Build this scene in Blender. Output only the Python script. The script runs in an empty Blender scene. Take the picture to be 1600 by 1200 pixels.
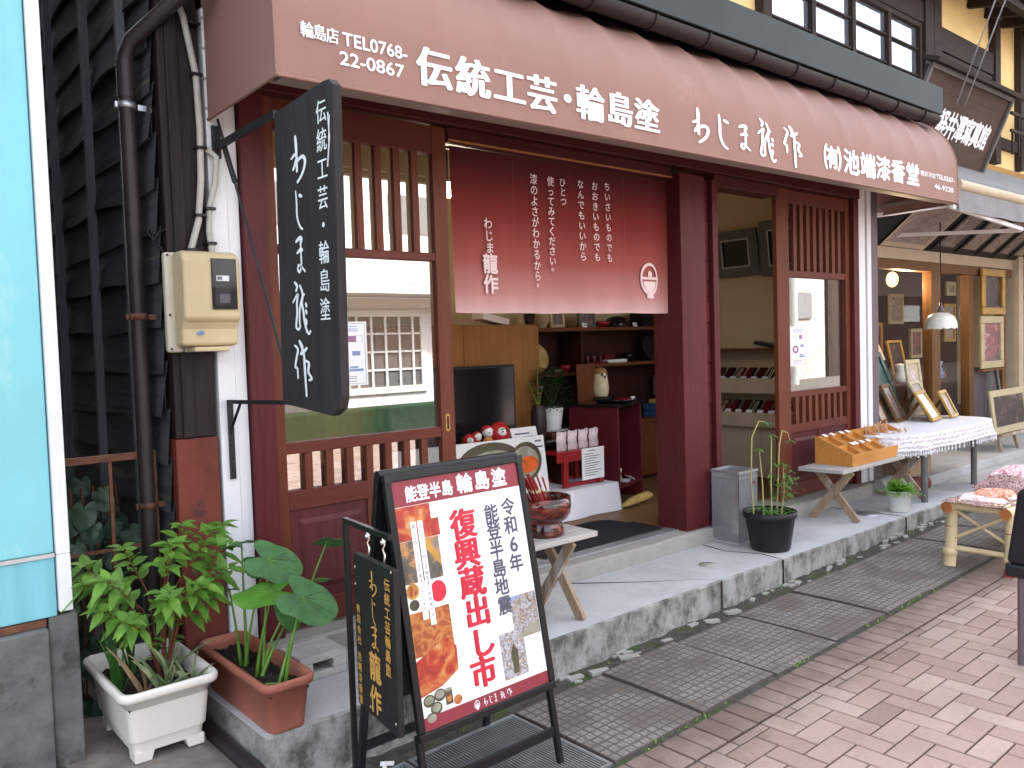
import bpy, bmesh, math, random
from mathutils import Vector, Matrix
random.seed(7)
R = math.radians
scene = bpy.context.scene
COL = scene.collection

# ------------------------------------------------------------------ camera, sky, sun, exposure
cam_d = bpy.data.cameras.new('camera')
cam = bpy.data.objects.new('camera', cam_d); COL.objects.link(cam)
scene.camera = cam
cam_d.sensor_width = 36.0; cam_d.lens = 1300/1600*36
cam_d.clip_start = 0.05; cam_d.clip_end = 300
def cam_axes(p, y, r):
    B = Matrix(((1,0,0),(0,0,-1),(0,1,0)))
    Ry = Matrix(((math.cos(y),0,math.sin(y)),(0,1,0),(-math.sin(y),0,math.cos(y))))
    Rp = Matrix(((1,0,0),(0,math.cos(p),-math.sin(p)),(0,math.sin(p),math.cos(p))))
    Rr = Matrix(((math.cos(r),-math.sin(r),0),(math.sin(r),math.cos(r),0),(0,0,1)))
    return Rr @ Rp @ Ry @ B
_m = cam_axes(0.0467624, -0.7051607, -0.0315486)
cm = Matrix((( _m[0][0], -_m[1][0], -_m[2][0], 0),( _m[0][1], -_m[1][1], -_m[2][1], 0),( _m[0][2], -_m[1][2], -_m[2][2], 1.5),(0,0,0,1)))
cam.matrix_world = cm

SUN_EL, SUN_AZ = 52.0, 28.0        # azimuth clockwise from +Y
w = bpy.data.worlds.new('World'); scene.world = w; w.use_nodes = True
nt = w.node_tree; nt.nodes.clear()
sky = nt.nodes.new('ShaderNodeTexSky'); sky.sky_type = 'NISHITA'; sky.sun_disc = False
sky.sun_elevation = R(SUN_EL); sky.sun_rotation = R(SUN_AZ); sky.air_density = 1.0; sky.dust_density = 4.0; sky.ozone_density = 1.0
hs = nt.nodes.new('ShaderNodeHueSaturation'); hs.inputs['Saturation'].default_value = 0.34
bg = nt.nodes.new('ShaderNodeBackground'); bg.inputs['Strength'].default_value = 0.15
wo = nt.nodes.new('ShaderNodeOutputWorld')
nt.links.new(sky.outputs[0], hs.inputs['Color']); nt.links.new(hs.outputs[0], bg.inputs['Color']); nt.links.new(bg.outputs[0], wo.inputs['Surface'])
sd = bpy.data.lights.new('sun', 'SUN'); sd.energy = 2.0; sd.angle = R(4); sd.color = (1.0, 0.96, 0.9)
so = bpy.data.objects.new('sun', sd); COL.objects.link(so)
_d = Vector((math.sin(R(SUN_AZ))*math.cos(R(SUN_EL)), math.cos(R(SUN_AZ))*math.cos(R(SUN_EL)), math.sin(R(SUN_EL))))
so.rotation_euler = _d.to_track_quat('Z', 'Y').to_euler(); so.location = (0, -4, 12)
vs = scene.view_settings
vs.view_transform = 'Standard'; vs.look = 'None'; vs.exposure = 2.55; vs.gamma = 1.0
vs.use_curve_mapping = False
scene.cycles.max_bounces = 10; scene.cycles.diffuse_bounces = 4; scene.cycles.glossy_bounces = 4
scene.cycles.transparent_max_bounces = 16; scene.cycles.transmission_bounces = 6
scene.cycles.caustics_reflective = False; scene.cycles.caustics_refractive = False
scene.cycles.sample_clamp_indirect = 6.0

# ------------------------------------------------------------------ mesh helpers
class MB:
    def __init__(s): s.v = []; s.f = []; s.m = []; s.s = []; s.c = []
    def add(s, vs_, fs, m=0, smooth=False, c=0.5):
        o = len(s.v); s.v += [tuple(x) for x in vs_]
        for f in fs: s.f.append(tuple(i+o for i in f)); s.m.append(m); s.s.append(smooth); s.c.append(c)
        return s
    def box(s, x0, y0, z0, x1, y1, z1, m=0, c=0.5):
        v = [(x0,y0,z0),(x1,y0,z0),(x1,y1,z0),(x0,y1,z0),(x0,y0,z1),(x1,y0,z1),(x1,y1,z1),(x0,y1,z1)]
        return s.add(v, [(0,3,2,1),(4,5,6,7),(0,1,5,4),(1,2,6,5),(2,3,7,6),(3,0,4,7)], m, c=c)
    def obox(s, ctr, size, M=None, m=0, c=0.5):
        hx, hy, hz = size[0]/2, size[1]/2, size[2]/2
        b = MB().box(-hx,-hy,-hz,hx,hy,hz)
        M = M or Matrix.Identity(3)
        return s.add([Vector(ctr)+M@Vector(p) for p in b.v], b.f, m, c=c)
    def bar(s, p, q, w_, h_, up=(0,0,1), m=0):
        p, q = Vector(p), Vector(q); d = (q-p); L = d.length; d.normalize()
        u = Vector(up); x = d.cross(u)
        if x.length < 1e-4: x = d.cross(Vector((1,0,0)))
        x.normalize(); z = x.cross(d)
        M = Matrix((x, d, z)).transposed()
        return s.obox((p+q)/2, (w_, L, h_), M, m)
    def tube(s, pts, r, n=10, m=0, cap=True, smooth=True):
        pts = [Vector(p) for p in pts]; rs = r if isinstance(r, (list, tuple)) else [r]*len(pts)
        V = []; F = []; prev = None
        for i, p in enumerate(pts):
            t = (pts[min(i+1, len(pts)-1)]-pts[max(i-1, 0)]).normalized()
            if prev is None:
                a = t.cross(Vector((0,0,1)))
                if a.length < 1e-3: a = t.cross(Vector((1,0,0)))
            else: a = prev - t*prev.dot(t)
            a.normalize(); prev = a; b = t.cross(a)
            for k in range(n):
                an = 2*math.pi*k/n; V.append(p+(a*math.cos(an)+b*math.sin(an))*rs[i])
        for i in range(len(pts)-1):
            for k in range(n):
                F.append((i*n+k, i*n+(k+1)%n, (i+1)*n+(k+1)%n, (i+1)*n+k))
        s.add(V, F, m, smooth)
        if cap:
            s.add(V[:n], [tuple(reversed(range(n)))], m); s.add(V[-n:], [tuple(range(n))], m)
        return s
    def lathe(s, prof, ctr=(0,0,0), n=32, m=0, smooth=True):
        V = []; F = []; cx, cy, cz = ctr
        for r, z in prof:
            for k in range(n):
                a = 2*math.pi*k/n; V.append((cx+r*math.cos(a), cy+r*math.sin(a), cz+z))
        for i in range(len(prof)-1):
            for k in range(n):
                F.append((i*n+k, i*n+(k+1)%n, (i+1)*n+(k+1)%n, (i+1)*n+k))
        return s.add(V, F, m, smooth)
    def prism(s, poly, fn, t, m=0):
        # poly: 2D outline; fn(u,v,w)->3D; thickness from w=0 to w=t
        n = len(poly); V = [fn(u, v, 0) for u, v in poly]+[fn(u, v, t) for u, v in poly]
        return s.add(V, [tuple(reversed(range(n))), tuple(range(n, 2*n))]+[(i, (i+1)%n, n+(i+1)%n, n+i) for i in range(n)], m)
    def grid(s, fn, nu, nv, m=0, smooth=True, c=0.5):
        V = [fn(i/nu, j/nv) for j in range(nv+1) for i in range(nu+1)]
        F = [(j*(nu+1)+i, j*(nu+1)+i+1, (j+1)*(nu+1)+i+1, (j+1)*(nu+1)+i) for j in range(nv) for i in range(nu)]
        return s.add(V, F, m, smooth, c)
    def ell(s, ctr, r, n=14, k=8, m=0):
        rx, ry, rz = r if isinstance(r, (tuple, list)) else (r, r, r)
        V = []; F = []
        for j in range(k+1):
            th = math.pi*j/k
            for i in range(n):
                a = 2*math.pi*i/n
                V.append((ctr[0]+rx*math.sin(th)*math.cos(a), ctr[1]+ry*math.sin(th)*math.sin(a), ctr[2]-rz*math.cos(th)))
        for j in range(k):
            for i in range(n): F.append((j*n+i, j*n+(i+1)%n, (j+1)*n+(i+1)%n, (j+1)*n+i))
        return s.add(V, F, m, True)
    def merge(s, o, fn=None, m=None):
        vs_ = o.v if fn is None else [fn(*p) for p in o.v]
        b = len(s.v); s.v += [tuple(p) for p in vs_]
        s.f += [tuple(i+b for i in f) for f in o.f]; s.m += (o.m if m is None else [m]*len(o.f)); s.s += o.s; s.c += o.c
        return s

def link_mesh(name, mb, mats, bevel=0, seg=2, tint=False, xf=None):
    me = bpy.data.meshes.new(name)
    vs_ = mb.v if xf is None else [tuple(xf @ Vector(p)) for p in mb.v]
    me.from_pydata(vs_, [], mb.f)
    mats = mats if isinstance(mats, (list, tuple)) else [mats]
    for m in mats: me.materials.append(m)
    me.polygons.foreach_set('material_index', mb.m); me.polygons.foreach_set('use_smooth', mb.s)
    if tint:
        a = me.attributes.new('tint', 'FLOAT', 'FACE'); a.data.foreach_set('value', mb.c)
    me.update()
    o = bpy.data.objects.new(name, me); COL.objects.link(o)
    if bevel:
        b = o.modifiers.new('bevel', 'BEVEL'); b.width = bevel; b.segments = seg; b.limit_method = 'ANGLE'; b.angle_limit = R(40)
    return o

class Thing:
    def __init__(s, name, label, cat, loc=(0,0,0), rz=0, group=None):
        o = bpy.data.objects.new(name, None); COL.objects.link(o)
        o.empty_display_size = 0.1
        o.location = loc; o.rotation_euler = (0,0,rz); o['label'] = label; o['category'] = cat
        if group: o['group'] = group
        s.o = o; s.inv = (Matrix.Translation(Vector(loc)) @ Matrix.Rotation(rz, 4, 'Z')).inverted()
    def part(s, name, mb, mats, parent=None, world=True, bevel=0, label=None, seg=2, tint=False):
        o = link_mesh(name, mb, mats, bevel, seg, tint, s.inv if world else None)
        o.parent = parent or s.o
        if label: o['label'] = label
        return o

def solo(name, label, cat, mb, mats, loc=(0,0,0), group=None, bevel=0, world=True, tint=False):
    """a thing that is one mesh; its origin at loc"""
    o = link_mesh(name, mb, mats, bevel, tint=tint, xf=Matrix.Translation(-Vector(loc)) if world else None)
    o.location = loc; o['label'] = label; o['category'] = cat
    if group: o['group'] = group
    return o
def struct(name, mb, mats, kind='structure', tint=False, bevel=0):
    o = link_mesh(name, mb, mats, bevel, tint=tint); o['kind'] = kind; return o
def copy_thing(root, loc, rz, label, group=None):
    r = root.copy(); COL.objects.link(r); r.location = loc; r.rotation_euler = (0,0,rz); r['label'] = label
    if group: r['group'] = group
    for ch in list(root.children):
        c = ch.copy(); COL.objects.link(c); c.parent = r
        for g in list(ch.children):
            d = g.copy(); COL.objects.link(d); d.parent = c
    return r

# ------------------------------------------------------------------ materials
def _new(name):
    m = bpy.data.materials.new(name); m.use_nodes = True; t = m.node_tree; t.nodes.clear()
    o = t.nodes.new('ShaderNodeOutputMaterial'); b = t.nodes.new('ShaderNodeBsdfPrincipled')
    t.links.new(b.outputs[0], o.inputs['Surface']); return m, t, b
def N(t, typ, **kw):
    n = t.nodes.new(typ)
    for k, v in kw.items():
        if k in n.inputs: n.inputs[k].default_value = v
        else: setattr(n, k, v)
    return n
def ramp(t, fac, stops):
    r = t.nodes.new('ShaderNodeValToRGB'); e = r.color_ramp.elements
    while len(e) < len(stops): e.new(0.5)
    for el, (p, c) in zip(e, stops): el.position = p; el.color = (c[0], c[1], c[2], 1)
    t.links.new(fac, r.inputs['Fac']); return r.outputs['Color']
def coords(t, scale=(1,1,1), kind='Object'):
    tc = t.nodes.new('ShaderNodeTexCoord'); mp = t.nodes.new('ShaderNodeMapping'); mp.inputs['Scale'].default_value = scale
    t.links.new(tc.outputs[kind], mp.inputs['Vector']); return mp.outputs['Vector']
def bump(t, b, h, st, dist=0.01):
    n = N(t, 'ShaderNodeBump', Strength=st, Distance=dist); t.links.new(h, n.inputs['Height']); t.links.new(n.outputs[0], b.inputs['Normal'])
def mixc(t, fac, a, c, mode='MIX'):
    n = t.nodes.new('ShaderNodeMix'); n.data_type = 'RGBA'; n.blend_type = mode
    for i, v in ((6, a), (7, c)):
        if isinstance(v, tuple): n.inputs[i].default_value = (*v, 1)
        else: t.links.new(v, n.inputs[i])
    if isinstance(fac, (int, float)): n.inputs[0].default_value = fac
    else: t.links.new(fac, n.inputs[0])
    return n.outputs[2]
def dim(c, k): return tuple(min(1, x*k) for x in c)

def mat(name, c, rough=0.6, metal=0.0, var=0.18, vs_=5.0, bs=60.0, bst=0.15, spots=None, spec=0.3, scale=(1,1,1)):
    """painted / plain surface: large soft variation, fine grain bump, optional worn spots (colour, threshold, scale)"""
    m, t, b = _new(name); v = coords(t, scale)
    n1 = N(t, 'ShaderNodeTexNoise', Scale=vs_, Detail=6.0, Roughness=0.6); t.links.new(v, n1.inputs['Vector'])
    col = ramp(t, n1.outputs['Fac'], [(0.3, dim(c, 1-var)), (0.7, dim(c, 1+var))])
    if spots:
        sc, th, ss = spots
        n2 = N(t, 'ShaderNodeTexNoise', Scale=ss, Detail=8.0, Roughness=0.65); t.links.new(v, n2.inputs['Vector'])
        f = ramp(t, n2.outputs['Fac'], [(th, (0,0,0)), (min(1, th+0.08), (1,1,1))])
        col = mixc(t, f, col, sc)
    if isinstance(col, tuple): b.inputs['Base Color'].default_value = (*col, 1)
    else: t.links.new(col, b.inputs['Base Color'])
    b.inputs['Roughness'].default_value = rough; b.inputs['Metallic'].default_value = metal; b.inputs['Specular IOR Level'].default_value = spec
    if bst:
        n3 = N(t, 'ShaderNodeTexNoise', Scale=bs, Detail=4.0); t.links.new(v, n3.inputs['Vector']); bump(t, b, n3.outputs['Fac'], bst, 0.004)
    return m
def wood(name, c1, c2, axis='z', rough=0.5, scale=9.0, bst=0.2, spots=None):
    m, t, b = _new(name)
    sc = {'x': (0.06,1,1), 'y': (1,0.06,1), 'z': (1,1,0.06)}[axis]
    v = coords(t, sc)
    n = N(t, 'ShaderNodeTexNoise', Scale=scale*4, Detail=8.0, Roughness=0.65, Distortion=0.6); t.links.new(v, n.inputs['Vector'])
    col = ramp(t, n.outputs['Fac'], [(0.3, c1), (0.55, c2), (0.75, dim(c1, 1.15))])
    v2 = coords(t); n2 = N(t, 'ShaderNodeTexNoise', Scale=2.2, Detail=5.0); t.links.new(v2, n2.inputs['Vector'])
    col = mixc(t, 0.5, col, ramp(t, n2.outputs['Fac'], [(0.3, (0.55,0.55,0.55)), (0.7, (1.0,1.0,1.0))]), 'MULTIPLY')
    if spots:
        scol, th, ss = spots
        n4 = N(t, 'ShaderNodeTexNoise', Scale=ss, Detail=8.0, Roughness=0.7); t.links.new(v, n4.inputs['Vector'])
        col = mixc(t, ramp(t, n4.outputs['Fac'], [(th, (0,0,0)), (th+0.06, (1,1,1))]), col, scol)
    t.links.new(col, b.inputs['Base Color']); b.inputs['Roughness'].default_value = max(rough, 0.5); b.inputs['Specular IOR Level'].default_value = 0.22
    bump(t, b, n.outputs['Fac'], bst, 0.003); return m
def glass(name, base=0.06, k=0.9, tint=(1,1,1)):
    m = bpy.data.materials.new(name); m.use_nodes = True; t = m.node_tree; t.nodes.clear()
    o = t.nodes.new('ShaderNodeOutputMaterial'); mx = t.nodes.new('ShaderNodeMixShader')
    tr = t.nodes.new('ShaderNodeBsdfTransparent'); tr.inputs[0].default_value = (*tint, 1)
    gl = t.nodes.new('ShaderNodeBsdfGlossy'); gl.inputs['Roughness'].default_value = 0.004; gl.inputs['Color'].default_value = (1,1,1,1)
    fr = N(t, 'ShaderNodeFresnel', IOR=1.5)
    ma = t.nodes.new('ShaderNodeMath'); ma.operation = 'MULTIPLY_ADD'; ma.inputs[1].default_value = k; ma.inputs[2].default_value = base
    t.links.new(fr.outputs[0], ma.inputs[0]); t.links.new(ma.outputs[0], mx.inputs[0])
    t.links.new(tr.outputs[0], mx.inputs[1]); t.links.new(gl.outputs[0], mx.inputs[2]); t.links.new(mx.outputs[0], o.inputs['Surface'])
    return m
def emit(name, c, s):
    m = bpy.data.materials.new(name); m.use_nodes = True; t = m.node_tree; t.nodes.clear()
    o = t.nodes.new('ShaderNodeOutputMaterial'); e = t.nodes.new('ShaderNodeEmission')
    e.inputs[0].default_value = (*c, 1); e.inputs[1].default_value = s; t.links.new(e.outputs[0], o.inputs['Surface']); return m
def leafmat(name, c, rough=0.4, trans=0.25):
    m, t, b = _new(name); v = coords(t)
    n = N(t, 'ShaderNodeTexNoise', Scale=14.0, Detail=3.0); t.links.new(v, n.inputs['Vector'])
    col = ramp(t, n.outputs['Fac'], [(0.3, dim(c, 0.6)), (0.52, c), (0.72, (c[0]*1.6, c[1]*1.3, c[2]*1.2))])
    t.links.new(col, b.inputs['Base Color']); b.inputs['Roughness'].default_value = rough
    tl = t.nodes.new('ShaderNodeBsdfTranslucent'); t.links.new(col, tl.inputs[0]); mx = t.nodes.new('ShaderNodeMixShader'); mx.inputs[0].default_value = trans
    o = [x for x in t.nodes if x.type == 'OUTPUT_MATERIAL'][0]
    t.links.new(b.outputs[0], mx.inputs[1]); t.links.new(tl.outputs[0], mx.inputs[2]); t.links.new(mx.outputs[0], o.inputs['Surface'])
    return m
def photo(name, stops, scale=9.0, dist=1.5):
    """a printed picture: blotches of the print's own colours"""
    m, t, b = _new(name); v = coords(t)
    n = N(t, 'ShaderNodeTexNoise', Scale=scale, Detail=4.0, Distortion=dist); t.links.new(v, n.inputs['Vector'])
    t.links.new(ramp(t, n.outputs['Fac'], stops), b.inputs['Base Color']); b.inputs['Roughness'].default_value = 0.35; return m

# base colours are real-world albedos
M = {}
M['maroon'] = wood('maroon_stained_wood', (0.075,0.010,0.013), (0.105,0.017,0.020), 'z', 0.45, 10, 0.15)
M['maroonx'] = wood('maroon_stained_wood_rails', (0.055,0.009,0.012), (0.08,0.014,0.017), 'x', 0.45, 10, 0.15)
M['doorwood'] = wood('red_brown_door_wood', (0.11,0.026,0.016), (0.155,0.04,0.021), 'z', 0.42, 9, 0.15)
M['doorwoodx'] = wood('red_brown_door_rail_wood', (0.10,0.022,0.017), (0.14,0.032,0.021), 'x', 0.42, 9, 0.15)
M['panel'] = wood('maroon_door_panel_wood', (0.085,0.017,0.021), (0.12,0.027,0.03), 'z', 0.42, 8, 0.15)
M['orangewood'] = wood('orange_varnished_wood', (0.32,0.135,0.035), (0.40,0.18,0.052), 'z', 0.35, 7, 0.1)
M['traywood'] = wood('orange_pine_tray_wood', (0.48,0.2,0.045), (0.6,0.27,0.07), 'x', 0.4, 6, 0.12)
M['darkwood'] = wood('dark_brown_shelf_wood', (0.03,0.010,0.007), (0.055,0.018,0.011), 'x', 0.35, 7, 0.1)
M['cabwood'] = wood('red_brown_cabinet_wood', (0.12,0.036,0.014), (0.17,0.056,0.02), 'z', 0.35, 7, 0.1)
M['floorwood'] = wood('brown_floorboards', (0.16,0.085,0.04), (0.24,0.13,0.06), 'x', 0.3, 6, 0.1)
M['greywood'] = wood('weathered_plank_wood', (0.38,0.35,0.33), (0.5,0.47,0.45), 'x', 0.75, 7, 0.35)
M['legwood'] = wood('aged_trestle_wood', (0.27,0.17,0.1), (0.42,0.31,0.22), 'z', 0.7, 7, 0.3, spots=((0.5,0.46,0.42), 0.55, 5.0))
M['clap'] = wood('blackened_weatherboard', (0.045,0.047,0.052), (0.095,0.098,0.107), 'y', 0.8, 6, 0.6, spots=((0.2,0.18,0.14), 0.6, 7.0))
M['batten'] = wood('dark_grey_batten_wood', (0.095,0.105,0.118), (0.155,0.17,0.185), 'z', 0.75, 8, 0.4)
M['blackpost'] = wood('charred_corner_post_wood', (0.012,0.008,0.009), (0.028,0.017,0.018), 'z', 0.6, 9, 0.7, spots=((0.15,0.09,0.09), 0.66, 7.0))
M['rustpost'] = mat('rust_red_paint', (0.15,0.033,0.022), 0.65, 0, 0.3, 5, 50, 0.3, spots=((0.05,0.02,0.018), 0.6, 4.0))
M['white'] = mat('white_painted_metal', (0.72,0.72,0.74), 0.45, 0, 0.05, 3, 80, 0.05, spots=((0.5,0.49,0.46), 0.68, 6.0))
M['whitetrim'] = mat('white_corner_trim_paint', (0.74,0.75,0.77), 0.5, 0, 0.05, 3, 60, 0.1, spots=((0.5,0.45,0.42), 0.7, 9.0))
M['cyan'] = mat('cyan_painted_board', (0.23,0.57,0.63), 0.65, 0, 0.09, 2.5, 25, 0.12, spots=((0.36,0.65,0.68), 0.58, 3.0), spec=0.2, scale=(1,1,0.5))
M['cyan2'] = mat('streaked_cyan_board', (0.2,0.5,0.57), 0.65, 0, 0.16, 4, 25, 0.12, spots=((0.34,0.54,0.57), 0.6, 6.0), spec=0.2, scale=(3,3,0.25))
M['stone'] = mat('grey_foundation_stone', (0.135,0.135,0.13), 0.85, 0, 0.35, 9, 45, 0.9, spots=((0.07,0.065,0.058), 0.55, 6.0))
M['stone2'] = mat('rough_stone_slab', (0.2,0.18,0.155), 0.85, 0, 0.35, 7, 30, 1.0, spots=((0.22,0.13,0.08), 0.6, 5.0))
M['awning'] = mat('brown_awning_canvas', (0.262,0.140,0.112), 0.6, 0, 0.06, 2.0, 260, 0.12, spots=((0.30,0.17,0.14), 0.62, 2.5), spec=0.35)
M['awninside'] = mat('grey_brown_awning_frame', (0.25,0.2,0.18), 0.5, 0, 0.1, 3, 50, 0.1)
M['lettering'] = mat('white_lettering_paint', (0.82,0.82,0.84), 0.5, 0, 0.02, 3, 60, 0)
M['pinkletter'] = mat('pale_pink_dye', (0.72,0.55,0.53), 0.8, 0, 0.05, 4, 60, 0)
M['gold'] = mat('gold_leaf_lettering', (0.62,0.33,0.08), 0.6, 0.0, 0.3, 30, 60, 0.1)
M['blackboard'] = wood('black_lacquered_board', (0.024,0.020,0.0205), (0.038,0.033,0.034), 'z', 0.75, 8, 0.2)
M['oldblack'] = mat('worn_black_board_paint', (0.014,0.014,0.014), 0.5, 0, 0.3, 8, 60, 0.2, spots=((0.2,0.16,0.13), 0.74, 16.0))
M['blackmetal'] = mat('black_powder_coated_metal', (0.013,0.013,0.014), 0.28, 0.2, 0.15, 5, 200, 0.03)
M['darkiron'] = mat('dark_iron', (0.035,0.035,0.037), 0.5, 0.6, 0.25, 8, 80, 0.2, spots=((0.10,0.05,0.03), 0.66, 12.0))
M['rust'] = mat('rusted_steel', (0.15,0.065,0.04), 0.8, 0.2, 0.4, 14, 90, 0.5, spots=((0.05,0.025,0.02), 0.55, 10.0))
M['steel'] = mat('galvanised_steel', (0.5,0.52,0.55), 0.42, 0.85, 0.15, 10, 100, 0.1)
M['chrome'] = mat('bright_steel', (0.75,0.75,0.75), 0.15, 1.0, 0.05, 6, 60, 0)
M['gutter'] = mat('dark_brown_gutter_metal', (0.016,0.010,0.010), 0.45, 0.0, 0.2, 4, 60, 0.1)
M['pipe'] = mat('dark_brown_drainpipe', (0.03,0.024,0.025), 0.42, 0.1, 0.2, 6, 60, 0.1)
M['fascia'] = mat('dark_green_roof_metal', (0.024,0.032,0.031), 0.55, 0.0, 0.18, 3, 60, 0.08, spots=((0.036,0.043,0.04), 0.66, 5.0))
M['meter'] = mat('beige_meter_plastic', (0.56,0.45,0.27), 0.42, 0, 0.06, 4, 120, 0.04)
M['meterplate'] = mat('pale_meter_backplate', (0.58,0.53,0.42), 0.5, 0, 0.08, 5, 80, 0.05)
M['conduit'] = mat('grey_cable_sheath', (0.42,0.4,0.36), 0.5, 0, 0.15, 8, 60, 0.1)
M['whiteplastic'] = mat('white_planter_plastic', (0.74,0.7,0.64), 0.45, 0, 0.05, 4, 90, 0.05, spots=((0.5,0.45,0.42), 0.72, 9.0))
M['terracotta'] = mat('terracotta_planter_plastic', (0.34,0.115,0.08), 0.55, 0, 0.14, 5, 90, 0.08, spots=((0.4,0.2,0.16), 0.6, 6.0))
M['blackplastic'] = mat('black_pot_plastic', (0.014,0.015,0.018), 0.45, 0, 0.2, 5, 90, 0.1, spots=((0.05,0.05,0.05), 0.7, 9.0))
M['soil'] = mat('dark_potting_soil', (0.028,0.02,0.016), 0.95, 0, 0.5, 40, 90, 1.0, spots=((0.06,0.08,0.03), 0.6, 30.0))
M['concblock'] = mat('light_concrete_block', (0.5,0.49,0.465), 0.9, 0, 0.15, 12, 120, 0.7, spots=((0.36,0.35,0.33), 0.6, 20.0))
M['paper'] = mat('white_paper', (0.8,0.8,0.81), 0.6, 0, 0.02, 3, 60, 0)
M['ink'] = mat('dark_grey_ink', (0.12,0.11,0.14), 0.7, 0, 0.05, 3, 60, 0)
M['inkblue'] = mat('slate_ink', (0.085,0.085,0.12), 0.5, 0, 0.05, 3, 60, 0)
M['inkred'] = mat('crimson_print', (0.55,0.025,0.05), 0.4, 0, 0.05, 3, 60, 0)
M['bandred'] = mat('dark_red_poster_band', (0.24,0.035,0.05), 0.35, 0, 0.04, 3, 60, 0)
M['purple'] = mat('purple_print', (0.3,0.16,0.28), 0.6, 0, 0.2, 30, 60, 0)
M['blueprint'] = mat('blue_print', (0.22,0.28,0.48), 0.6, 0, 0.2, 30, 60, 0)
M['cream'] = mat('cream_plaster', (0.60,0.48,0.29), 0.85, 0, 0.06, 3, 70, 0.2)
M['yellowplaster'] = mat('yellow_ochre_plaster', (0.78,0.56,0.25), 0.85, 0, 0.07, 3, 70, 0.25)
M['timber'] = wood('dark_brown_timber', (0.025,0.016,0.013), (0.045,0.03,0.024), 'x', 0.7, 8, 0.4)
M['brownframe'] = wood('brown_window_frame_wood', (0.12,0.053,0.02), (0.18,0.085,0.03), 'z', 0.5, 8, 0.15)
M['beam'] = mat('cream_painted_beam', (0.5,0.41,0.3), 0.6, 0, 0.1, 5, 60, 0.1)
M['slate'] = mat('grey_slate_canopy', (0.22,0.215,0.22), 0.7, 0, 0.15, 8, 60, 0.2)
M['glass'] = glass('door_glass', 0.27, 2.2, (0.72,0.75,0.78))
M['skyglass'] = glass('upper_window_glass', 0.28, 1.6, (0.6,0.62,0.66))
M['studioglass'] = glass('studio_window_glass', 0.0, 0.55)
M['black'] = mat('matt_black', (0.008,0.008,0.008), 0.6, 0, 0.1, 4, 60, 0)
M['screen'] = mat('black_glossy_screen', (0.012,0.012,0.014), 0.12, 0, 0.1, 4, 60, 0, spec=0.6)
M['redlacquer'] = mat('red_lacquer', (0.27,0.015,0.02), 0.22, 0, 0.12, 4, 60, 0.02)
M['darklacquer'] = mat('dark_red_lacquer', (0.10,0.012,0.018), 0.22, 0, 0.15, 4, 60, 0.02)
M['blacklacquer'] = mat('black_lacquer', (0.01,0.009,0.009), 0.12, 0, 0.1, 4, 60, 0)
M['whitecloth'] = mat('white_cotton_cloth', (0.74,0.74,0.8), 0.85, 0, 0.04, 4, 300, 0.2)
M['whitecer'] = mat('white_glazed_ceramic', (0.72,0.73,0.72), 0.3, 0, 0.04, 4, 60, 0.02)
M['mat'] = mat('black_rubber_mat', (0.013,0.013,0.016), 0.9, 0, 0.2, 6, 250, 0.5)
M['plasticbag'] = mat('pink_white_sachet', (0.6,0.5,0.5), 0.2, 0, 0.3, 25, 60, 0.4, spots=((0.3,0.25,0.45), 0.62, 20.0))
M['yellowpaper'] = mat('yellow_wrapping_paper', (0.5,0.36,0.12), 0.5, 0, 0.3, 14, 40, 0.6)
M['bluebox'] = mat('blue_printed_carton', (0.03,0.09,0.22), 0.4, 0, 0.3, 30, 60, 0, spots=((0.4,0.42,0.45), 0.62, 30.0))
M['bamboo'] = wood('pale_bamboo', (0.68,0.52,0.28), (0.76,0.62,0.38), 'z', 0.4, 6, 0.1)
M['bambooend'] = mat('brown_bamboo_end', (0.36,0.13,0.04), 0.6, 0, 0.25, 12, 60, 0.3)
M['cushion'] = mat('black_vinyl_cushion', (0.018,0.018,0.022), 0.32, 0, 0.15, 4, 160, 0.15)
M['hidepink'] = mat('grey_mauve_leg_paint', (0.13,0.10,0.115), 0.4, 0.1, 0.1, 4, 60, 0)
M['goldframe'] = mat('gilt_picture_frame', (0.44,0.26,0.06), 0.38, 0.4, 0.2, 14, 80, 0.2)
M['paleframe'] = mat('pale_gilt_frame', (0.5,0.43,0.27), 0.45, 0.2, 0.15, 14, 80, 0.2)
M['greyframe'] = mat('grey_wood_frame', (0.13,0.125,0.12), 0.5, 0, 0.2, 8, 60, 0.1)
M['greenframe'] = mat('dark_green_frame', (0.03,0.075,0.06), 0.35, 0, 0.2, 8, 60, 0.1)
M['darkframe'] = mat('dark_brown_frame', (0.02,0.014,0.012), 0.4, 0, 0.2, 8, 60, 0.1)
M['matboard'] = mat('cream_mount_board', (0.5,0.42,0.33), 0.8, 0, 0.1, 6, 60, 0)
M['lampglass'] = mat('white_lamp_glass', (0.78,0.79,0.74), 0.25, 0, 0.06, 20, 60, 0)
M['daruma'] = mat('red_papier_mache', (0.4,0.02,0.025), 0.35, 0, 0.15, 12, 60, 0.05)
M['vase'] = mat('dark_vase_glaze', (0.03,0.02,0.022), 0.4, 0, 0.3, 9, 60, 0.1)
M['owl'] = mat('cream_owl_glaze', (0.6,0.53,0.36), 0.4, 0, 0.1, 20, 60, 0.05)
M['owlcap'] = mat('brown_owl_glaze', (0.26,0.15,0.06), 0.4, 0, 0.1, 20, 60, 0.05)
M['steelmesh'] = mat('grey_perforated_steel', (0.42,0.43,0.47), 0.5, 0.5, 0.08, 8, 60, 0.05)
M['stem'] = leafmat('green_stem', (0.12,0.26,0.03), 0.4, 0.15)
M['redstem'] = mat('reddish_stem', (0.2,0.06,0.03), 0.6, 0, 0.3, 20, 60, 0.2)
M['shrubleaf'] = leafmat('bright_shrub_leaf', (0.15,0.33,0.045), 0.55, 0.35)
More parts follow.
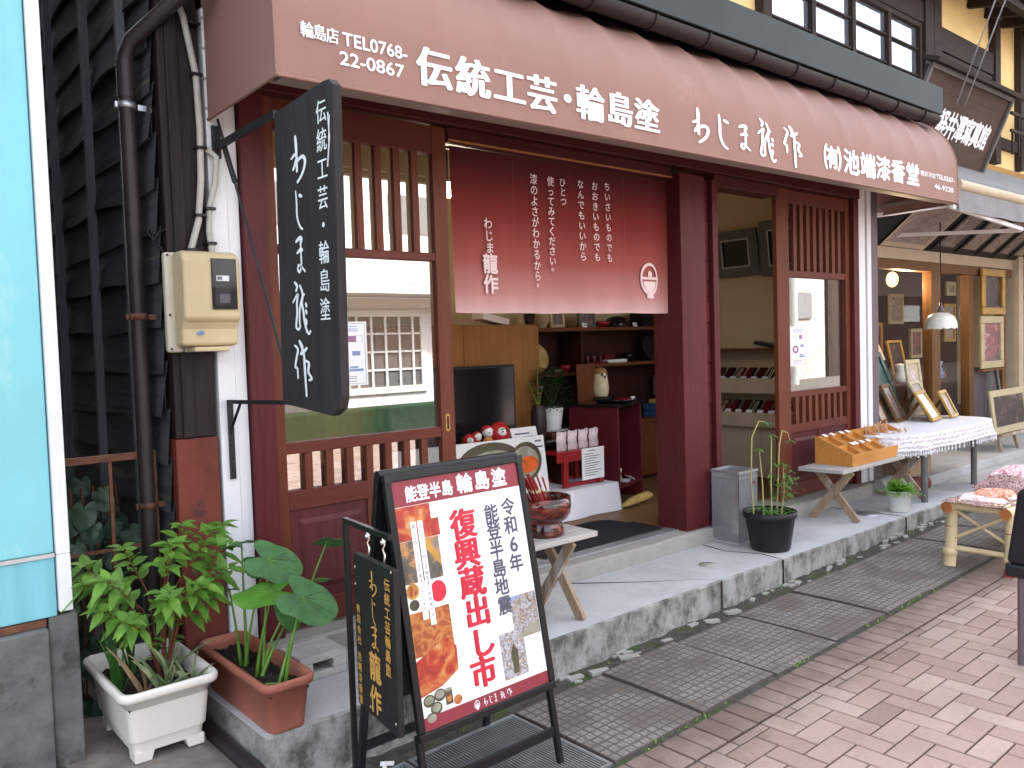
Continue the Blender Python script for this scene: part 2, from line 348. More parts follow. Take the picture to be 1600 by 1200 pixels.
M['taroleaf'] = leafmat('deep_green_taro_leaf', (0.05,0.16,0.04), 0.5, 0.2)
M['tarobright'] = leafmat('bright_taro_leaf', (0.1,0.3,0.03), 0.38, 0.4)
M['aloe'] = leafmat('grey_green_aloe', (0.22,0.28,0.14), 0.5, 0.1)
M['dryaloe'] = leafmat('dry_brown_aloe', (0.26,0.17,0.1), 0.6, 0.1)
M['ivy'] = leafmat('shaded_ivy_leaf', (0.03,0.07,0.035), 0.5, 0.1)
M['grassblade'] = leafmat('green_blade', (0.06,0.2,0.03), 0.45, 0.25)
M['fern'] = leafmat('light_green_fern', (0.22,0.46,0.05), 0.45, 0.35)
M['balsam'] = leafmat('balsam_leaf', (0.11,0.25,0.06), 0.45, 0.3)
M['stalk'] = mat('yellow_green_stalk', (0.34,0.32,0.12), 0.5, 0, 0.2, 12, 60, 0.1)
M['hedge'] = mat('dark_hedge_green', (0.012,0.04,0.016), 0.9, 0, 0.4, 12, 40, 0.8)
M['darkplant'] = leafmat('dark_indoor_leaf', (0.03,0.085,0.02), 0.5, 0.15)

def concrete(name, c, stain, face=False):
    m, t, b = _new(name); v = coords(t)
    n1 = N(t, 'ShaderNodeTexNoise', Scale=2.2, Detail=8.0, Roughness=0.65); t.links.new(v, n1.inputs['Vector'])
    n2 = N(t, 'ShaderNodeTexNoise', Scale=55.0, Detail=5.0, Roughness=0.7); t.links.new(v, n2.inputs['Vector'])
    col = ramp(t, n1.outputs['Fac'], [(0.3, dim(c, 0.78)), (0.5, c), (0.7, dim(c, 1.12))])
    col = mixc(t, 0.3, col, ramp(t, n2.outputs['Fac'], [(0.3, (0.6,0.6,0.6)), (0.7, (1.0,1.0,1.0))]), 'MULTIPLY')
    n3 = N(t, 'ShaderNodeTexNoise', Scale=4.0 if face else 1.6, Detail=10.0, Roughness=0.75); t.links.new(coords(t, (1.6,1,1.1) if face else (1,1,1)), n3.inputs['Vector'])
    th = 0.485 if face else 0.64
    col = mixc(t, ramp(t, n3.outputs['Fac'], [(th-(0.05 if face else 0), (0,0,0)), (th+(0.13 if face else 0.2), (0.85,)*3 if face else (0.5,)*3)]), col, stain)
    t.links.new(col, b.inputs['Base Color']); b.inputs['Roughness'].default_value = 0.88; b.inputs['Specular IOR Level'].default_value = 0.3
    ad = t.nodes.new('ShaderNodeMath'); ad.operation = 'ADD'; t.links.new(n2.outputs['Fac'], ad.inputs[0]); t.links.new(n3.outputs['Fac'], ad.inputs[1])
    bump(t, b, ad.outputs[0], 0.5 if face else 0.2, 0.012); return m
M['walk'] = concrete('pale_concrete_walk', (0.52,0.525,0.54), (0.26,0.26,0.255))
M['walkface'] = concrete('stained_concrete_edge', (0.39,0.385,0.365), (0.05,0.05,0.036), True)
M['sill'] = concrete('grey_door_sill_stone', (0.36,0.345,0.32), (0.2,0.19,0.175))
M['studiofloor'] = concrete('studio_forecourt_concrete', (0.45,0.45,0.45), (0.26,0.26,0.26))
def mrange(t, v, a, b_):
    n = N(t, 'ShaderNodeMapRange'); n.inputs['From Min'].default_value = a; n.inputs['From Max'].default_value = b_; t.links.new(v, n.inputs['Value']); return n.outputs[0]
def brickmat():
    m, t, b = _new('pink_paving_brick'); v = coords(t)
    a = t.nodes.new('ShaderNodeAttribute'); a.attribute_name = 'tint'
    col = ramp(t, a.outputs['Fac'], [(0.0, (0.17,0.11,0.09)), (0.25, (0.335,0.24,0.205)), (0.7, (0.385,0.287,0.25)), (1.0, (0.42,0.325,0.288))])
    n = N(t, 'ShaderNodeTexNoise', Scale=60.0, Detail=6.0, Roughness=0.7); t.links.new(v, n.inputs['Vector'])
    n2 = N(t, 'ShaderNodeTexNoise', Scale=3.0, Detail=6.0); t.links.new(v, n2.inputs['Vector'])
    col = mixc(t, 0.35, col, ramp(t, n.outputs['Fac'], [(0.3, (0.55,0.55,0.55)), (0.65, (1,1,1))]), 'MULTIPLY')
    col = mixc(t, 0.5, col, ramp(t, n2.outputs['Fac'], [(0.35, (0.78,0.76,0.75)), (0.6, (1,1,1))]), 'MULTIPLY')
    # street dirt gathered on the course beside the gutter, broken by noise
    sp = t.nodes.new('ShaderNodeSeparateXYZ'); t.links.new(v, sp.inputs[0])
    n4 = N(t, 'ShaderNodeTexNoise', Scale=7.0, Detail=8.0, Roughness=0.7); t.links.new(v, n4.inputs['Vector'])
    ma = t.nodes.new('ShaderNodeMath'); ma.operation = 'MULTIPLY_ADD'; ma.inputs[1].default_value = 0.55; t.links.new(n4.outputs['Fac'], ma.inputs[0]); t.links.new(sp.outputs['Y'], ma.inputs[2])
    col = mixc(t, ramp(t, mrange(t, ma.outputs[0], 1.98, 2.34), [(0.0, (0,0,0)), (1.0, (0.85,)*3)]), col, (0.095,0.075,0.06))
    t.links.new(col, b.inputs['Base Color']); b.inputs['Roughness'].default_value = 0.85; b.inputs['Specular IOR Level'].default_value = 0.3
    bump(t, b, n.outputs['Fac'], 0.25, 0.004); return m
M['brick'] = brickmat()
M['moss'] = mat('mossy_grit', (0.06,0.055,0.045), 0.95, 0, 0.5, 30, 90, 1.0, spots=((0.045,0.07,0.02), 0.54, 9.0))
M['ground'] = mat('dark_joint_sand', (0.10,0.09,0.08), 0.95, 0, 0.3, 8, 60, 0.5)
def wafflemat():
    m, t, b = _new('waffle_concrete'); v = coords(t)
    br = t.nodes.new('ShaderNodeTexBrick'); br.offset = 0.0; br.squash = 1.0
    for k, x in (('Scale', 1.0), ('Mortar Size', 0.0045), ('Mortar Smooth', 0.4), ('Brick Width', 0.043), ('Row Height', 0.043)): br.inputs[k].default_value = x
    t.links.new(v, br.inputs['Vector'])
    n = N(t, 'ShaderNodeTexNoise', Scale=70.0, Detail=6.0, Roughness=0.7); t.links.new(v, n.inputs['Vector'])
    n2 = N(t, 'ShaderNodeTexNoise', Scale=3.5, Detail=6.0, Roughness=0.6)
    tc = t.nodes.new('ShaderNodeNewGeometry'); t.links.new(tc.outputs['Position'], n2.inputs['Vector'])
    stone = ramp(t, n.outputs['Fac'], [(0.3, (0.10,0.09,0.083)), (0.55, (0.22,0.202,0.19)), (0.75, (0.37,0.35,0.33))])
    worn = mixc(t, ramp(t, n2.outputs['Fac'], [(0.42, (0,0,0)), (0.58, (1,1,1))]), (0.12,0.10,0.088), (0.065,0.057,0.05))
    col = mixc(t, br.outputs['Fac'], stone, worn)
    col = mixc(t, ramp(t, n2.outputs['Fac'], [(0.46, (0.0,)*3), (0.58, (0.85,)*3)]), col, (0.13,0.105,0.09))
    t.links.new(col, b.inputs['Base Color']); b.inputs['Roughness'].default_value = 0.9; b.inputs['Specular IOR Level'].default_value = 0.25
    inv = t.nodes.new('ShaderNodeMath'); inv.operation = 'SUBTRACT'; inv.inputs[0].default_value = 1.0; t.links.new(br.outputs['Fac'], inv.inputs[1])
    bump(t, b, inv.outputs[0], 0.8, 0.006); return m
M['waffle'] = wafflemat()
def norenmat():
    m, t, b = _new('dyed_maroon_curtain_cloth')
    tc = t.nodes.new('ShaderNodeTexCoord'); sp = t.nodes.new('ShaderNodeSeparateXYZ'); t.links.new(tc.outputs['Object'], sp.inputs[0])
    mr = N(t, 'ShaderNodeMapRange'); mr.inputs['From Min'].default_value = 0.0; mr.inputs['From Max'].default_value = 0.86; t.links.new(sp.outputs['Z'], mr.inputs['Value'])
    v = coords(t, (1,1,0.3)); n = N(t, 'ShaderNodeTexNoise', Scale=5.0, Detail=6.0); t.links.new(v, n.inputs['Vector'])
    col = ramp(t, mr.outputs[0], [(0.0, (0.56,0.35,0.33)), (0.12, (0.42,0.19,0.175)), (0.33, (0.29,0.072,0.06)), (0.6, (0.18,0.025,0.022)), (1.0, (0.06,0.010,0.011))])
    col = mixc(t, 0.3, col, ramp(t, n.outputs['Fac'], [(0.3, (0.7,0.7,0.7)), (0.7, (1,1,1))]), 'MULTIPLY')
    t.links.new(col, b.inputs['Base Color']); b.inputs['Roughness'].default_value = 0.9; b.inputs['Specular IOR Level'].default_value = 0.2
    n2 = N(t, 'ShaderNodeTexNoise', Scale=400.0, Detail=2.0); t.links.new(v, n2.inputs['Vector']); bump(t, b, n2.outputs['Fac'], 0.25, 0.002); return m
M['noren'] = norenmat()
def lacemat():
    m, t, b = _new('white_lace_tablecloth'); v = coords(t)
    sp = t.nodes.new('ShaderNodeSeparateXYZ'); t.links.new(v, sp.inputs[0])
    wv = t.nodes.new('ShaderNodeTexWave'); wv.bands_direction = 'Z'; wv.inputs['Scale'].default_value = 9.0; wv.inputs['Distortion'].default_value = 4.5; wv.inputs['Detail'].default_value = 3.0; wv.inputs['Detail Scale'].default_value = 3.0
    t.links.new(v, wv.inputs['Vector'])
    vo = N(t, 'ShaderNodeTexVoronoi', Scale=32.0); t.links.new(v, vo.inputs['Vector'])
    f = ramp(t, wv.outputs['Fac'], [(0.45, (0,0,0)), (0.75, (1,1,1))])
    col = mixc(t, f, (0.72,0.72,0.76), ramp(t, vo.outputs['Distance'], [(0.2, (0.72,0.70,0.72)), (0.5, (0.5,0.43,0.47))]))
    t.links.new(col, b.inputs['Base Color']); b.inputs['Roughness'].default_value = 0.9; bump(t, b, vo.outputs['Distance'], 0.3, 0.004); return m
M['lace'] = lacemat()
def patmat(name, c1, c2, scale):
    m, t, b = _new(name); v = coords(t, (1,2.2,2.2))
    vo = N(t, 'ShaderNodeTexNoise', Scale=scale, Detail=3.0, Distortion=2.5); t.links.new(v, vo.inputs['Vector'])
    t.links.new(ramp(t, vo.outputs['Fac'], [(0.44, c1), (0.5, c2), (0.56, c1), (0.62, c2)]), b.inputs['Base Color']); b.inputs['Roughness'].default_value = 0.9; return m
M['clothpink'] = patmat('white_and_pink_print_cloth', (0.78,0.74,0.75), (0.45,0.03,0.08), 12)
M['clothmaroon'] = patmat('maroon_print_cloth', (0.10,0.012,0.025), (0.55,0.42,0.38), 26)
M['clothorange'] = patmat('orange_print_cloth', (0.62,0.2,0.09), (0.72,0.55,0.48), 9)
M['clothwhite'] = patmat('white_print_cloth', (0.78,0.75,0.76), (0.7,0.35,0.36), 10)
def bowlmat():
    m, t, b = _new('mottled_red_lacquer'); v = coords(t, (1,1,3))
    n = N(t, 'ShaderNodeTexNoise', Scale=9.0, Detail=5.0, Distortion=1.0); t.links.new(v, n.inputs['Vector'])
    t.links.new(ramp(t, n.outputs['Fac'], [(0.35, (0.012,0.006,0.006)), (0.5, (0.06,0.010,0.008)), (0.62, (0.22,0.03,0.014)), (0.75, (0.03,0.007,0.007))]), b.inputs['Base Color'])
    b.inputs['Roughness'].default_value = 0.14; b.inputs['Coat Weight'].default_value = 0.4; b.inputs['Coat Roughness'].default_value = 0.05; return m
M['bowl'] = bowlmat()
M['ph_red'] = photo('red_lacquerware_print', [(0.25,(0.22,0.012,0.01)),(0.45,(0.38,0.03,0.015)),(0.6,(0.5,0.16,0.04)),(0.75,(0.55,0.38,0.2))], 12)
M['ph_orange'] = photo('orange_lacquerware_print', [(0.25,(0.14,0.02,0.01)),(0.45,(0.34,0.08,0.02)),(0.6,(0.5,0.2,0.05)),(0.75,(0.28,0.04,0.02))], 14, 3)
M['ph_dark'] = photo('dark_lacquerware_print', [(0.3,(0.03,0.03,0.03)),(0.5,(0.12,0.1,0.08)),(0.6,(0.5,0.22,0.06)),(0.7,(0.2,0.16,0.12))], 10)
M['ph_rubble'] = photo('collapsed_house_print', [(0.3,(0.07,0.06,0.06)),(0.42,(0.28,0.2,0.15)),(0.52,(0.4,0.41,0.45)),(0.6,(0.14,0.12,0.12)),(0.72,(0.5,0.36,0.25))], 34, 2)
M['ph_rubble2'] = photo('wreckage_print', [(0.3,(0.1,0.1,0.12)),(0.45,(0.5,0.5,0.54)),(0.55,(0.12,0.11,0.11)),(0.65,(0.5,0.33,0.22))], 40, 2)
M['ph_fish'] = mat('red_goldfish_print', (0.6,0.11,0.02), 0.4, 0, 0.35, 30, 60, 0)
M['ph_olive'] = mat('olive_bowl_print', (0.085,0.075,0.045), 0.35, 0, 0.35, 9, 60, 0)
M['ph_paleolive'] = mat('pale_olive_print', (0.3,0.29,0.22), 0.35, 0, 0.35, 12, 60, 0)
M['ph_port'] = photo('dark_portrait_print', [(0.3,(0.012,0.01,0.012)),(0.55,(0.05,0.03,0.03)),(0.65,(0.2,0.1,0.08)),(0.8,(0.5,0.35,0.3))], 8)
M['ph_wed'] = photo('family_portrait_print', [(0.3,(0.02,0.05,0.08)),(0.45,(0.2,0.12,0.12)),(0.55,(0.35,0.06,0.06)),(0.7,(0.55,0.45,0.45))], 11)
M['ph_sepia'] = photo('sepia_photo_print', [(0.3,(0.12,0.09,0.08)),(0.5,(0.32,0.25,0.22)),(0.6,(0.42,0.34,0.3)),(0.75,(0.18,0.13,0.12))], 22)
M['ph_grey'] = photo('grey_photo_print', [(0.3,(0.07,0.06,0.06)),(0.5,(0.22,0.17,0.16)),(0.65,(0.36,0.3,0.28))], 14)

# ------------------------------------------------------------------ lettering
_G = {}
def glyph(s_, off=0.0):
    k = (s_, off)
    if k not in _G:
        c = bpy.data.curves.new('lettering', 'FONT'); c.body = s_; c.size = 1; c.offset = off; c.resolution_u = 4
        o = bpy.data.objects.new('lettering', c); COL.objects.link(o)
        me = o.evaluated_get(bpy.context.evaluated_depsgraph_get()).to_mesh()
        _G[k] = ([(v.co.x, v.co.y) for v in me.vertices], [tuple(p.vertices) for p in me.polygons])
        bpy.data.objects.remove(o); bpy.data.curves.remove(c)
    return _G[k]
def put(mb, s_, u0, v0, u1, v1, fn, off=0.0, smear=0.0, em=True, m=0, skew=0.0):
    """one character in its em square, or (em=False) a whole string fitted by its outline"""
    V, F = glyph(s_, 0.0)
    if not V: return
    if em: x0, x1, y0, y1 = 0.0, 1.0, -0.12, 0.88
    else:
        x0 = min(v[0] for v in V); x1 = max(v[0] for v in V); y0 = min(v[1] for v in V); y1 = max(v[1] for v in V)
    kx, ky = (u1-u0)/(x1-x0), (v1-v0)/(y1-y0)
    ds = [(0.0, 0.0)] if not smear else [(-smear, 0), (-smear/3, 0), (smear/3, 0), (smear, 0)]
    if off: ds = [(a+q, b+r) for a, b in ds for q, r in ((-off, 0), (off, 0), (0, -off), (0, off))]
    for i, (d, e) in enumerate(ds):
        mb.add([fn(u0+(x-x0+d)*kx, v0+(y-y0+e)*ky+skew*(x-x0), 0.00015*i) for x, y in V], F, m)
def vert(mb, s_, u, v_top, v_bot, size, fn, hscale=1.0, off=0.0, smear=0.0, m=0, du=0.0):
    n = len(s_); step = (v_top-v_bot)/n
    for i, ch in enumerate(s_):
        cv = v_top-(i+0.5)*step; cu = u+du*i/max(1, n-1)
        if ch in '。、っ': put(mb, ch, cu-size/2+size*0.25*(ch != 'っ'), cv-size*hscale/2+size*0.4*(ch != 'っ'), cu+size/2+size*0.25*(ch != 'っ'), cv+size*hscale/2+size*0.4*(ch != 'っ'), fn, off, smear, m=m)
        else: put(mb, ch, cu-size/2, cv-size*hscale/2, cu+size/2, cv+size*hscale/2, fn, off, smear, m=m)
BRUSH = {
 'わ': [([(232,140),(238,230),(238,330),(238,455)],34), ([(170,325),(222,300),(238,332),(190,430)],28), ([(190,430),(250,368),(320,345),(352,385),(338,450),(295,512),(245,555)],33)],
 'じ': [([(500,235),(508,350),(505,460),(525,540),(562,598),(592,615)],29), ([(560,283),(602,302)],34)],
 'ま': [([(732,372),(790,348),(815,362),(796,402)],32), ([(745,466),(800,440),(822,452)],28), ([(802,362),(802,470),(800,570),(772,622),(745,600),(762,566),(812,592),(850,625)],24)],
 '龍': [([(985,285),(1015,322),(1000,362)],28), ([(955,462),(1000,410),(1022,400),(1005,470),(1004,560),(988,640),(984,690),(1008,712),(1034,690),(1030,630),(1042,520),(1072,440),(1105,405)],25), ([(1055,320),(1087,400),(1072,480),(1088,560),(1098,650),(1125,735),(1150,757),(1168,735)],27), ([(1125,488),(1132,515)],27), ([(1124,548),(1132,574)],27), ([(1122,625),(1130,660),(1112,700)],20)],
 '作': [([(1275,405),(1310,440),(1290,510),(1270,590),(1294,605),(1298,685)],24), ([(1335,370),(1365,430),(1358,480)],32), ([(1345,478),(1390,455),(1418,432)],30), ([(1385,470),(1388,600),(1391,700),(1396,838)],27), ([(1402,538),(1440,560),(1428,622),(1442,655),(1466,690),(1438,702)],26)],
}
def brush(mb, ch, u0, v0, u1, v1, fn, wk=1.0, m=0):
    S = BRUSH[ch]
    xs = [p[0]+d for st, w_ in S for p in st for d in (-w_/2, w_/2)]; ys = [p[1]+d for st, w_ in S for p in st for d in (-w_/2, w_/2)]
    x0, x1, y0, y1 = min(xs), max(xs), min(ys), max(ys); kx, ky = (u1-u0)/(x1-x0), (v1-v0)/(y1-y0)
    k = 0
    for st, w_ in S:
        P = [Vector(st[0])]+[Vector(p) for p in st]+[Vector(st[-1])]; C = []
        for i in range(1, len(P)-2):
            for j in range(7):
                t = j/7; a, b, c, d = P[i-1], P[i], P[i+1], P[i+2]
                C.append(0.5*((2*b)+(c-a)*t+(2*a-5*b+4*c-d)*t*t+(3*b-a-3*c+d)*t**3))
        C.append(P[-1]); n = len(C); L = []; Rr = []
        for i, p in enumerate(C):
            t = C[min(i+1, n-1)]-C[max(i-1, 0)]
            if t.length < 1e-6: t = Vector((0, 1))
            t.normalize(); nn = Vector((-t.y, t.x)); s = i/(n-1)
            ww = w_*wk/2*(0.72+0.4*math.sin(min(1, s*3)*math.pi/2)-0.32*s)
            L.append(p+nn*ww); Rr.append(p-nn*ww)
        f3 = lambda p, z: fn(u0+(p.x-x0)*kx, v1-(p.y-y0)*ky, z)
        z = 0.00018*k; k += 1
        mb.add([f3(p, z) for p in L]+[f3(p, z) for p in Rr], [(i, i+1, n+i+1, n+i) for i in range(n-1)], m)
        for c, w2 in ((C[0], (L[0]-Rr[0]).length/2), (C[-1], (L[-1]-Rr[-1]).length/2)):
            z = 0.00018*k; k += 1
            mb.add([f3(c+Vector((math.cos(a*math.pi/6), math.sin(a*math.pi/6)))*w2, z) for a in range(12)], [tuple(range(12))], m)
def emblem(mb, u0, v0, u1, v1, fn, m=0):
    """lidded bowl mark: egg ring, bar, knob, bowl, foot"""
    cu, cv, a, b = (u0+u1)/2, (v0+v1)/2, (u1-u0)/2, (v1-v0)/2
    n = 40; o_, i_ = [], []
    def egg(t, k): return (cu+a*k*math.sin(t), cv+b*(0.07+0.9*k*math.cos(t)*(1.0)))
    for k in range(n):
        t = 2*math.pi*k/n; o_.append(egg(t, 1.0)); i_.append(egg(t, 0.82))
    mb.add([fn(*p, 0) for p in o_]+[fn(*p, 0) for p in i_], [(k, (k+1) % n, n+(k+1) % n, n+k) for k in range(n)], m)
    q = lambda x0, y0, x1, y1, w: mb.add([fn(cu+a*x0, cv+b*y0, w), fn(cu+a*x1, cv+b*y0, w), fn(cu+a*x1, cv+b*y1, w), fn(cu+a*x0, cv+b*y1, w)], [(0, 1, 2, 3)], m)
    q(-0.9, 0.05, 0.9, 0.19, 0.0003); q(-0.35, -1.0, 0.35, -0.8, 0.0003)
    mb.add([fn(cu+a*0.2*math.cos(k*math.pi/8), cv+b*(0.38+0.14*math.sin(k*math.pi/8)), 0.0003) for k in range(16)], [tuple(range(16))], m)
    q(-0.2, 0.19, 0.2, 0.36, 0.0005)
    mb.add([fn(cu+a*0.68*math.cos(math.pi+k*math.pi/12), cv+b*(-0.06+0.6*math.sin(math.pi+k*math.pi/12)), 0.0003) for k in range(13)], [tuple(range(13))], m)

# ------------------------------------------------------------------ the ground
def zr(x): return -0.03+0.0225*(x-2.5)
g = MB(); g.grid(lambda u, v: (-60+140*u, -60+120*v, zr(max(-10, min(16, -60+140*u)))-0.03), 140, 60); struct('ground', g, M['ground'])
# herringbone brick paving, one sheet of laid bricks
def bricks():
    mb = MB(); a, b_, gp = 0.2, 0.1, 0.0035
    def brick(x0, y0, x1, y1):
        if x1 < 0.3 or x0 > 13 or y1 < -5 or y0 > 1.84: return
        y1 = min(y1, 1.845)
        if y1-y0 < 0.02: return
        t = random.random()**1.2*0.75+0.2
        if random.random() < 0.06: t *= 0.3
        h = 0.002*random.random(); e = 0.003
        x0 += gp; x1 -= gp; y0 += gp; y1 -= gp
        z = lambda x, d: zr(x)+h+d
        V = [(x0,y0,z(x0,-0.03)),(x1,y0,z(x1,-0.03)),(x1,y1,z(x1,-0.03)),(x0,y1,z(x0,-0.03)),
             (x0,y0,z(x0,-e)),(x1,y0,z(x1,-e)),(x1,y1,z(x1,-e)),(x0,y1,z(x0,-e)),
             (x0+e,y0+e,z(x0,0)),(x1-e,y0+e,z(x1,0)),(x1-e,y1-e,z(x1,0)),(x0+e,y1-e,z(x0,0))]
        mb.add(V, [(0,1,5,4),(1,2,6,5),(2,3,7,6),(3,0,4,7),(4,5,9,8),(5,6,10,9),(6,7,11,10),(7,4,8,11),(8,9,10,11)], c=t)
    for j in range(-52, 22):
        for k in range(-20, 48):
            x = j*b_+k*2*b_+(0); 
            # herringbone: unit cell stepping diagonally
            bx = (j + 4*k)*b_; by = j*b_
            brick(bx, by, bx+a, by+b_)
            brick(bx+a, by-b_, bx+a+b_, by+b_)
    x = 0.3
    while x < 13:      # header course along the gutter, long side across it
        t = random.random()*0.5+0.28
        if random.random() < 0.15: t *= 0.25
        y0, y1 = 1.855, 2.02; gp2 = 0.004; e = 0.003; x1 = x+0.1
        h = 0.002*random.random(); z = lambda xx, d: zr(xx)+h+d
        a0, a1 = x+gp2, x1-gp2
        V = [(a0,y0,z(a0,-0.03)),(a1,y0,z(a1,-0.03)),(a1,y1,z(a1,-0.03)),(a0,y1,z(a0,-0.03)),(a0,y0,z(a0,-e)),(a1,y0,z(a1,-e)),(a1,y1,z(a1,-e)),(a0,y1,z(a0,-e)),
             (a0+e,y0+e,z(a0,0)),(a1-e,y0+e,z(a1,0)),(a1-e,y1-e,z(a1,0)),(a0+e,y1-e,z(a0,0))]
        mb.add(V, [(0,1,5,4),(1,2,6,5),(2,3,7,6),(3,0,4,7),(4,5,9,8),(5,6,10,9),(6,7,11,10),(7,4,8,11),(8,9,10,11)], c=t)
        x += 0.1
    return mb
struct('brick_pavement', bricks(), M['brick'], tint=True)
# mossy gutter strip under and beside the covers
g = MB(); g.grid(lambda u, v: (-2+16*u, 2.02+0.74*v, zr(-2+16*u)-0.008+(0.012*random.random() if v > 0.84 else 0.004*random.random())), 320, 26); struct('gutter_strip', g, M['moss'])
# the row of covers over the gutter
gx0 = 2.185; pitch = 0.532
cov = MB()
def cover_mb(tilt=0.0):
    mb = MB(); L, Wd = pitch-0.014, 0.565
    mb.grid(lambda u, v: (L*u, Wd*v, tilt*math.sin(v*3)), 6, 6)
    mb.box(0, 0, -0.04, L, Wd, -0.002); return mb
first = None
words = ['first','second','third','fourth','fifth','sixth','seventh','eighth','ninth','tenth']
for i in range(10):
    x = gx0+i*pitch
    lab = 'waffle patterned concrete gutter cover, %s to the right of the metal gratings' % words[i]
    if first is None:
        first = solo('gutter_cover', lab, 'gutter cover', cover_mb(0.004), M['waffle'], world=False, group='concrete covers along the gutter', bevel=0.003)
        o = first
    else:
        o = first.copy(); COL.objects.link(o); o['label'] = lab
    o.location = (x, 2.05+0.006*math.sin(i*2.3), zr(x)+0.004+0.004*(i % 3 == 1)); o.rotation_euler = (0.006*math.sin(i*1.7), -math.atan(0.0225)+0.004*math.sin(i), 0.006*math.sin(i*3.1))
def grating(x, lab):
    t = Thing('metal_grating', lab, 'drain grating', (x, 2.05, zr(x)), 0, 'metal gratings over the gutter')
    L, Wd = pitch-0.014, 0.565; f = MB(); b = MB(); c = MB(); k = MB()
    for (a0, b0, a1, b1) in ((0,0,L,0.012),(0,Wd-0.012,L,Wd),(0,0.013,0.012,Wd-0.013),(L-0.012,0.013,L,Wd-0.013)): f.box(a0,b0,-0.03,a1,b1,0.003)
    n = 40
    for i in range(1, n): x_ = L*i/n; b.box(x_-0.0024, 0.0135, -0.025, x_+0.0024, Wd-0.0135, 0.001)
    for i in range(1, 5): y_ = Wd*i/5; c.box(0.0135, y_-0.003, -0.012, L-0.0135, y_+0.003, -0.002)
    k.box(0.014,0.014,-0.06,L-0.014,Wd-0.014,-0.05)
    t.part('grating_frame', f, M['steel'], world=False); t.part('grating_bars', b, M['steel'], world=False); t.part('cross_bar', c, M['steel'], world=False); t.part('drain_shadow_pan', k, M['soil'], world=False)
    t.o.rotation_euler = (0, -math.atan(0.0225), 0)
grating(gx0-pitch, 'steel bar grating under the right foot of the framed poster board')
grating(gx0-2*pitch, 'steel bar grating under the left foot of the framed poster board')
grating(gx0-3*pitch, 'steel bar grating farthest left, near the stone slab')
# raised concrete walk in front of the shop
ZW = 0.16
def walk():
    mb = MB(); x0, x1, y0, y1 = 1.15, 7.25, 2.735, 3.36
    def top(u, v):
        x = x0+(x1-x0)*u; y = y0+0.012+(y1-y0)*v
        return (x, y, ZW+0.003*math.sin(x*2.1)*math.sin(y*5))
    mb.grid(top, 60, 8, 0)
    def face(u, v):
        x = x0+(x1-x0)*u; r = 0.004*math.sin(x*17)+0.004*math.sin(x*41+v*3)
        if v > 0.85: return (x, y0+0.012*(v > 0.95)+r*(v < 0.95)*0.5, ZW-0.006*(v < 0.95)+0.003*math.sin(x*2.1)*math.sin((y0+0.012)*5)*(v > 0.95))
        return (x, y0+r, -0.25+(ZW+0.24)*v/0.85)
    mb.grid(face, 420, 7, 1, smooth=False)
    mb.add([(x0,y0,-0.25),(x0,y1,-0.25),(x0,y1,ZW),(x0,y0,ZW)], [(0,3,2,1)], 1)
    mb.add([(x1,y0,-0.25),(x1,y1,-0.25),(x1,y1,ZW),(x1,y0,ZW)], [(0,1,2,3)], 1)
    return mb
struct('raised_walk', walk(), [M['walk'], M['walkface']])
cr = MB()
for pts in ([(3.80,2.745),(3.72,2.85),(3.5,3.02),(3.2,3.3)], [(4.42,2.745),(4.45,2.9),(4.36,3.1),(4.4,3.32)], [(2.1,2.75),(2.15,3.3)], [(6.05,2.75),(6.02,3.3)]):
    for p, q in zip(pts[:-1], pts[1:]): cr.bar((p[0],p[1],ZW-0.001), (q[0],q[1],ZW-0.001), 0.005, 0.008)
    cr.bar((pts[0][0], 2.7305, 0.0), (pts[0][0], 2.7305, ZW), 0.007, 0.006)
struct('walk_cracks', cr, M['soil'])
struct('alley_ground', MB().grid(lambda u, v: (0.6+0.6*u, 2.77+4*v, 0.0+0.01*math.sin(u*20)*math.sin(v*60)), 12, 40), M['moss'])
struct('studio_forecourt', MB().box(7.27, 3.25, -0.2, 15, 5.2, 0.2).box(7.27, 2.75, -0.2, 15, 3.24, 0.12), M['studiofloor'], bevel=0.01)
for x, y, r, lab in ((4.02, 2.98, 0.055, 'small round metal lid set in the walk near the wooden threshold'), (5.98, 2.98, 0.085, 'round pale lid in the walk beneath the trestle bench')):
    solo('manhole_cover', lab, 'drain lid', MB().lathe([(0, 0.006),(r*0.8, 0.006),(r*0.82, 0.004),(r, 0.005),(r, -0.01)], (x, y, ZW+0.001), 28), M['steel'] if r > 0.06 else M['sill'], (x, y, ZW), 'round lids in the walk')
# kerb chips: loose mortar lumps in the gutter
ch = MB()
for k in range(60):
    x = random.uniform(2.0, 7.4); y = random.uniform(2.64, 2.73); s = random.uniform(0.006, 0.03)
    if random.random() < 0.35: s *= 1.6
    ch.obox((x, y, zr(x)+0.002), (s*2.4, s, s*0.5), Matrix.Rotation(random.uniform(-0.5, 0.5), 3, 'Z'))
struct('gutter_grit', ch, M['sill'], 'stuff')
def weeds():
    mb = MB()
    for k in range(420):
        x = random.uniform(1.5, 8.0); y = random.choice([random.gauss(2.035, 0.008), random.gauss(2.70, 0.03), random.gauss(2.035, 0.01)])
        if math.sin(x*3.1)+math.sin(x*7.7) < -0.1: continue
        h = random.uniform(0.006, 0.022); a = random.uniform(0, 6.28); dx, dy = math.cos(a)*0.006, math.sin(a)*0.006
        mb.add([(x-dy*.5,y+dx*.5,zr(x)), (x+dy*.5,y-dx*.5,zr(x)), (x+dx*2,y+dy*2,zr(x)+h)], [(0,1,2)])
    return mb
struct('moss_tufts', weeds(), M['fern'], 'stuff')

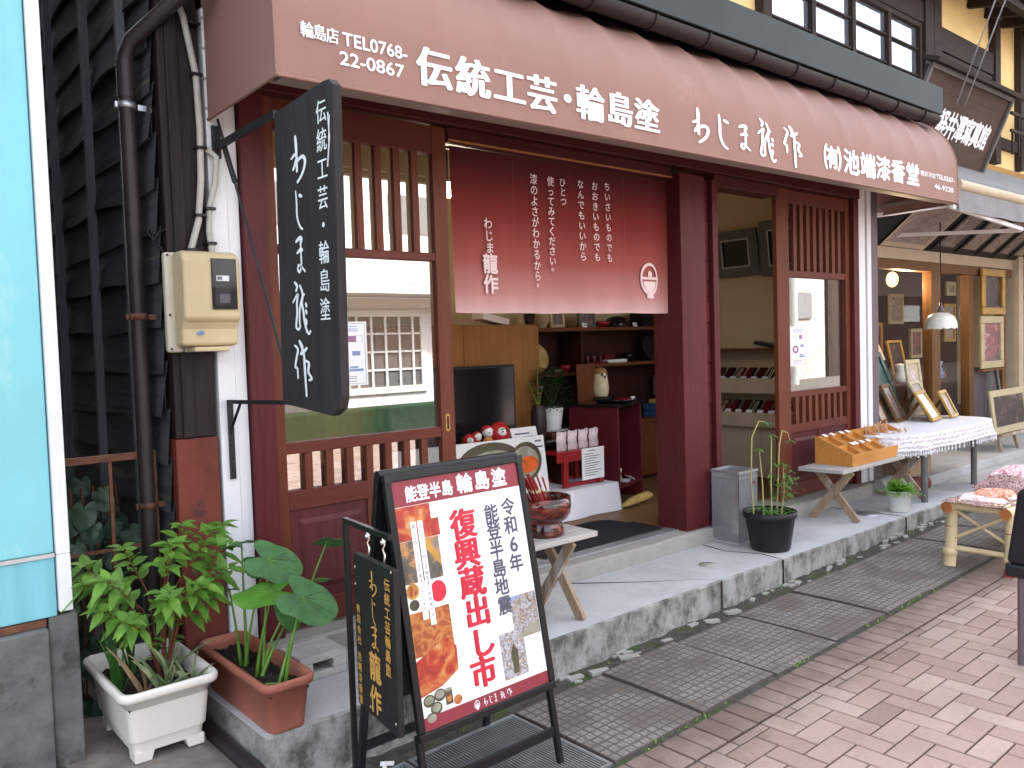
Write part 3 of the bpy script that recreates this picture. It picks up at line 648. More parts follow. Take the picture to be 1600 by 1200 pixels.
# ------------------------------------------------------------------ cyan building on the left
cy = Thing('cyan_building', 'cyan panelled building with white corner trim and stone footing at the left edge', 'building', (0.3, 3.2, 0))
def wob(x): return 0.002*math.sin(x*9)
p = MB(); p.box(-1.6, 3.20, 0.835, 0.625, 3.30, 5.5); cy.part('upper_panel', p, M['cyan'], bevel=0.004)
p = MB(); p.box(-1.6, 3.195, 0.615, 0.625, 3.30, 0.822); cy.part('lower_panel', p, M['cyan2'], bevel=0.004)
p = MB(); p.box(-1.6, 3.188, 0.822, 0.625, 3.30, 0.835); cy.part('drip_strip', p, M['steel'])
p = MB(); p.box(0.629, 3.18, 0.63, 0.672, 3.30, 0.828).box(0.629, 3.183, 0.829, 0.672, 3.30, 5.5); cy.part('corner_trim', p, M['whitetrim'], bevel=0.003)
p = MB(); p.box(-1.6, 3.16, -0.3, 0.590, 3.34, 0.585); cy.part('stone_footing', p, M['stone'], bevel=0.008)
p = MB(); p.box(0.596, 3.20, -0.3, 0.690, 3.6, 0.615); cy.part('stone_footing', p, M['stone'], bevel=0.008)
p = MB(); p.box(-1.6, 3.19, 0.588, 0.588, 3.30, 0.612); cy.part('timber_sole', p, M['rust'])
p = MB(); p.box(-1.6, 3.35, 0.62, 0.655, 9.0, 5.5); cy.part('side_wall', p, M['blackpost'])
# ------------------------------------------------------------------ the shop
SH = Thing('shop_building', 'maroon fronted lacquerware shop with lattice sliding doors beside the dark alley', 'building', (4.0, 3.4, 0))
# alley side: overlapping warped weatherboards
def boards():
    mb = MB(); n = 26
    for i in range(n):
        z0 = -0.05+i*0.185
        ph = random.uniform(0, 6); am = random.uniform(0.004, 0.013); dz = random.uniform(-0.008, 0.008)
        nu = 40; y0, y1 = 3.43, 6.2
        def fn(u, v, z0=z0, ph=ph, am=am, dz=dz):
            y = y0+(y1-y0)*u; wv = am*math.sin(y*2.7+ph)+am*0.7*math.sin(y*7+ph*2)
            z = z0+dz+wv+v*0.225
            return (1.115-0.020*(1-v)-max(0, wv)*1.2*(1-v), y, z)
        mb.grid(fn, nu, 3)
        def lip(u, v, fn=fn):
            a = fn(u, 0); return (a[0]+0.014*v, a[1], a[2]+0.001)
        mb.grid(lip, nu, 1, smooth=False)
    mb.box(1.118, 3.5, -0.1, 1.3, 6.2, 4.7)
    return mb
SH.part('side_wall', boards(), M['clap'])
for y in (3.69, 4.25, 4.93, 5.6):
    b = MB(); b.grid(lambda u, v: (0, 0, 0), 1, 1); b = MB()
    pts = [(1.068+0.006*math.sin(z*1.3+y), y+0.008*math.sin(z*0.9+y*3), z) for z in [0.3*k for k in range(17)]]
    for a, c in zip(pts[:-1], pts[1:]): b.bar(a, c, 0.03, 0.034, (1,0,0))
    SH.part('batten', b, M['batten'])
SH.part('corner_post', MB().box(1.122, 3.40, 1.165, 1.285, 3.52, 4.6).box(1.150, 3.388, 1.165, 1.20, 3.40, 4.6), M['blackpost'], bevel=0.006)
SH.part('post_base', MB().box(1.118, 3.395, -0.1, 1.289, 3.52, 1.163), M['rustpost'], bevel=0.005)
SH.part('paint_patch', MB().prism([(0,0),(.035,.01),(.04,.20),(.02,.24),(.0,.21)], lambda u, v, w_: (1.124+u, 3.3985-w_, 1.62+v), .0015), M['batten'])
SH.part('white_pillar', MB().box(1.30, 3.392, 0.1, 1.372, 3.52, 2.9).box(1.374, 3.40, 0.1, 1.425, 3.50, 2.9), M['white'], bevel=0.003)
# sill
def sillmb(x0, x1):
    return MB().grid(lambda u, v: [(x0+(x1-x0)*u, 3.30, ZW-0.01), (x0+(x1-x0)*u, 3.300+0.002*math.sin(u*40), 0.245+0.003*math.sin(u*23)), (x0+(x1-x0)*u, 3.312, 0.255+0.003*math.sin(u*23)), (x0+(x1-x0)*u, 3.56, 0.262)][round(v*3)], 60, 3, smooth=False)
SH.part('threshold', sillmb(1.30, 4.655), M['sill'])
SH.part('threshold', sillmb(4.665, 7.0).box(6.99, 3.31, ZW, 7.0, 3.5, 0.255), M['sill'])
tr = MB()
for y in (3.40, 3.43, 3.46): tr.box(2.52, y-0.006, 0.258, 4.27, y+0.006, 0.272)
SH.part('door_track', tr, M['steel'])
# frame: jambs, columns, lintel
SH.part('door_jamb', MB().box(1.43, 3.37, 0.262, 1.535, 3.50, 2.60), M['maroon'], bevel=0.004)
SH.part('column', MB().box(4.29, 3.34, 0.256, 4.545, 3.58, 2.56), M['maroon'], bevel=0.006)
pn = MB()
for k in range(17): pn.box(4.548, 3.395+0.003*(k % 2), 0.262+k*0.135, 4.652, 3.50, 0.262+k*0.135+0.131)
SH.part('boarded_panel', pn, M['maroon'], bevel=0.002)
SH.part('door_jamb', MB().box(4.655, 3.36, 0.262, 4.715, 3.53, 2.56), M['maroon'], bevel=0.004)
SH.part('door_jamb', MB().box(6.58, 3.372, 0.262, 6.665, 3.52, 2.60), M['maroon'], bevel=0.004)
SH.part('lintel', MB().box(1.43, 3.36, 2.605, 6.665, 3.55, 2.95).box(2.52, 3.40, 2.528, 4.285, 3.52, 2.603).box(4.72, 3.385, 2.525, 5.50, 3.53, 2.603), M['maroonx'], bevel=0.004)
SH.part('lintel_strip', MB().box(2.52, 3.392, 2.532, 4.285, 3.3985, 2.542), M['orangewood'])
SH.part('white_pillar', MB().box(6.668, 3.375, 0.256, 6.775, 3.52, 2.9).box(6.80, 3.37, 0.256, 6.87, 3.52, 2.9), M['white'], bevel=0.003)
SH.part('grey_post', MB().box(6.776, 3.40, 0.256, 6.798, 3.52, 2.9).box(6.872, 3.38, 0.1, 7.0, 3.56, 2.9), M['hidepink'])
# sliding doors
def sliding(x0, x1, y, sl, sr, n_top, zt, handle, sw=0.036, alt=False):
    f = MB(); d = 0.036
    z = dict(top=2.60, r0=2.46 if not alt else 2.50, r1=1.97, r2=1.93, r3=1.10, r4=1.05, r5=0.885, r6=0.80, bot=0.275)
    if alt: z.update(r1=1.995, r2=1.945, r3=1.08, r4=1.035, r5=0.83, r6=0.765)
    f.box(x0, y, z['bot'], x0+sl, y+d, z['top']).box(x1-sr, y, z['bot'], x1, y+d, z['top'])
    fr = SH.part('sliding_door', f, M['doorwood'], bevel=0.003)
    a, b = x0+sl+0.0005, x1-sr-0.0005
    for q0, q1 in ((z['r0'], z['top']-0.002), (z['r2'], z['r1']), (z['r4'], z['r3']), (z['r6'], z['r5']), (z['bot'], z['bot']+0.11)):
        SH.part('door_rail', MB().box(a, y+0.003, q0, b, y+d-0.003, q1), M['doorwoodx'], fr, bevel=0.003)
    for (zz0, zz1) in ((z['r1'], z['r0']), (z['r5'], z['r4'])):
        for k in range(n_top):
            cx = a+(b-a)*(k+1)/(n_top+1)
            SH.part('lattice_bar', MB().box(cx-sw/2, y+0.004, zz0+0.0006, cx+sw/2, y+d-0.006, zz1-0.0006), M['doorwood'], fr)
    for q0, q1, yy in ((z['r3']-0.002, z['r2']+0.002, 0.031), (z['r1']-0.002, z['r0']+0.002, 0.0325), (z['r5']-0.002, z['r4']+0.002, 0.0325)):
        SH.part('glass_pane', MB().add([(a,y+yy,q0),(b,y+yy,q0),(b,y+yy,q1),(a,y+yy,q1)], [(0,1,2,3)]), M['glass'], fr)
    pz0, pz1 = z['bot']+0.1105, z['r6']-0.0006; m = (a+b)/2
    pm = MB().box(a, y+0.014, pz0, b, y+0.026, pz1)
    SH.part('door_panel', pm, M['panel'], fr)
    e = 0.045
    for q0, q1 in (((a+0.0, m-0.004)), ((m+0.004, b-0.0))):
        bd = MB(); bd.add([(q0+e, y+0.0135, pz0+e), (q1-e, y+0.0135, pz0+e), (q1-e, y+0.0135, pz1-e), (q0+e, y+0.0135, pz1-e), (q0+e+0.022, y+0.005, pz0+e+0.022), (q1-e-0.022, y+0.005, pz0+e+0.022), (q1-e-0.022, y+0.005, pz1-e-0.022), (q0+e+0.022, y+0.005, pz1-e-0.022)], [(0,1,5,4),(1,2,6,5),(2,3,7,6),(3,0,4,7),(4,5,6,7)])
        SH.part('raised_panel', bd, M['panel'], fr)
    SH.part('door_muntin', MB().box(m-0.02, y+0.005, pz0, m+0.02, y+0.0138, pz1), M['doorwood'], fr)
    if handle:
        h = MB(); hx = x1-sr/2-0.005; ring = [(0.012*math.cos(t*math.pi/10), 0.032*(1 if math.sin(t*math.pi/10) > 0 else -1)+0.012*math.sin(t*math.pi/10)) for t in range(20)]
        h.prism(ring, lambda u, v, w_: (hx+u, y-w_, 1.12+v), 0.003, 0)
        h.prism([(u*0.55, v*0.8) for u, v in ring], lambda u, v, w_: (hx+u, y-0.0031-w_, 1.12+v), 0.0012, 1)
        SH.part('door_handle', h, [M['gold'], M['black']], fr)
    return fr
d1 = sliding(1.54, 2.515, 3.41, 0.055, 0.085, 7, 0, True)
d2 = sliding(5.50, 6.58, 3.41, 0.165, 0.065, 8, 0, False, 0.044, True)
# interior shell
SH.part('floor', MB().box(1.35, 3.57, 0.05, 6.55, 5.25, 0.268), M['floorwood'])
SH.part('back_wall', MB().box(1.3, 5.25, 0.0, 6.6, 5.35, 3.0), M['cream'])
SH.part('inner_wall', MB().box(6.5, 3.58, 0.27, 6.6, 5.249, 2.95), M['cream'])
SH.part('inner_wall', MB().box(1.30, 3.53, 0.27, 1.40, 5.249, 2.95), M['cream'])
SH.part('ceiling', MB().box(1.3, 3.56, 2.951, 6.6, 5.25, 3.0), M['cream'])
# pent roof: fascia, sheet, soffit, gutter with brackets
SH.part('roof_fascia', MB().box(0.95, 2.85, 3.225, 7.03, 2.872, 3.435), M['fascia'], bevel=0.004)
SH.part('pent_roof', MB().add([(0.95,2.873,3.43),(7.03,2.873,3.43),(7.03,3.72,3.80),(0.95,3.72,3.80),(0.95,2.873,3.24),(7.03,2.873,3.24),(7.03,3.72,3.5),(0.95,3.72,3.5)], [(0,1,2,3),(4,7,6,5),(0,3,7,4),(1,5,6,2)]), M['fascia'])
SH.part('upper_wall', MB().box(1.2, 3.43, 2.952, 7.03, 3.6, 3.49), M['blackpost'])
gm = MB(); n = 10
gp = [(2.905+0.055*math.cos(math.pi+math.pi*k/n), 3.205+0.06*math.sin(math.pi+math.pi*k/n)) for k in range(n+1)]
gm.grid(lambda u, v: (0.95+6.05*u, gp[round(v*n)][0], gp[round(v*n)][1]), 20, n)
gm.grid(lambda u, v: (0.95+6.05*u, 2.905+(gp[round(v*n)][0]-2.905)*0.94, 3.205+(gp[round(v*n)][1]-3.205)*0.94), 20, n)
gut = SH.part('rain_gutter', gm, M['gutter'])
bk = MB()
for x in [1.2+0.46*k for k in range(13)]:
    pr = [(2.905+0.060*math.cos(math.pi+math.pi*k/n), 3.207+0.066*math.sin(math.pi+math.pi*k/n)) for k in range(n+1)]
    bk.tube([(x, a, b) for a, b in pr]+[(x, 2.965, 3.23)], 0.006, 6)
SH.part('gutter_bracket', bk, M['gutter'], gut)
dp = MB(); dp.tube([(1.03,3.50,-0.05),(1.03,3.50,1.2),(1.03,3.50,2.60),(1.032,3.495,2.68),(1.05,3.47,2.74),(1.42,2.96,3.14)], 0.030, 16)
dp.tube([(1.03,3.50,2.52),(1.03,3.50,2.66)], 0.0335, 16)
dpo = SH.part('downpipe', dp, M['pipe'])
for z, mm in ((2.49, 'steel'), (1.66, 'rust'), (0.9, 'rust')):
    c = MB(); c.lathe([(0.0312,-0.012),(0.0335,-0.012),(0.0335,0.012),(0.0312,0.012)], (1.03,3.50,z), 18); c.box(0.985,3.492,z-0.011,0.992,3.508,z+0.011).box(1.07,3.496,z-0.012,1.135,3.50,z+0.010)
    SH.part('pipe_clamp', c, M[mm], dpo)
# loose hook of wire on the boards
wl = MB(); wl.tube([(1.085,3.45,1.98),(1.07,3.44,2.0),(1.06,3.43,1.99),(1.08,3.42,1.955),(1.10,3.41,1.99),(1.12,3.395,2.0)], 0.005, 6).tube([(1.085,3.45,1.98),(1.09,3.44,1.94),(1.11,3.42,1.93),(1.115,3.41,1.86)], 0.005, 6)
solo('wire_loop', 'small twisted black wire loop on the boards between drainpipe and post', 'wire', wl, M['blackmetal'], (1.09,3.43,1.97))
# ------------------------------------------------------------------ awning
AW = Thing('shop_awning', 'brown canvas awning with white lettering over the lacquerware shopfront', 'awning', (4.18, 3.4, 2.47))
PR = [(2.750,0.0),(2.750,0.13),(2.754,0.26),(2.765,0.345),(2.79,0.425),(2.83,0.505),(2.885,0.58),(2.955,0.645),(3.04,0.70),(3.14,0.745),(3.26,0.775),(3.41,0.79)]
XA0, XA1 = 1.31, 7.05
def zt(x): return 2.466+0.0087*(x-XA0)
def arc():
    s = [0]
    for a, b in zip(PR[:-1], PR[1:]): s.append(s[-1]+math.hypot(b[0]-a[0], b[1]-a[1]))
    return s
AS = arc()
def prof(sv):
    sv = max(0, min(AS[-1], sv))
    for i in range(len(AS)-1):
        if sv <= AS[i+1]+1e-9:
            t = (sv-AS[i])/(AS[i+1]-AS[i]); a, b = PR[i], PR[i+1]
            dy, dz = b[0]-a[0], b[1]-a[1]; L = math.hypot(dy, dz)
            return a[0]+dy*t, a[1]+dz*t, -dz/L, dy/L
NB = 16
def sag(x, sv):
    f = ((x-XA0)/(XA1-XA0)*NB) % 1.0; k = max(0.0, min(1.0, (sv-0.25)/0.4))
    return (0.020*k+0.0015)*(math.sin(math.pi*f)**0.8)
def awn(x, sv, w_=0.0):
    y, z, ny, nz = prof(sv); d = w_-sag(x, sv)
    return (x, y+ny*d, zt(x)+z+nz*d)
cv = MB(); NX, NS = NB*12, 40
cv.grid(lambda u, v: awn(XA0+(XA1-XA0)*u, AS[-1]*v), NX, NS)
for x in (XA0, XA1):
    poly = [(a, zt(x)+b) for a, b in PR]+[(3.41, zt(x)-0.012)]
    V = [(x, a, b) for a, b in poly]; cv.add(V, [tuple(range(len(V)))])
seam = MB()
for x in (XA0, XA1): seam.tube([(x, a, zt(x)+b) for a, b in PR], 0.006, 6)
seam.tube([(XA0+(XA1-XA0)*k/60, 2.749, zt(XA0+(XA1-XA0)*k/60)) for k in range(61)], 0.007, 6)
for x in (XA0, XA1): seam.tube([(x, 2.75, zt(x)), (x, 3.41, zt(x)-0.012)], 0.007, 6)
can = AW.part('canopy', cv, M['awning'])
AW.part('hem', seam, M['awning'], can)
fm = MB(); fm.bar((XA0+.02,2.785,zt(XA0)+0.008),(XA1-.02,2.785,zt(XA1)+0.008), 0.05, 0.03).bar((XA0+.02,2.87,zt(XA0)+0.03),(XA1-.02,2.87,zt(XA1)+0.03), 0.035, 0.035).bar((XA0+.02,2.827,zt(XA0)+0.035),(XA1-.02,2.827,zt(XA1)+0.035), 0.04, 0.012)
for x in (XA0+.03, XA1-.03): fm.bar((x,2.80,zt(x)+0.06),(x,3.40,zt(x)+0.06), 0.03, 0.03)
for x in (2.6, 3.9, 5.2): fm.bar((x,2.80,zt(x)+0.30),(x,3.40,zt(x)+0.30), 0.03, 0.03)
AW.part('awning_frame', fm, M['awninside'])
rv = MB()
for z in (2.50,2.62,2.74,2.86,2.98): rv.ell((1.304, 3.392, z), 0.006, 8, 4)
AW.part('rivet', rv, M['steel'])
fa = lambda u, v, w_: awn(u, v-zt(u), 0.004+w_)
lt = MB()
for ch, cx, cz, wd, hh in (('伝',1.985,2.613,.175,.165),('統',2.18,2.612,.185,.165),('工',2.377,2.612,.185,.165),('芸',2.569,2.613,.185,.165),('・',2.724,2.616,.16,.16),('輪',2.875,2.618,.19,.168),('島',3.079,2.625,.19,.168),('塗',3.28,2.624,.195,.168)):
    put(lt, ch, cx-wd/2, cz-hh/2, cx+wd/2, cz+hh/2, fa, 0.012, 0.030)
AW.part('lettering', lt, M['lettering'], can); lt = MB()
for ch, u0, u1, v1, v0 in (('わ',3.642,3.793,2.734,2.543),('じ',3.875,3.977,2.727,2.541),('ま',4.064,4.179,2.703,2.559),('龍',4.251,4.449,2.767,2.524),('作',4.524,4.734,2.769,2.520)): brush(lt, ch, u0, v0, u1, v1, fa, 1.2)
AW.part('lettering', lt, M['lettering'], can); lt = MB()
for ch, cx, cz in (('㈲',5.099,2.636),('池',5.342,2.636),('端',5.57,2.64),('漆',5.792,2.646),('香',6.014,2.650),('堂',6.249,2.653)): put(lt, ch, cx-.11, cz-.085, cx+.11, cz+.085, fa, 0.034)
AW.part('lettering', lt, M['lettering'], can); lt = MB()
for ch, cx in zip('輪島店', (1.432, 1.482, 1.533)): put(lt, ch, cx-.027, 2.645-.03-0.3*(cx-1.48)*0, cx+.027, 2.645+.03, fa, 0.008, 0.016)
AW.part('lettering', lt, M['lettering'], can); lt = MB()
put(lt, 'TEL0768-', 1.575, 2.620, 1.856, 2.668, fa, 0.02, em=False)
AW.part('lettering', lt, M['lettering'], can); lt = MB()
put(lt, '22-0867', 1.560, 2.548, 1.838, 2.596, fa, 0.02, em=False)
AW.part('lettering', lt, M['lettering'], can); lt = MB()
for ch, cx in zip('軽井沢店', (6.41,6.475,6.54,6.605)): put(lt, ch, cx-.034, 2.68-.022, cx+.034, 2.68+.022, fa, 0.012)
AW.part('lettering', lt, M['lettering'], can); lt = MB()
put(lt, 'TEL0267-', 6.645, 2.665, 6.985, 2.70, fa, 0.02, em=False)
AW.part('lettering', lt, M['lettering'], can); lt = MB()
put(lt, '46-9220', 6.61, 2.585, 6.955, 2.622, fa, 0.02, em=False)
AW.part('lettering', lt, M['lettering'], can)
# ------------------------------------------------------------------ noren curtain
NO = Thing('noren_curtain', 'maroon to pink dyed shop curtain with white handwriting across the open doorway', 'curtain', (3.44, 3.45, 1.675))
rod = MB().tube([(2.53,3.455,2.515),(4.285,3.455,2.515)], 0.008, 10); NO.part('curtain_rod', rod, M['blackmetal'])
def nwave(x, z):
    k = (2.53-z)/0.85
    return 3.446-0.013*k*math.sin((x-2.56)*5.2+0.6)-0.010*k*math.sin((x-2.56)*14.0)-0.004*math.sin((x-2.56)*31+z*2)*k
for a, b in ((2.560,2.9838),(2.9842,3.4128),(3.4132,3.8738),(3.8742,4.306)):
    pnl = MB().grid(lambda u, v: (a+(b-a)*u, nwave(a+(b-a)*u, 1.675+0.850*v)-0.006*(1-v)*math.cos(math.pi*2*u)*(1 if a < 3.4 else -0.6), 1.675+0.850*v-0.004*math.sin(u*3.1)*(1-v)), 24, 20)
    pp = NO.part('cloth_panel', pnl, M['noren'])
    if abs(a-2.56) < .01: panel0 = pp
def fn_no(u, v, w_): 
    k = (2.53-v)/0.85
    return (u, nwave(u, v)-0.012-w_, v)
nl = MB(); HS = dict(fn=fn_no, off=0.018)
def col(s_, u, t, b, sz, du=0.008):
    q = MB(); vert(q, s_, u, t, b, sz, fn_no, 1.0, 0.014, 0.0, 0, du); NO.part('handwriting', q, M['pinkletter'], panel0)
col('ちいさいものでも', 3.717, 2.458, 1.975, 0.054); col('おおきいものでも', 3.609, 2.450, 1.975, 0.054); col('なんでもいいから', 3.492, 2.450, 1.973, 0.055)
col('ひとつ', 3.350, 2.442, 2.283, 0.052); col('使ってみてください。', 3.255, 2.440, 1.885, 0.056); col('漆のよさがわかるから。', 3.125, 2.440, 1.79, 0.060)
col('わじま', 2.788, 2.175, 1.985, 0.064)
put(nl, '龍', 2.737, 1.878, 2.849, 1.988, fn_no, 0.03); put(nl, '作', 2.735, 1.772, 2.849, 1.878, fn_no, 0.03)
NO.part('handwriting', nl, M['pinkletter'], panel0)
em_ = MB(); emblem(em_, 3.985, 1.765, 4.165, 1.99, fn_no); NO.part('bowl_emblem', em_, M['pinkletter'], panel0)
# ------------------------------------------------------------------ projecting signboard
HSG = Thing('hanging_signboard', 'tall black wooden signboard with white brush lettering projecting from the white pillar', 'signboard', (1.33, 2.6, 1.29))
sb = MB(); c_ = 0.03
ol = [(-2.835,1.315),(-2.47,1.285),(-2.415,1.31),(-2.40,1.35),(-2.375,2.34),(-2.40,2.362),(-2.44,2.365),(-2.80,2.345)]
sb.prism(ol, lambda u, v, w_: (1.318+w_, -u, v), 0.032)
bdo = HSG.part('board', sb, M['blackboard'], bevel=0.003)
ir = MB(); ir.bar((1.335,3.385,2.345),(1.335,2.83,2.352), 0.012, 0.03).box(1.318,3.378,2.30,1.352,3.391,2.43)
HSG.part('top_bracket', ir, M['darkiron'])
ir = MB(); ir.bar((1.335,3.385,1.302),(1.335,2.80,1.318), 0.010, 0.016).box(1.330,3.378,0.98,1.352,3.391,1.31).tube([(1.335,3.375,1.18),(1.335,3.26,1.30)], 0.006, 8)
for k in range(5): ir.ell((1.341, 3.377, 1.02+k*0.05), 0.006, 8, 4)
HSG.part('lower_bracket', ir, M['darkiron'])
wr = MB(); wr.tube([(1.34,3.37,2.455),(1.36,3.31,2.26),(1.40,3.13,1.75),(1.42,2.98,1.36)], 0.0055, 8).tube([(1.345,3.345,2.37),(1.358,3.31,2.26),(1.366,3.285,2.19)], 0.011, 8)
HSG.part('brace_rod', wr, M['darkiron'])
fs = lambda u, v, w_: (1.3155-w_, -u, v)
sl = MB()
for i, ch in enumerate('伝統工芸・輪島塗'): put(sl, ch, -2.452-.0038*i-.036, (2.272,2.182,2.091,1.999,1.911,1.822,1.731,1.637)[i]-.04, -2.452-.0038*i+.036, (2.272,2.182,2.091,1.999,1.911,1.822,1.731,1.637)[i]+.04, fs, 0.0, 0.022)
HSG.part('lettering', sl, M['lettering'], bdo); sl = MB()
for ch, a, b, t, bt in (('わ',2.683,2.566,2.237,2.070),('じ',2.661,2.604,2.053,1.911),('ま',2.676,2.602,1.895,1.767),('龍',2.716,2.579,1.746,1.555),('作',2.722,2.582,1.543,1.342)): brush(sl, ch, -a, bt, -b, t, fs, 1.0)
HSG.part('lettering', sl, M['lettering'], bdo)
sc = MB(); sc.tube([(1.3165,2.41,2.26),(1.3165,2.405,2.18),(1.3165,2.425,2.09)], 0.0025, 5).tube([(1.3165,2.40,2.25),(1.3165,2.412,2.17)], 0.0015, 5)
HSG.part('scratch', sc, M['paper'], bdo)
# ------------------------------------------------------------------ meter and cables
MT = Thing('electricity_meter', 'beige electricity meter box with a dark window on the charred post', 'meter box', (1.22, 3.38, 1.51))
pl = MB().box(1.092, 3.345, 1.512, 1.155, 3.385, 1.905).box(1.155,3.345,1.512,1.34,3.385,1.905); MT.part('backplate', pl, M['meterplate'], bevel=0.012, seg=3)
bo = MB(); o_ = [(3.344,1.53),(3.255,1.535),(3.25,1.60),(3.235,1.625),(3.215,1.64),(3.21,1.86),(3.23,1.895),(3.26,1.903),(3.344,1.903)]
bo.prism(o_, lambda u, v, w_: (1.118+w_, u, v), 0.222); body = MT.part('case', bo, M['meter'], bevel=0.016, seg=4)
wn = MB().box(1.222, 3.2078, 1.675, 1.322, 3.2095, 1.872); MT.part('dark_recess', wn, M['black'], body)
wi = MB().box(1.228, 3.2055, 1.78, 1.316, 3.2075, 1.866, 0).box(1.232,3.2048,1.69,1.296,3.2065,1.775,0).box(1.24,3.2040,1.785,1.29,3.2052,1.806,1).box(1.243,3.2034,1.789,1.262,3.2039,1.802,2).box(1.25,3.2042,1.70,1.29,3.2047,1.735,2)
MT.part('register', wi, [M['darkiron'], M['paper'], M['ink']], body)
MT.part('window', MB().add([(1.222,3.2020,1.675),(1.322,3.2020,1.675),(1.322,3.2020,1.872),(1.222,3.2020,1.872)], [(0,1,2,3)]), glass('meter_window', 0.0, 0.35), body)
st = MB().prism([(0.016*math.cos(k*math.pi/8), 0.009*math.sin(k*math.pi/8)) for k in range(16)], lambda u, v, w_: (1.185+u, 3.249-w_, 1.585+v+u*0.1), 0.001); MT.part('blue_sticker', st, M['blueprint'], body)
MT.part('latch', MB().box(1.16,3.245,1.513,1.30,3.33,1.531), M['meter'], body, bevel=0.004)
sw = MB()
for p_ in ((1.104,3.343,1.893),(1.104,3.343,1.526),(1.104,3.343,1.66)): sw.ell(p_, 0.005, 8, 4)
MT.part('screw', sw, M['darkiron'])
cbl = MB(); cbl.tube([(1.15,3.36,3.0),(1.22,3.37,2.84),(1.262,3.375,2.62),(1.268,3.376,2.40),(1.262,3.376,2.20),(1.245,3.376,2.04),(1.20,3.37,1.90)], 0.0135, 10)
solo('power_cable', 'long grey cable running down the charred post to the meter', 'cable', cbl, M['conduit'], (1.2,3.37,1.9), 'grey cables above the meter')
cbl = MB(); cbl.tube([(1.29,3.375,2.33),(1.325,3.365,2.30),(1.318,3.37,2.20),(1.292,3.376,2.10),(1.285,3.376,2.0),(1.292,3.37,1.90)], 0.0125, 10)
solo('power_cable', 'short grey cable curving out from under the awning to the meter', 'cable', cbl, M['conduit'], (1.29,3.37,1.9), 'grey cables above the meter')
for x, z in ((1.262,2.62),(1.266,2.33),(1.250,2.06),(1.207,1.92),(1.29,2.09),(1.288,1.95),(1.262,2.84-.02)):
    solo('cable_clip', 'small black clip holding a grey cable to the post', 'clip', MB().box(x-.022,3.355,z-.006,x+.022,3.394,z+.006), M['blackmetal'], (x,3.375,z), 'cable clips on the post', bevel=0.003)

# ------------------------------------------------------------------ framed poster board (A-frame)
AX, AY, AA, AWd, AT, AH, AZ = 1.442, 2.21, 0.029, 0.618, 0.181, 0.868, 0.228
PB = Thing('poster_board', 'black framed folding poster board with red and white earthquake recovery sale poster', 'a-frame sign', (AX, AY, zr(AX)), AA)
UPV = Vector((0, math.sin(AT), math.cos(AT))); NV = Vector((0, -math.cos(AT), math.sin(AT)))
Z0 = AZ-zr(AX)
def fa_(u, v, w_): return Vector((u, 0, Z0))+UPV*v+NV*w_
def frame_rect(mb, x0, y0, x1, y1, t_, w0, w1, fn):
    for a, b, c, d in ((x0, y0, x1, y0+t_), (x0, y1-t_, x1, y1), (x0, y0+t_+.0003, x0+t_, y1-t_-.0003), (x1-t_, y0+t_+.0003, x1, y1-t_-.0003)):
        mb.prism([(a,b),(c,b),(c,d),(a,d)], lambda u, v, w_: fn(u, v, w0+w_), w1-w0)
f = MB(); frame_rect(f, 0, 0, AWd, AH, 0.027, -0.012, 0.010, fa_); frA = PB.part('front_frame', f, M['blackmetal'], world=False, bevel=0.004)
for u in (0.0, AWd-0.03): PB.part('corner_cap', MB().prism([(u,AH-.03),(u+.03,AH-.03),(u+.03,AH),(u,AH)], lambda a, b, w_: fa_(a, b, 0.0105+w_), 0.0015), M['darkiron'], frA, world=False)
for u in (0.013, AWd-0.013):
    PB.part('leg', MB().bar(fa_(u, 0.02, -0.02), fa_(u, -Z0/math.cos(AT)+0.004, -0.02), 0.022, 0.022, NV), M['blackmetal'], world=False, bevel=0.003)
PB.part('crossbar', MB().bar(fa_(0.025,-0.155,-0.02), fa_(AWd-0.025,-0.155,-0.02), 0.014, 0.034, UPV), M['blackmetal'], world=False, bevel=0.002)
TOP = fa_(0, AH, -0.02); HTOP = TOP.z
def fb_(u, v, w_):
    t = (HTOP-v)/HTOP
    return Vector((u, TOP.y+0.02+0.20*t-w_, v))
for u in (0.013, AWd-0.013): PB.part('leg', MB().bar(fb_(u, HTOP-.01, 0), fb_(u, 0.004, 0), 0.026, 0.022, (0,1,0)), M['blackmetal'], world=False, bevel=0.003)
PB.part('rear_panel', MB().prism([(0.03,.28),(AWd-.03,.28),(AWd-.03,HTOP-.02),(0.03,HTOP-.02)], lambda u, v, w_: fb_(u, v, w_-.004), 0.006), M['black'], world=False)
PB.part('crossbar', MB().bar(fb_(0.027, 0.14, 0), fb_(AWd-.027, 0.14, 0), 0.03, 0.016, (0,1,0)), M['blackmetal'], world=False)
PB.part('top_tube', MB().tube([(0.0, TOP.y+0.012, HTOP+0.0), (AWd, TOP.y+0.012, HTOP+0.0)], 0.017, 14), M['blackmetal'], world=False)
pw = MB(); pw.add([fa_(.0272,.0272,0.001), fa_(AWd-.0272,.0272,0.001), fa_(AWd-.0272,AH-.0272,0.001), fa_(.0272,AH-.0272,0.001)], [(0,1,2,3)])
poster = PB.part('poster', pw, M['paper'], world=False)
def rect(mb, u0, v0, u1, v1, w_, fn=fa_, m=0): mb.add([fn(u0,v0,w_), fn(u1,v0,w_), fn(u1,v1,w_), fn(u0,v1,w_)], [(0,1,2,3)], m)
for q0, q1 in ((.755, AH-.0275), (.0275, .070)): bd_ = MB(); rect(bd_, .0275, q0, AWd-.0275, q1, 0.0016); PB.part('red_band', bd_, M['bandred'], poster, world=False)
fp = lambda u, v, w_: fa_(u, v, 0.0022+w_)
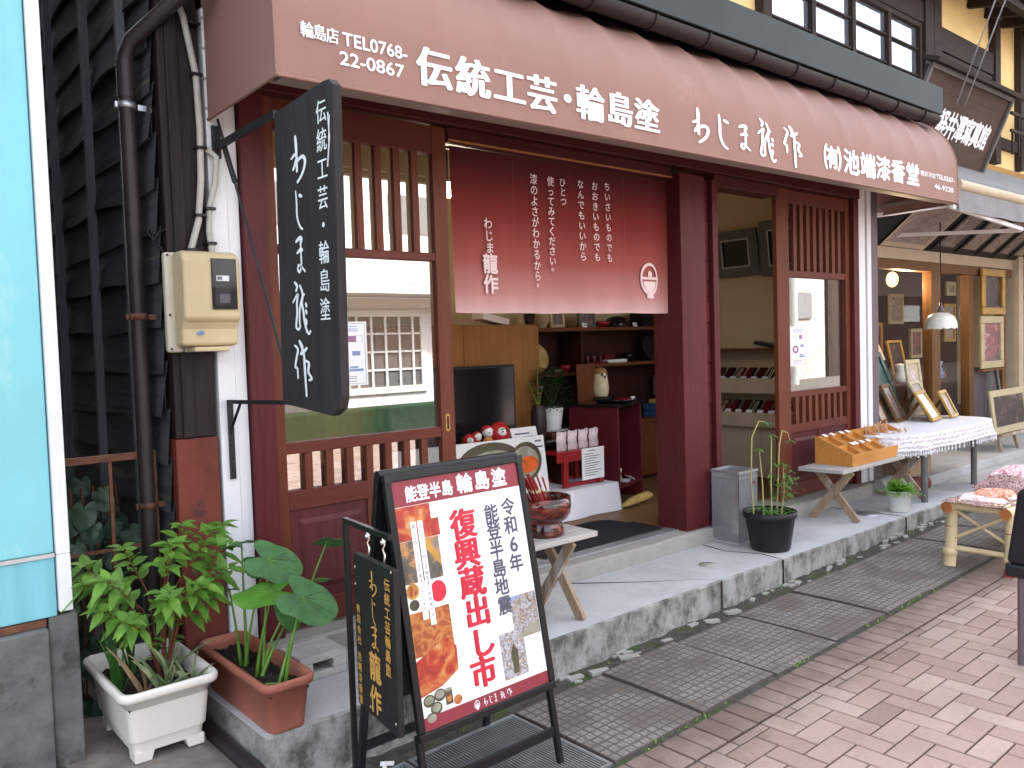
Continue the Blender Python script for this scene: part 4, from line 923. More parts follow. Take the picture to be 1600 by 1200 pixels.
PMAT = ['ph_red','ph_orange','ph_dark','ph_olive','ph_paleolive','inkred','goldframe','ph_rubble','ph_rubble2','blueprint']
def pp_(m, build): mb = MB(); build(mb); PB.part('picture_print', mb, M[PMAT[m]], poster, world=False)
def poly_(m, pts, w_): pp_(m, lambda mb: mb.add([fa_(u, v, w_) for u, v in pts], [tuple(range(len(pts)))]))
def disc_(cu, cv, a, b, m, w_): poly_(m, [(cu+a*math.cos(k*math.pi/12), cv+b*math.sin(k*math.pi/12)) for k in range(24)], w_)
poly_(0, [(.029,.64),(.2,.64),(.2,.70),(.17,.70),(.17,.7535),(.029,.7535)], .0013)
poly_(2, [(.029,.50),(.188,.50),(.188,.639),(.029,.639)], .00135)
poly_(6, [(.12,.62),(.188,.535),(.188,.56),(.14,.635)], .0015)
poly_(1, [(.029,.262),(.193,.262),(.193,.405),(.029,.405)], .0013)
poly_(0, [(.029,.25),(.08,.27),(.165,.30),(.20,.262),(.195,.185),(.12,.15),(.029,.135)], .0014)
disc_(.158,.456,.034,.036,5,.0014); disc_(.055,.475,.026,.026,6,.0014); disc_(.055,.475,.018,.018,1,.0016); disc_(.055,.43,.02,.018,3,.0015)
for cu, cv in ((.06,.118),(.085,.088),(.062,.06),(.105,.125)): disc_(cu,cv,.024,.02,3,.0015+cu*.0005); disc_(cu,cv+.002,.018,.013,4,.0016+cu*.001)
poly_(3, [(.125,.085),(.155,.085),(.155,.135),(.125,.135)], .0017); disc_(.14,.105,.01,.012,1,.0019); disc_(.14,.133,.015,.006,4,.002); disc_(.175,.09,.018,.016,1,.0015)
poly_(7, [(.463,.213),(.588,.213),(.588,.365),(.463,.365)], .0013); poly_(8, [(.388,.088),(.503,.088),(.503,.248),(.388,.248)], .00145)
poly_(9, [(.463,.345),(.52,.365),(.463,.365)], .0016); poly_(4, [(.463,.213),(.588,.213),(.588,.262)], .0016)
poly_(3, [(.435,.1),(.46,.1),(.467,.175),(.447,.205),(.432,.175)], .0018)
for q in ((.110, .352, .132, .700), (.082, .375, .105, .700)): st_ = MB(); rect(st_, *q, .0019); PB.part('caption_strip', st_, M['paper'], poster, world=False)
t1 = MB()
for ch, u in zip('能登半島', (.102,.152,.203,.255)): put(t1, ch, u-.026, .765, u+.026, .822, fp, 0.028)
for ch, u in zip('輪島塗', (.334,.415,.497)): put(t1, ch, u-.037, .763, u+.037, .835, fp, 0.03)
PB.part('white_lettering', t1, M['lettering'], poster, world=False); t1 = MB()
emblem(t1, .238, .032, .262, .064, fp); PB.part('bowl_emblem', t1, M['lettering'], poster, world=False); t1 = MB()
for ch, u, wd in (('わ',.287,.018),('じ',.312,.012),('ま',.333,.013),('龍',.366,.022),('作',.398,.022)): brush(t1, ch, u-wd/2, .034, u+wd/2, .062, fp, 1.0)
PB.part('white_lettering', t1, M['lettering'], poster, world=False)
t2 = MB()
for ch, u, v in (('復',.303,.660),('興',.301,.556),('蔵',.306,.456),('出',.310,.352),('し',.312,.246),('市',.298,.148)): put(t2, ch, u-.058, v-.055, u+.058, v+.055, fp, 0.02, 0.022)
PB.part('red_lettering', t2, M['inkred'], poster, world=False)
t3 = MB()
for ch, u, v in (('令',.520,.687),('和',.521,.619),('6',.521,.548),('年',.520,.480),('能',.437,.675),('登',.437,.612),('半',.436,.545),('島',.435,.478),('地',.435,.412),('震',.437,.344)):
    if ch == '6': put(t3, ch, u-.017, v-.027, u+.017, v+.027, fp, 0.022, em=False)
    else: put(t3, ch, u-.034, v-.035, u+.034, v+.035, fp, 0.024)
PB.part('grey_lettering', t3, M['inkblue'], poster, world=False); t3 = MB()
vert(t3, '私たちは、伝統工芸輪島塗の塗師屋です。', .121, .694, .358, .0155, fp, 1.0, 0.0)
PB.part('grey_lettering', t3, M['inkblue'], poster, world=False); t3 = MB()
vert(t3, '震災に負けず、必ず復活いたします。', .0935, .694, .382, .0155, fp, 1.0, 0.0)
PB.part('grey_lettering', t3, M['inkblue'], poster, world=False)
# ------------------------------------------------------------------ small hanging sign on a stand
SA = -1.682
SS = Thing('small_hanging_sign', 'small black wooden sign with gold lettering hung from a thin black stand', 'sign', (1.352, 2.50, zr(1.35)), SA)
o0 = SS.inv @ Vector((1.35, 2.427, 0.326))
def fsg(u, v, w_): return (o0.x+u, o0.y-w_, o0.z+v)
bm_ = MB(); bm_.prism([(0,0),(.298,-.012),(.303,.507),(.003,.507)], lambda u, v, w_: fsg(u, v, -w_), 0.022)
sgb = SS.part('board', bm_, M['oldblack'], world=False, bevel=0.003)
gl_ = MB(); fg = lambda u, v, w_: fsg(u, v, .0015+w_)
vert(gl_, '伝統工芸輪島塗', .262, .478, .165, .04, fg, 1.05, 0.012, 0.012, du=-.012)
SS.part('gold_lettering', gl_, M['gold'], sgb, world=False); gl_ = MB()
for ch, v, hh in (('わ',.435,.085),('じ',.345,.085),('ま',.262,.075)): brush(gl_, ch, .157-.030*(.55 if ch == 'じ' else 1), v-hh/2, .157+.030*(.5 if ch == 'じ' else 1), v+hh/2, fg, 0.9)
put(gl_, '龍', .105, .115, .193, .215, fg, 0.03); put(gl_, '作', .100, .01, .188, .105, fg, 0.03)
SS.part('gold_lettering', gl_, M['gold'], sgb, world=False); gl_ = MB()
vert(gl_, '有限会社', .034, .345, .205, .031, fg, 1.0, 0.02); SS.part('gold_lettering', gl_, M['gold'], sgb, world=False); gl_ = MB(); vert(gl_, '池端漆香堂', .028, .185, .005, .032, fg, 1.0, 0.02)
SS.part('gold_lettering', gl_, M['gold'], sgb, world=False)
nk = MB()
for u, v in ((.018,.462),(.016,.405),(.285,.03),(.1,.02),(.29,.5)): nk.ell(fsg(u, v, .001), (.004,.002,.005), 8, 4)
SS.part('paint_chip', nk, M['matboard'], sgb, world=False)
st_ = MB(); zt_ = .60
st_.bar(fsg(-.085, zt_, -.012), fsg(.27, zt_, -.012), .018, .018).bar(fsg(-.076, zt_-.0095, -.012), fsg(-.076, -o0.z+.002, -.012), .018, .018, (1,0,0))
st_.bar(fsg(-.2,-o0.z+.009,-.012), fsg(.1,-o0.z+.009,-.012), .018, .016)
SS.part('stand', st_, M['blackmetal'], world=False, bevel=0.002)
for u in (.10, .215):
    h = MB(); h.tube([fsg(u,zt_-.01,-.011), fsg(u+.012,zt_-.03,-.011), fsg(u-.004,zt_-.045,-.011), fsg(u+.012,zt_-.062,-.011), fsg(u+.006,zt_-.08,-.011), fsg(u,.505,-.011)], .0035, 8)
    h.lathe([(0.004,-.006),(.0085,-.006),(.0085,.006),(.004,.006)], fsg(u,zt_-.024,-.011), 12)
    SS.part('hook', h, M['chrome'], world=False)
tp = solo('tape_scrap', 'scrap of white tape on the poster board stand near the ground', 'tape', MB().obox((1.452, 2.43, 0.08), (0.055, .004, .014), Matrix.Rotation(0.3, 3, 'Y')).obox((1.44, 2.428, 0.062), (0.014, .004, .05)), M['paper'], (1.452,2.43,.08))
# ------------------------------------------------------------------ trestle benches
def trestle(label, loc, rz, L, W_, H, legx, group):
    t = Thing('trestle_bench', label, 'bench', loc, rz, group)
    for k in range(3):
        y0 = -W_/2+W_*k/3
        t.part('plank', MB().box(-L/2+0.006*math.sin(k*2+L), y0+0.002, H-0.026, L/2+0.008*math.sin(k*3.3), y0+W_/3-0.002, H+0.001*k), M['greywood'], world=False, bevel=0.003)
    for sx in legx:
        for s_ in (-1, 1):
            t.part('leg', MB().bar((sx+0.0125*s_, s_*(W_/2-.03), H-.03), (sx+0.0125*s_, -s_*(W_/2+.0), 0.0), 0.022, 0.055, (0,1,0)), M['legwood'], world=False, bevel=0.003)
        t.part('bolt', MB().tube([(sx-.03,0,H*.48),(sx+.03,0,H*.48)], 0.008, 8), M['steel'], world=False)
    return t
tb1 = trestle('weathered trestle bench holding the lacquer bowl behind the poster board', (2.43, 2.975, ZW), 0.0, 1.0, 0.30, 0.415, (-.36, .36), 'trestle benches on the walk')
tb2 = trestle('weathered trestle bench holding the orange wooden tray box', (6.17, 3.07, ZW), 0.02, 1.46, 0.34, 0.395, (-.54, .60), 'trestle benches on the walk')
# lacquer bowl with chopsticks
BC = Vector((2.70, 2.96, ZW+0.416))
bw = Thing('lacquer_bowl', 'large footed red and black lacquer bowl full of chopsticks', 'bowl', BC)
b = MB().lathe([(0,.0),(.092,.0),(.096,.012),(.083,.06),(.08,.066),(.105,.078),(.124,.105),(.131,.145),(.128,.188),(.122,.188),(.124,.145),(.115,.11),(.08,.085),(0,.08)], (0,0,0), 48)
bw.part('body', b, M['bowl'], world=False)
tg = MB().prism([(-.02,-.024),(.022,-.02),(.02,.022),(-.022,.02)], lambda u, v, w_: (.102+u*.75, -.088+u*.66-w_-.006, .172+v), .0012); bw.part('price_tag', tg, M['paper'], world=False)
for k in range(30):
    a = random.uniform(0, 6.28); r = .02+.085*math.sqrt(random.random()); lean = random.uniform(.12, .42)
    p0 = BC+Vector((r*math.cos(a)*.5, r*math.sin(a)*.5, .095)); d = Vector((-.42+random.uniform(-.2,.2), .16+random.uniform(-.2,.2), 1)).normalized()
    p1 = p0+d*random.uniform(.19, .215)
    c = MB(); pm1 = p0+(p1-p0)*.62
    c.tube([p0, pm1], [.0032,.004], 6, 0); c.tube([pm1, pm1+(p1-p0)*.06], .0046, 6, 1); c.tube([pm1+(p1-p0)*.06, p1], [.004,.0045], 6, 0)
    solo('chopsticks', 'dark red chopsticks with a gilt band standing in the lacquer bowl', 'chopsticks', c, [M['redlacquer'], M['paleframe']], p0, 'chopsticks standing in the lacquer bowl')
# tray box with wooden cutlery
TB = Thing('tray_box', 'sloping orange wooden tray box with white price tags on the trestle bench', 'display box', (6.21, 3.075, ZW+.396), 0.02)
L, W_, hb, hf = 1.14, 0.285, 0.20, 0.085
for sx in (-1, 1):
    s_ = MB().prism([(-W_/2,0),(W_/2,0),(W_/2,hb),(W_/2-.02,hb),(-W_/2,hf)], lambda u, v, w_: (sx*L/2-(sx*w_), u, v), 0.011) ; TB.part('side', s_, M['traywood'], world=False, bevel=0.001)
TB.part('front_board', MB().box(-L/2+.0115,-W_/2,0,L/2-.0115,-W_/2+.011,hf), M['traywood'], world=False, bevel=.001)
TB.part('back_board', MB().box(-L/2+.0115,W_/2-.011,0,L/2-.0115,W_/2,hb), M['traywood'], world=False, bevel=.001)
TB.part('base_board', MB().box(-L/2+.0115,-W_/2+.0115,.004,L/2-.0115,W_/2-.0115,.012), M['traywood'], world=False)
def slope(y): return hf+(hb-hf)*(y+W_/2)/(W_-.02)
TB.part('step_board', MB().box(-L/2+.0115,-.012,.012,L/2-.0115,-.002,slope(-.007)-.008), M['traywood'], world=False)
TB.part('sloping_board', MB().prism([(-W_/2+.0115,.035),(W_/2-.0115,.145),(W_/2-.0115,.153),(-W_/2+.0115,.043)], lambda u, v, w_: (-L/2+.012+w_, u, v), L-.024), M['traywood'], world=False)
for k in range(1, 6):
    x = -L/2+L*k/6
    TB.part('divider', MB().prism([(-W_/2+.0115,.012),(W_/2-.0115,.012),(W_/2-.0115,hb-.012),(-W_/2+.0115,hf-.012)], lambda u, v, w_: (x+w_, u, v), .007), M['traywood'], world=False)
for k, (x, y) in enumerate([(-.47,.115),(-.36,.115),(-.22,.115),(-.12,.115),(-.34,-.03),(-.285,-.03),(-.19,-.03),(-.09,-.03),(.10,-.02),(.19,-.02)]):
    z = slope(y)+.004; g = MB().prism([(-.024,-.02),(.022,-.018),(.024,.02),(-.022,.018)], lambda u, v, w_: (x+u, y+v*.9, z+v*.35+w_), .0012)
    TB.part('price_tag', g, M['paper'], world=False)
for k in range(34):
    x = 6.21+(random.uniform(.10,.55) if k < 18 else random.uniform(.30,.56)); y = 3.075+(random.uniform(.04,.12) if k < 18 else random.uniform(-.10,.0))
    z = ZW+.396+(.11 if k < 18 else .06); p0 = Vector((x,y,z)); d = Vector((random.uniform(-.25,.25), random.uniform(.1,.55), 1)).normalized(); p1 = p0+d*random.uniform(.06,.12)
    c = MB().tube([p0, p1], [.005,.004], 6).ell(p1, (.012,.004,.016), 10, 6)
    solo('wooden_spoon', 'small pale wooden spoon standing at the right end of the tray box', 'spoon', c, M['woodpale'] if 'woodpale' in M else M.setdefault('woodpale', wood('pale_spoon_wood', (0.45,0.24,0.13), (0.58,0.34,0.2), 'z', 0.5, 8, 0.1)), p0, 'wooden spoons in the tray box')
# wire umbrella bin
BN = Thing('mesh_bin', 'grey perforated steel umbrella bin beside the maroon column', 'umbrella bin', (4.62, 3.205, ZW), 0.0)
def meshsheet():
    mb = MB(); s_ = .105; H = .47; n = 26; r = .0011
    for k in range(n+1):
        q = -s_+2*s_*k/n
        for a, b in (((q,-s_),(q,-s_)),((q,s_),(q,s_)),((-s_,q),(-s_,q)),((s_,q),(s_,q))): mb.box(a[0]-r,a[1]-r,.02,a[0]+r,a[1]+r,H)
    for k in range(56):
        z = .02+(H-.02)*k/56
        mb.box(-s_,-s_-r,z-r,s_,-s_+r,z+r).box(-s_,s_-r,z-r,s_,s_+r,z+r).box(-s_-r,-s_,z-r,-s_+r,s_,z+r).box(s_-r,-s_,z-r,s_+r,s_,z+r)
    return mb
BN.part('mesh_side', meshsheet(), M['steelmesh'], world=False)
BN.part('rim', MB().bar((-.108,-.108,.475),(.108,-.108,.475),.008,.016).bar((-.108,.108,.475),(.108,.108,.475),.008,.016).bar((-.108,-.1035,.475),(-.108,.1035,.475),.008,.016).bar((.108,-.1035,.475),(.108,.1035,.475),.008,.016).bar((-.108,-.108,.435),(.108,-.108,.435),.006,.006).bar((-.108,-.1,.435),(-.108,.1,.435),.006,.006), M['steel'], world=False)
BN.part('base', MB().box(-.108,-.108,.002,.108,.108,.022), M['steelmesh'], world=False, bevel=.003)
BN.part('rust_label', MB().box(.035,-.1105,.385,.075,-.1092,.405), M['rust'], world=False)
# ------------------------------------------------------------------ plants
def leaf(mb, base, d, up, L, W_, fold=.25, droop=.2, m=0, n=5, shape=None):
    d = Vector(d).normalized(); up = Vector(up); s = d.cross(up)
    if s.length < 1e-3: s = d.cross(Vector((1,0,0)))
    s.normalize(); up = s.cross(d); base = Vector(base); V = []; F = []
    for i in range(n+1):
        t = i/n; c = base+d*(L*t)-Vector((0,0,1))*(droop*L*t*t)
        wd = W_/2*(shape(t) if shape else (math.sin(math.pi*min(1, t**.8))*(1-.25*t)))
        V += [c-s*wd+up*fold*wd, c, c+s*wd+up*fold*wd]
    for i in range(n):
        for j in (0, 1): F.append((3*i+j, 3*i+j+1, 3*i+3+j+1, 3*i+3+j))
    mb.add(V, F, m, True)
def blade(mb, base, tip, w_, bend=(0,0,0), m=0, n=6, thick=0.0):
    base, tip, bend = Vector(base), Vector(tip), Vector(bend); V = []; F = []
    s = (tip-base).cross(Vector((0.6,-0.8,0.2))).normalized()
    for i in range(n+1):
        t = i/n; c = base+(tip-base)*t+bend*(4*t*(1-t)); wd = w_/2*(1-t**1.6)+.0006
        V += [c-s*wd, c+Vector((-.4,-.6,0))*thick*wd, c+s*wd]
    for i in range(n):
        for j in (0, 1): F.append((3*i+j, 3*i+j+1, 3*i+3+j+1, 3*i+3+j))
    mb.add(V, F, m, True)
def planter(t, x0, x1, y0, y1, zb, zt_, tap, rim, mt, soil_z, feet=True):
    """rounded rectangular trough, walls tapering to the foot"""
    def rr(ax0, ax1, ay0, ay1, r, z, n=6):
        P = []
        for cx, cy, a0 in ((ax1-r,ay0+r,-90),(ax1-r,ay1-r,0),(ax0+r,ay1-r,90),(ax0+r,ay0+r,180)):
            for k in range(n+1): a = R(a0+90*k/n); P.append((cx+r*math.cos(a), cy+r*math.sin(a), z))
        return P
    H = zt_-zb; rings = []
    def ring(f, z, r=.035): 
        d = tap*(1-f); return rr(x0+rim+d, x1-rim-d, y0+rim+d*1.2, y1-rim-d*1.2, r, z)
    R_ = ([ring(.0, zb+.035), ring(.05, zb+.05), ring(.12, zb+.06)] if feet else [ring(-.3, zb, .02), ring(.0, zb+.004), ring(.06, zb+.012)])+[ring(.9, zt_-.035), rr(x0+.003,x1-.003,y0+.003,y1-.003,.045,zt_-.032), rr(x0,x1,y0,y1,.047,zt_-.022), rr(x0,x1,y0,y1,.047,zt_-.008), rr(x0+.006,x1-.006,y0+.006,y1-.006,.043,zt_), rr(x0+rim,x1-rim,y0+rim,y1-rim,.034,zt_-.003), ring(.85, zt_-.035), ring(.4, zb+.08)]
    n = len(R_[0]); mb = MB(); V = [p for r_ in R_ for p in r_]
    mb.add(V, [(i*n+k, i*n+(k+1)%n, (i+1)*n+(k+1)%n, (i+1)*n+k) for i in range(len(R_)-1) for k in range(n)], 0, True)
    t.part('tub', mb, mt)
    for cx0, cx1, cy0, cy1 in () if not feet else ((x0+rim+tap, x0+rim+tap+.07, y0+rim+tap*1.2, y0+rim+tap*1.2+.08),(x1-rim-tap-.07, x1-rim-tap, y0+rim+tap*1.2, y0+rim+tap*1.2+.08),(x0+rim+tap, x0+rim+tap+.07, y1-rim-tap*1.2-.08, y1-rim-tap*1.2),(x1-rim-tap-.07, x1-rim-tap, y1-rim-tap*1.2-.08, y1-rim-tap*1.2)):
        ft = MB(); mx, my = (cx0+cx1)/2, (cy0+cy1)/2
        lo = [(mx+(a-mx)*.62+(.012 if a < mx else -.012)*0, my+(b_-my)*.62) for a, b_ in ((cx0,cy0),(cx1,cy0),(cx1,cy1),(cx0,cy1))]
        hi = [(cx0,cy0),(cx1,cy0),(cx1,cy1),(cx0,cy1)]
        # keep the outer sides upright
        outx = cx0 if mx < (x0+x1)/2 else cx1; outy = cy0 if my < (y0+y1)/2 else cy1
        lo = [(outx if abs(h[0]-outx) < 1e-6 else l[0], outy if abs(h[1]-outy) < 1e-6 else l[1]) for l, h in zip(lo, hi)]
        ft.add([(a,b_,zb) for a,b_ in lo]+[(a,b_,zb+.04) for a,b_ in hi], [(3,2,1,0),(4,5,6,7),(0,1,5,4),(1,2,6,5),(2,3,7,6),(3,0,4,7)]); t.part('foot', ft, mt, bevel=.004)
    so_ = MB(); d = tap*.3+rim+.003
    so_.grid(lambda u, v: (x0+d+(x1-x0-2*d)*u, y0+d+(y1-y0-2*d)*v, soil_z+.012*math.sin(u*9)*math.sin(v*13)+random.uniform(-.006,.008)), 26, 40, smooth=False)
    t.part('soil', so_, M['soil'])
ZS = 0.085
solo('stone_slab', 'rough brown grey stone slab under the white planter', 'stone slab', MB().grid(lambda u, v: (0.62+.47*u+.012*math.sin(v*6), 2.80+.75*v+.015*math.sin(u*7), ZS-.002+.004*math.sin(u*11+v*5)-.03*max(0, u-.85)/.15*(1 if v < .4 else .3)), 20, 24).add([(0.62,2.80,-.2),(1.09,2.81,-.2),(1.09,2.81,ZS-.035),(0.62,2.80,ZS-.004)], [(0,1,2,3)]).add([(1.09,2.81,-.2),(1.1,3.55,-.2),(1.1,3.55,ZS-.02),(1.09,2.81,ZS-.03)], [(0,1,2,3)]), M['stone2'], (0.85,3.1,ZS))
WP = Thing('white_planter', 'long white plastic planter with short feet on the stone slab', 'planter', (0.925, 3.22, ZS))
planter(WP, 0.752, 1.097, 2.965, 3.50, ZS, 0.352, 0.03, 0.022, M['whiteplastic'], 0.285)
TP = Thing('terracotta_planter', 'long terracotta plastic planter holding taro plants', 'planter', (1.245, 3.03, ZW))
planter(TP, 1.145, 1.345, 2.70, 3.36, ZW, 0.352, 0.016, 0.016, M['terracotta'], 0.30, False)
# leafy shrub
def shrub():
    t = Thing('leafy_shrub', 'bright green leafy shrub with reddish stems rooted in the white planter', 'shrub', (0.98, 3.24, 0.29))
    sm, lf = MB(), MB(); base = Vector((0.98, 3.25, 0.29))
    tips = [(-.25,-.05,.48),(-.20,-.12,.50),(-.10,.05,.58),(.02,-.10,.60),(.10,.03,.64),(.18,-.06,.62),(.23,-.10,.55),(.20,-.16,.46),(.10,-.18,.42),(-.02,-.2,.40),(-.16,-.17,.33),(-.21,-.1,.37),(-.02,-.12,.40),(.14,-.16,.36),(.24,.0,.62),(-.24,.02,.54)]
    for tx, ty, tz in tips:
        tip = base+Vector((tx*1.05, ty, tz*.86)); mid = base+Vector((tx*.35, ty*.3, tz*.55))
        sm.tube([base+Vector((tx*.05,ty*.05,0)), mid, tip], [.0045,.003,.0015], 6)
        dv = (tip-mid).normalized()
        for k in range(13):
            f = .30+.70*k/12; q = mid+(tip-mid)*f; a = k*2.4+tx*7
            side = dv.cross(Vector((math.cos(a), math.sin(a), .2))).normalized()
            d = (side*1.0+dv*.35+Vector((0,-.12,.12)))
            leaf(lf, q, d, (0,-.5,1), random.uniform(.06,.10), random.uniform(.032,.046), .3, random.uniform(.1,.5))
        for k in range(3):
            a = k*2.1+ty*9; leaf(lf, tip, Vector((math.cos(a), math.sin(a), .35)), (0,-.2,1), random.uniform(.06,.09), .032, .3, .25)
        for k in range(3):
            f = random.uniform(.3,.9); q = base+(mid-base)*f; a = random.uniform(0,6.28)
            if tz < .45 or f > .7: leaf(lf, q, Vector((math.cos(a), math.sin(a), .3)), (0,0,1), random.uniform(.045,.08), .03, .3, .3)
    t.part('stem', sm, M['redstem']); t.part('foliage', lf, M['shrubleaf'])
shrub()
# aloes and blades
def aloe(label, x, y, spec, dry=False):
    t = Thing('aloe_plant', label, 'aloe', (x, y, .285), 0, 'aloes in the white planter'); mb = MB()
    for dx, dy, dz, w_, bx in spec:
        blade(mb, (x,y,.275), (x+dx*1.15,y+dy*1.15,.285+dz*1.15), w_*1.1, (bx,0,.02), 0, 8, .7)
        if not dry: blade(mb, (x+dx*.2,y+dy*.2,.275), (x-dy*.7,y+dx*.5,.285+dz*.7), w_*.8, (bx,0,.02), 0, 8, .7)
    t.part('leaf', mb, M['dryaloe'] if dry else M['aloe']); return t
aloe('grey green aloe with tall upright leaf at the right rear of the white planter', 1.0, 3.24, [(.03,-.02,.30,.032,.0),(.10,-.1,.12,.026,0),(.16,-.12,.13,.022,-.03),(-.08,-.06,.13,.03,0),(-.05,-.12,.10,.028,0),(-.02,.02,.16,.026,0)])
aloe('mottled aloe cluster at the front centre of the white planter', .93, 3.08, [(-.10,-.03,.14,.028,0),(-.05,-.02,.17,.024,.03),(.0,-.05,.05,.02,0),(.05,.03,.10,.02,0),(.10,-.02,.05,.02,0),(-.06,.08,.12,.026,0)])
aloe('small aloe at the front right rim of the white planter', 1.02, 3.07, [(.07,-.04,.07,.026,0),(.05,.06,.09,.02,0),(-.05,.02,.06,.018,0),(.02,-.03,.05,.02,0),(-.03,.07,.08,.02,0)])
aloe('dried brown aloe leaning over the left rim of the white planter', .87, 3.09, [(-.11,.0,.19,.024,0),(-.05,.01,.15,.018,.02),(.03,.0,.04,.02,0)], True)
def blades(label, x, y, n, h, sp, group):
    t = Thing('grass_clump', label, 'grass clump', (x, y, .29), 0, group); mb = MB()
    for k in range(n):
        a = random.uniform(0,6.28); r = random.uniform(.2,1)*sp
        blade(mb, (x+random.uniform(-.015,.015),y+random.uniform(-.015,.015),.28), (x+r*math.cos(a)-.02, y+r*math.sin(a)-.02, .29+h*random.uniform(.55,1)), random.uniform(.012,.02), (0,0,.02), 0, 7)
    t.part('blade', mb, M['grassblade'])
blades('upright green blades at the left rim of the white planter', .80, 3.18, 9, .30, .09, 'blade clumps in the white planter')
blades('upright green blades at the rear of the white planter', .90, 3.36, 7, .33, .07, 'blade clumps in the white planter')
def lily_blade():
    mb = MB(); P = [Vector((.82,3.20,.29)),Vector((.84,3.16,.36)),Vector((.875,3.1,.385)),Vector((.91,3.05,.36)),Vector((.93,3.02,.32))]
    V = []
    for i, p in enumerate(P): wd = (.010,.013,.013,.010,.001)[i]; V += [p+Vector((-.5*wd,-.8*wd,.3*wd)), p-Vector((-.5*wd,-.8*wd,.3*wd))]
    mb.add(V, [(2*i,2*i+1,2*i+3,2*i+2) for i in range(4)], 0, True); return mb
solo('bent_leaf', 'single bright yellow green leaf arching over the white planter front', 'leaf', lily_blade(), M['tarobright'], (.82,3.2,.29))
# taro plants
def taro_leaf(mb, c, nrm, tipdir, L, W_, m=0):
    c = Vector(c); nrm = Vector(nrm).normalized(); t = Vector(tipdir); t = (t-nrm*t.dot(nrm)).normalized(); s = t.cross(nrm)
    n = 28; ring = []
    for k in range(n):
        a = 2*math.pi*k/n
        r = 1.0; x = math.sin(a); y = math.cos(a)
        rr_ = (0.62+0.38*max(0, y)**2.2) if y > 0 else (0.62+.14*abs(y)-.55*max(0, -y-.86)/.14)
        px, py = x*rr_*1.0, y*rr_
        ring.append((px, py))
    V = [c]; F = []
    for f in (.5, 1.0):
        for k, (px, py) in enumerate(ring):
            a = 2*math.pi*k/n
            wob_ = .035*math.sin(a*5+L*40)*f*f; cup = -.16*f*f*(px*px)-.12*f*f*max(0, py)
            V.append(c+s*(px*f*W_/1.24)+t*(py*f*L*.8)+nrm*((wob_+cup)*L))
    for k in range(n): F.append((0, 1+k, 1+(k+1)%n)); F.append((1+k, 1+n+k, 1+n+(k+1)%n, 1+(k+1)%n))
    mb.add(V, F, m, True)
def taro(label, root, leaves):
    t = Thing('taro_plant', label, 'taro plant', root, 0, 'taro plants in the terracotta planter'); sm = MB()
    for k, (c, nrm, tip, L, W_, bright) in enumerate(leaves):
        r = Vector(root)+Vector((.012*math.cos(k*2.3), .015*math.sin(k*2.3), 0)); c = Vector(c); mid = (r+c)/2+Vector((0,0,.03))+(r-c)*.08
        sm.tube([r, r+(mid-r)*.5+Vector((0,0,.01)), mid, c-Vector(nrm).normalized()*.004], [.0085,.006,.0045,.003], 8)
        lf = MB(); taro_leaf(lf, c, nrm, tip, L*1.22, W_*1.2); lo_ = t.part('leaf', lf, M['tarobright'] if bright else M['taroleaf'])
        vn = MB()
        for q in (1, 3, 5, 24, 26, 8, 21, 29-1): vn.tube([Vector(lf.v[0])+Vector(nrm)*.001, Vector(lf.v[1+q % 28])+Vector(nrm)*.0012, Vector(lf.v[29+q % 28])+Vector(nrm)*.0008], [.0015,.0009,.0004], 5)
        t.part('vein', vn, M['stem'], lo_)
    t.part('stalk', sm, M['stem'])
taro('taro plant rooted at the rear of the terracotta planter', (1.235,3.10,.30), [((1.255,3.12,.772),(0.0,.28,.96),(-1,.2,-.1),.10,.11,False),((1.20,3.12,.60),(.1,.2,.97),(-.9,.2,-.15),.065,.06,False),((1.32,3.07,.68),(0,-.35,.9),(.9,-.1,-.3),.13,.12,False)])
taro('taro plant rooted in the middle of the terracotta planter', (1.23,2.94,.30), [((1.31,3.0,.715),(-.2,-.72,.62),(.72,-.1,-.62),.14,.125,False),((1.275,2.90,.622),(.05,-.34,.94),(-1,.1,0),.15,.12,True),((1.48,2.98,.605),(0,.12,1),(1,.2,0),.085,.07,False),((1.345,2.93,.535),(0,-.8,.5),(.1,0,-1),.09,.08,False)])
taro('taro plant rooted at the front of the terracotta planter', (1.258,2.81,.30), [((1.34,2.79,.607),(-.2,-.72,.64),(.66,-.1,-.72),.145,.13,False),((1.515,2.92,.765),(.2,.5,.85),(.9,-.3,-.42),.10,.07,False)])
fl = MB(); fl.tube([(1.19,2.80,.325),(1.24,2.75,.328),(1.285,2.735,.325),(1.29,2.725,.305)], .004, 6); solo('fallen_stalk', 'pale bent taro stalk lying on the soil of the terracotta planter', 'stalk', fl, M['stem'], (1.25,2.75,.32))
# concrete block and black pipe
CB = MB(); bx0, bx1, by0, by1, bz0, bz1 = 1.455, 1.665, 3.08, 3.27, ZW+.001, ZW+.101
CB.box(bx0,by0,bz0,bx1,by1,bz0+.03).box(bx0,by0,bz1-.03,bx1,by1,bz1).box(bx0,by0,bz0+.0302,bx0+.06,by1,bz1-.0302).box(bx1-.06,by0,bz0+.0302,bx1,by1,bz1-.0302)
CB.box(bx0+.0605,by1-.02,bz0+.031,bx1-.0605,by1-.01,bz1-.031)
solo('concrete_block', 'half concrete block with a slot lying by the shop threshold', 'concrete block', CB, M['concblock'], (1.56,3.17,ZW), bevel=.004)
solo('black_hose', 'black drain pipe lying between the planters in the alley mouth', 'pipe', MB().tube([(1.13,2.62,.03),(1.115,2.9,.045),(1.10,3.35,.06),(1.08,3.8,.06)], .036, 14), M['pipe'], (1.12,2.8,.05))
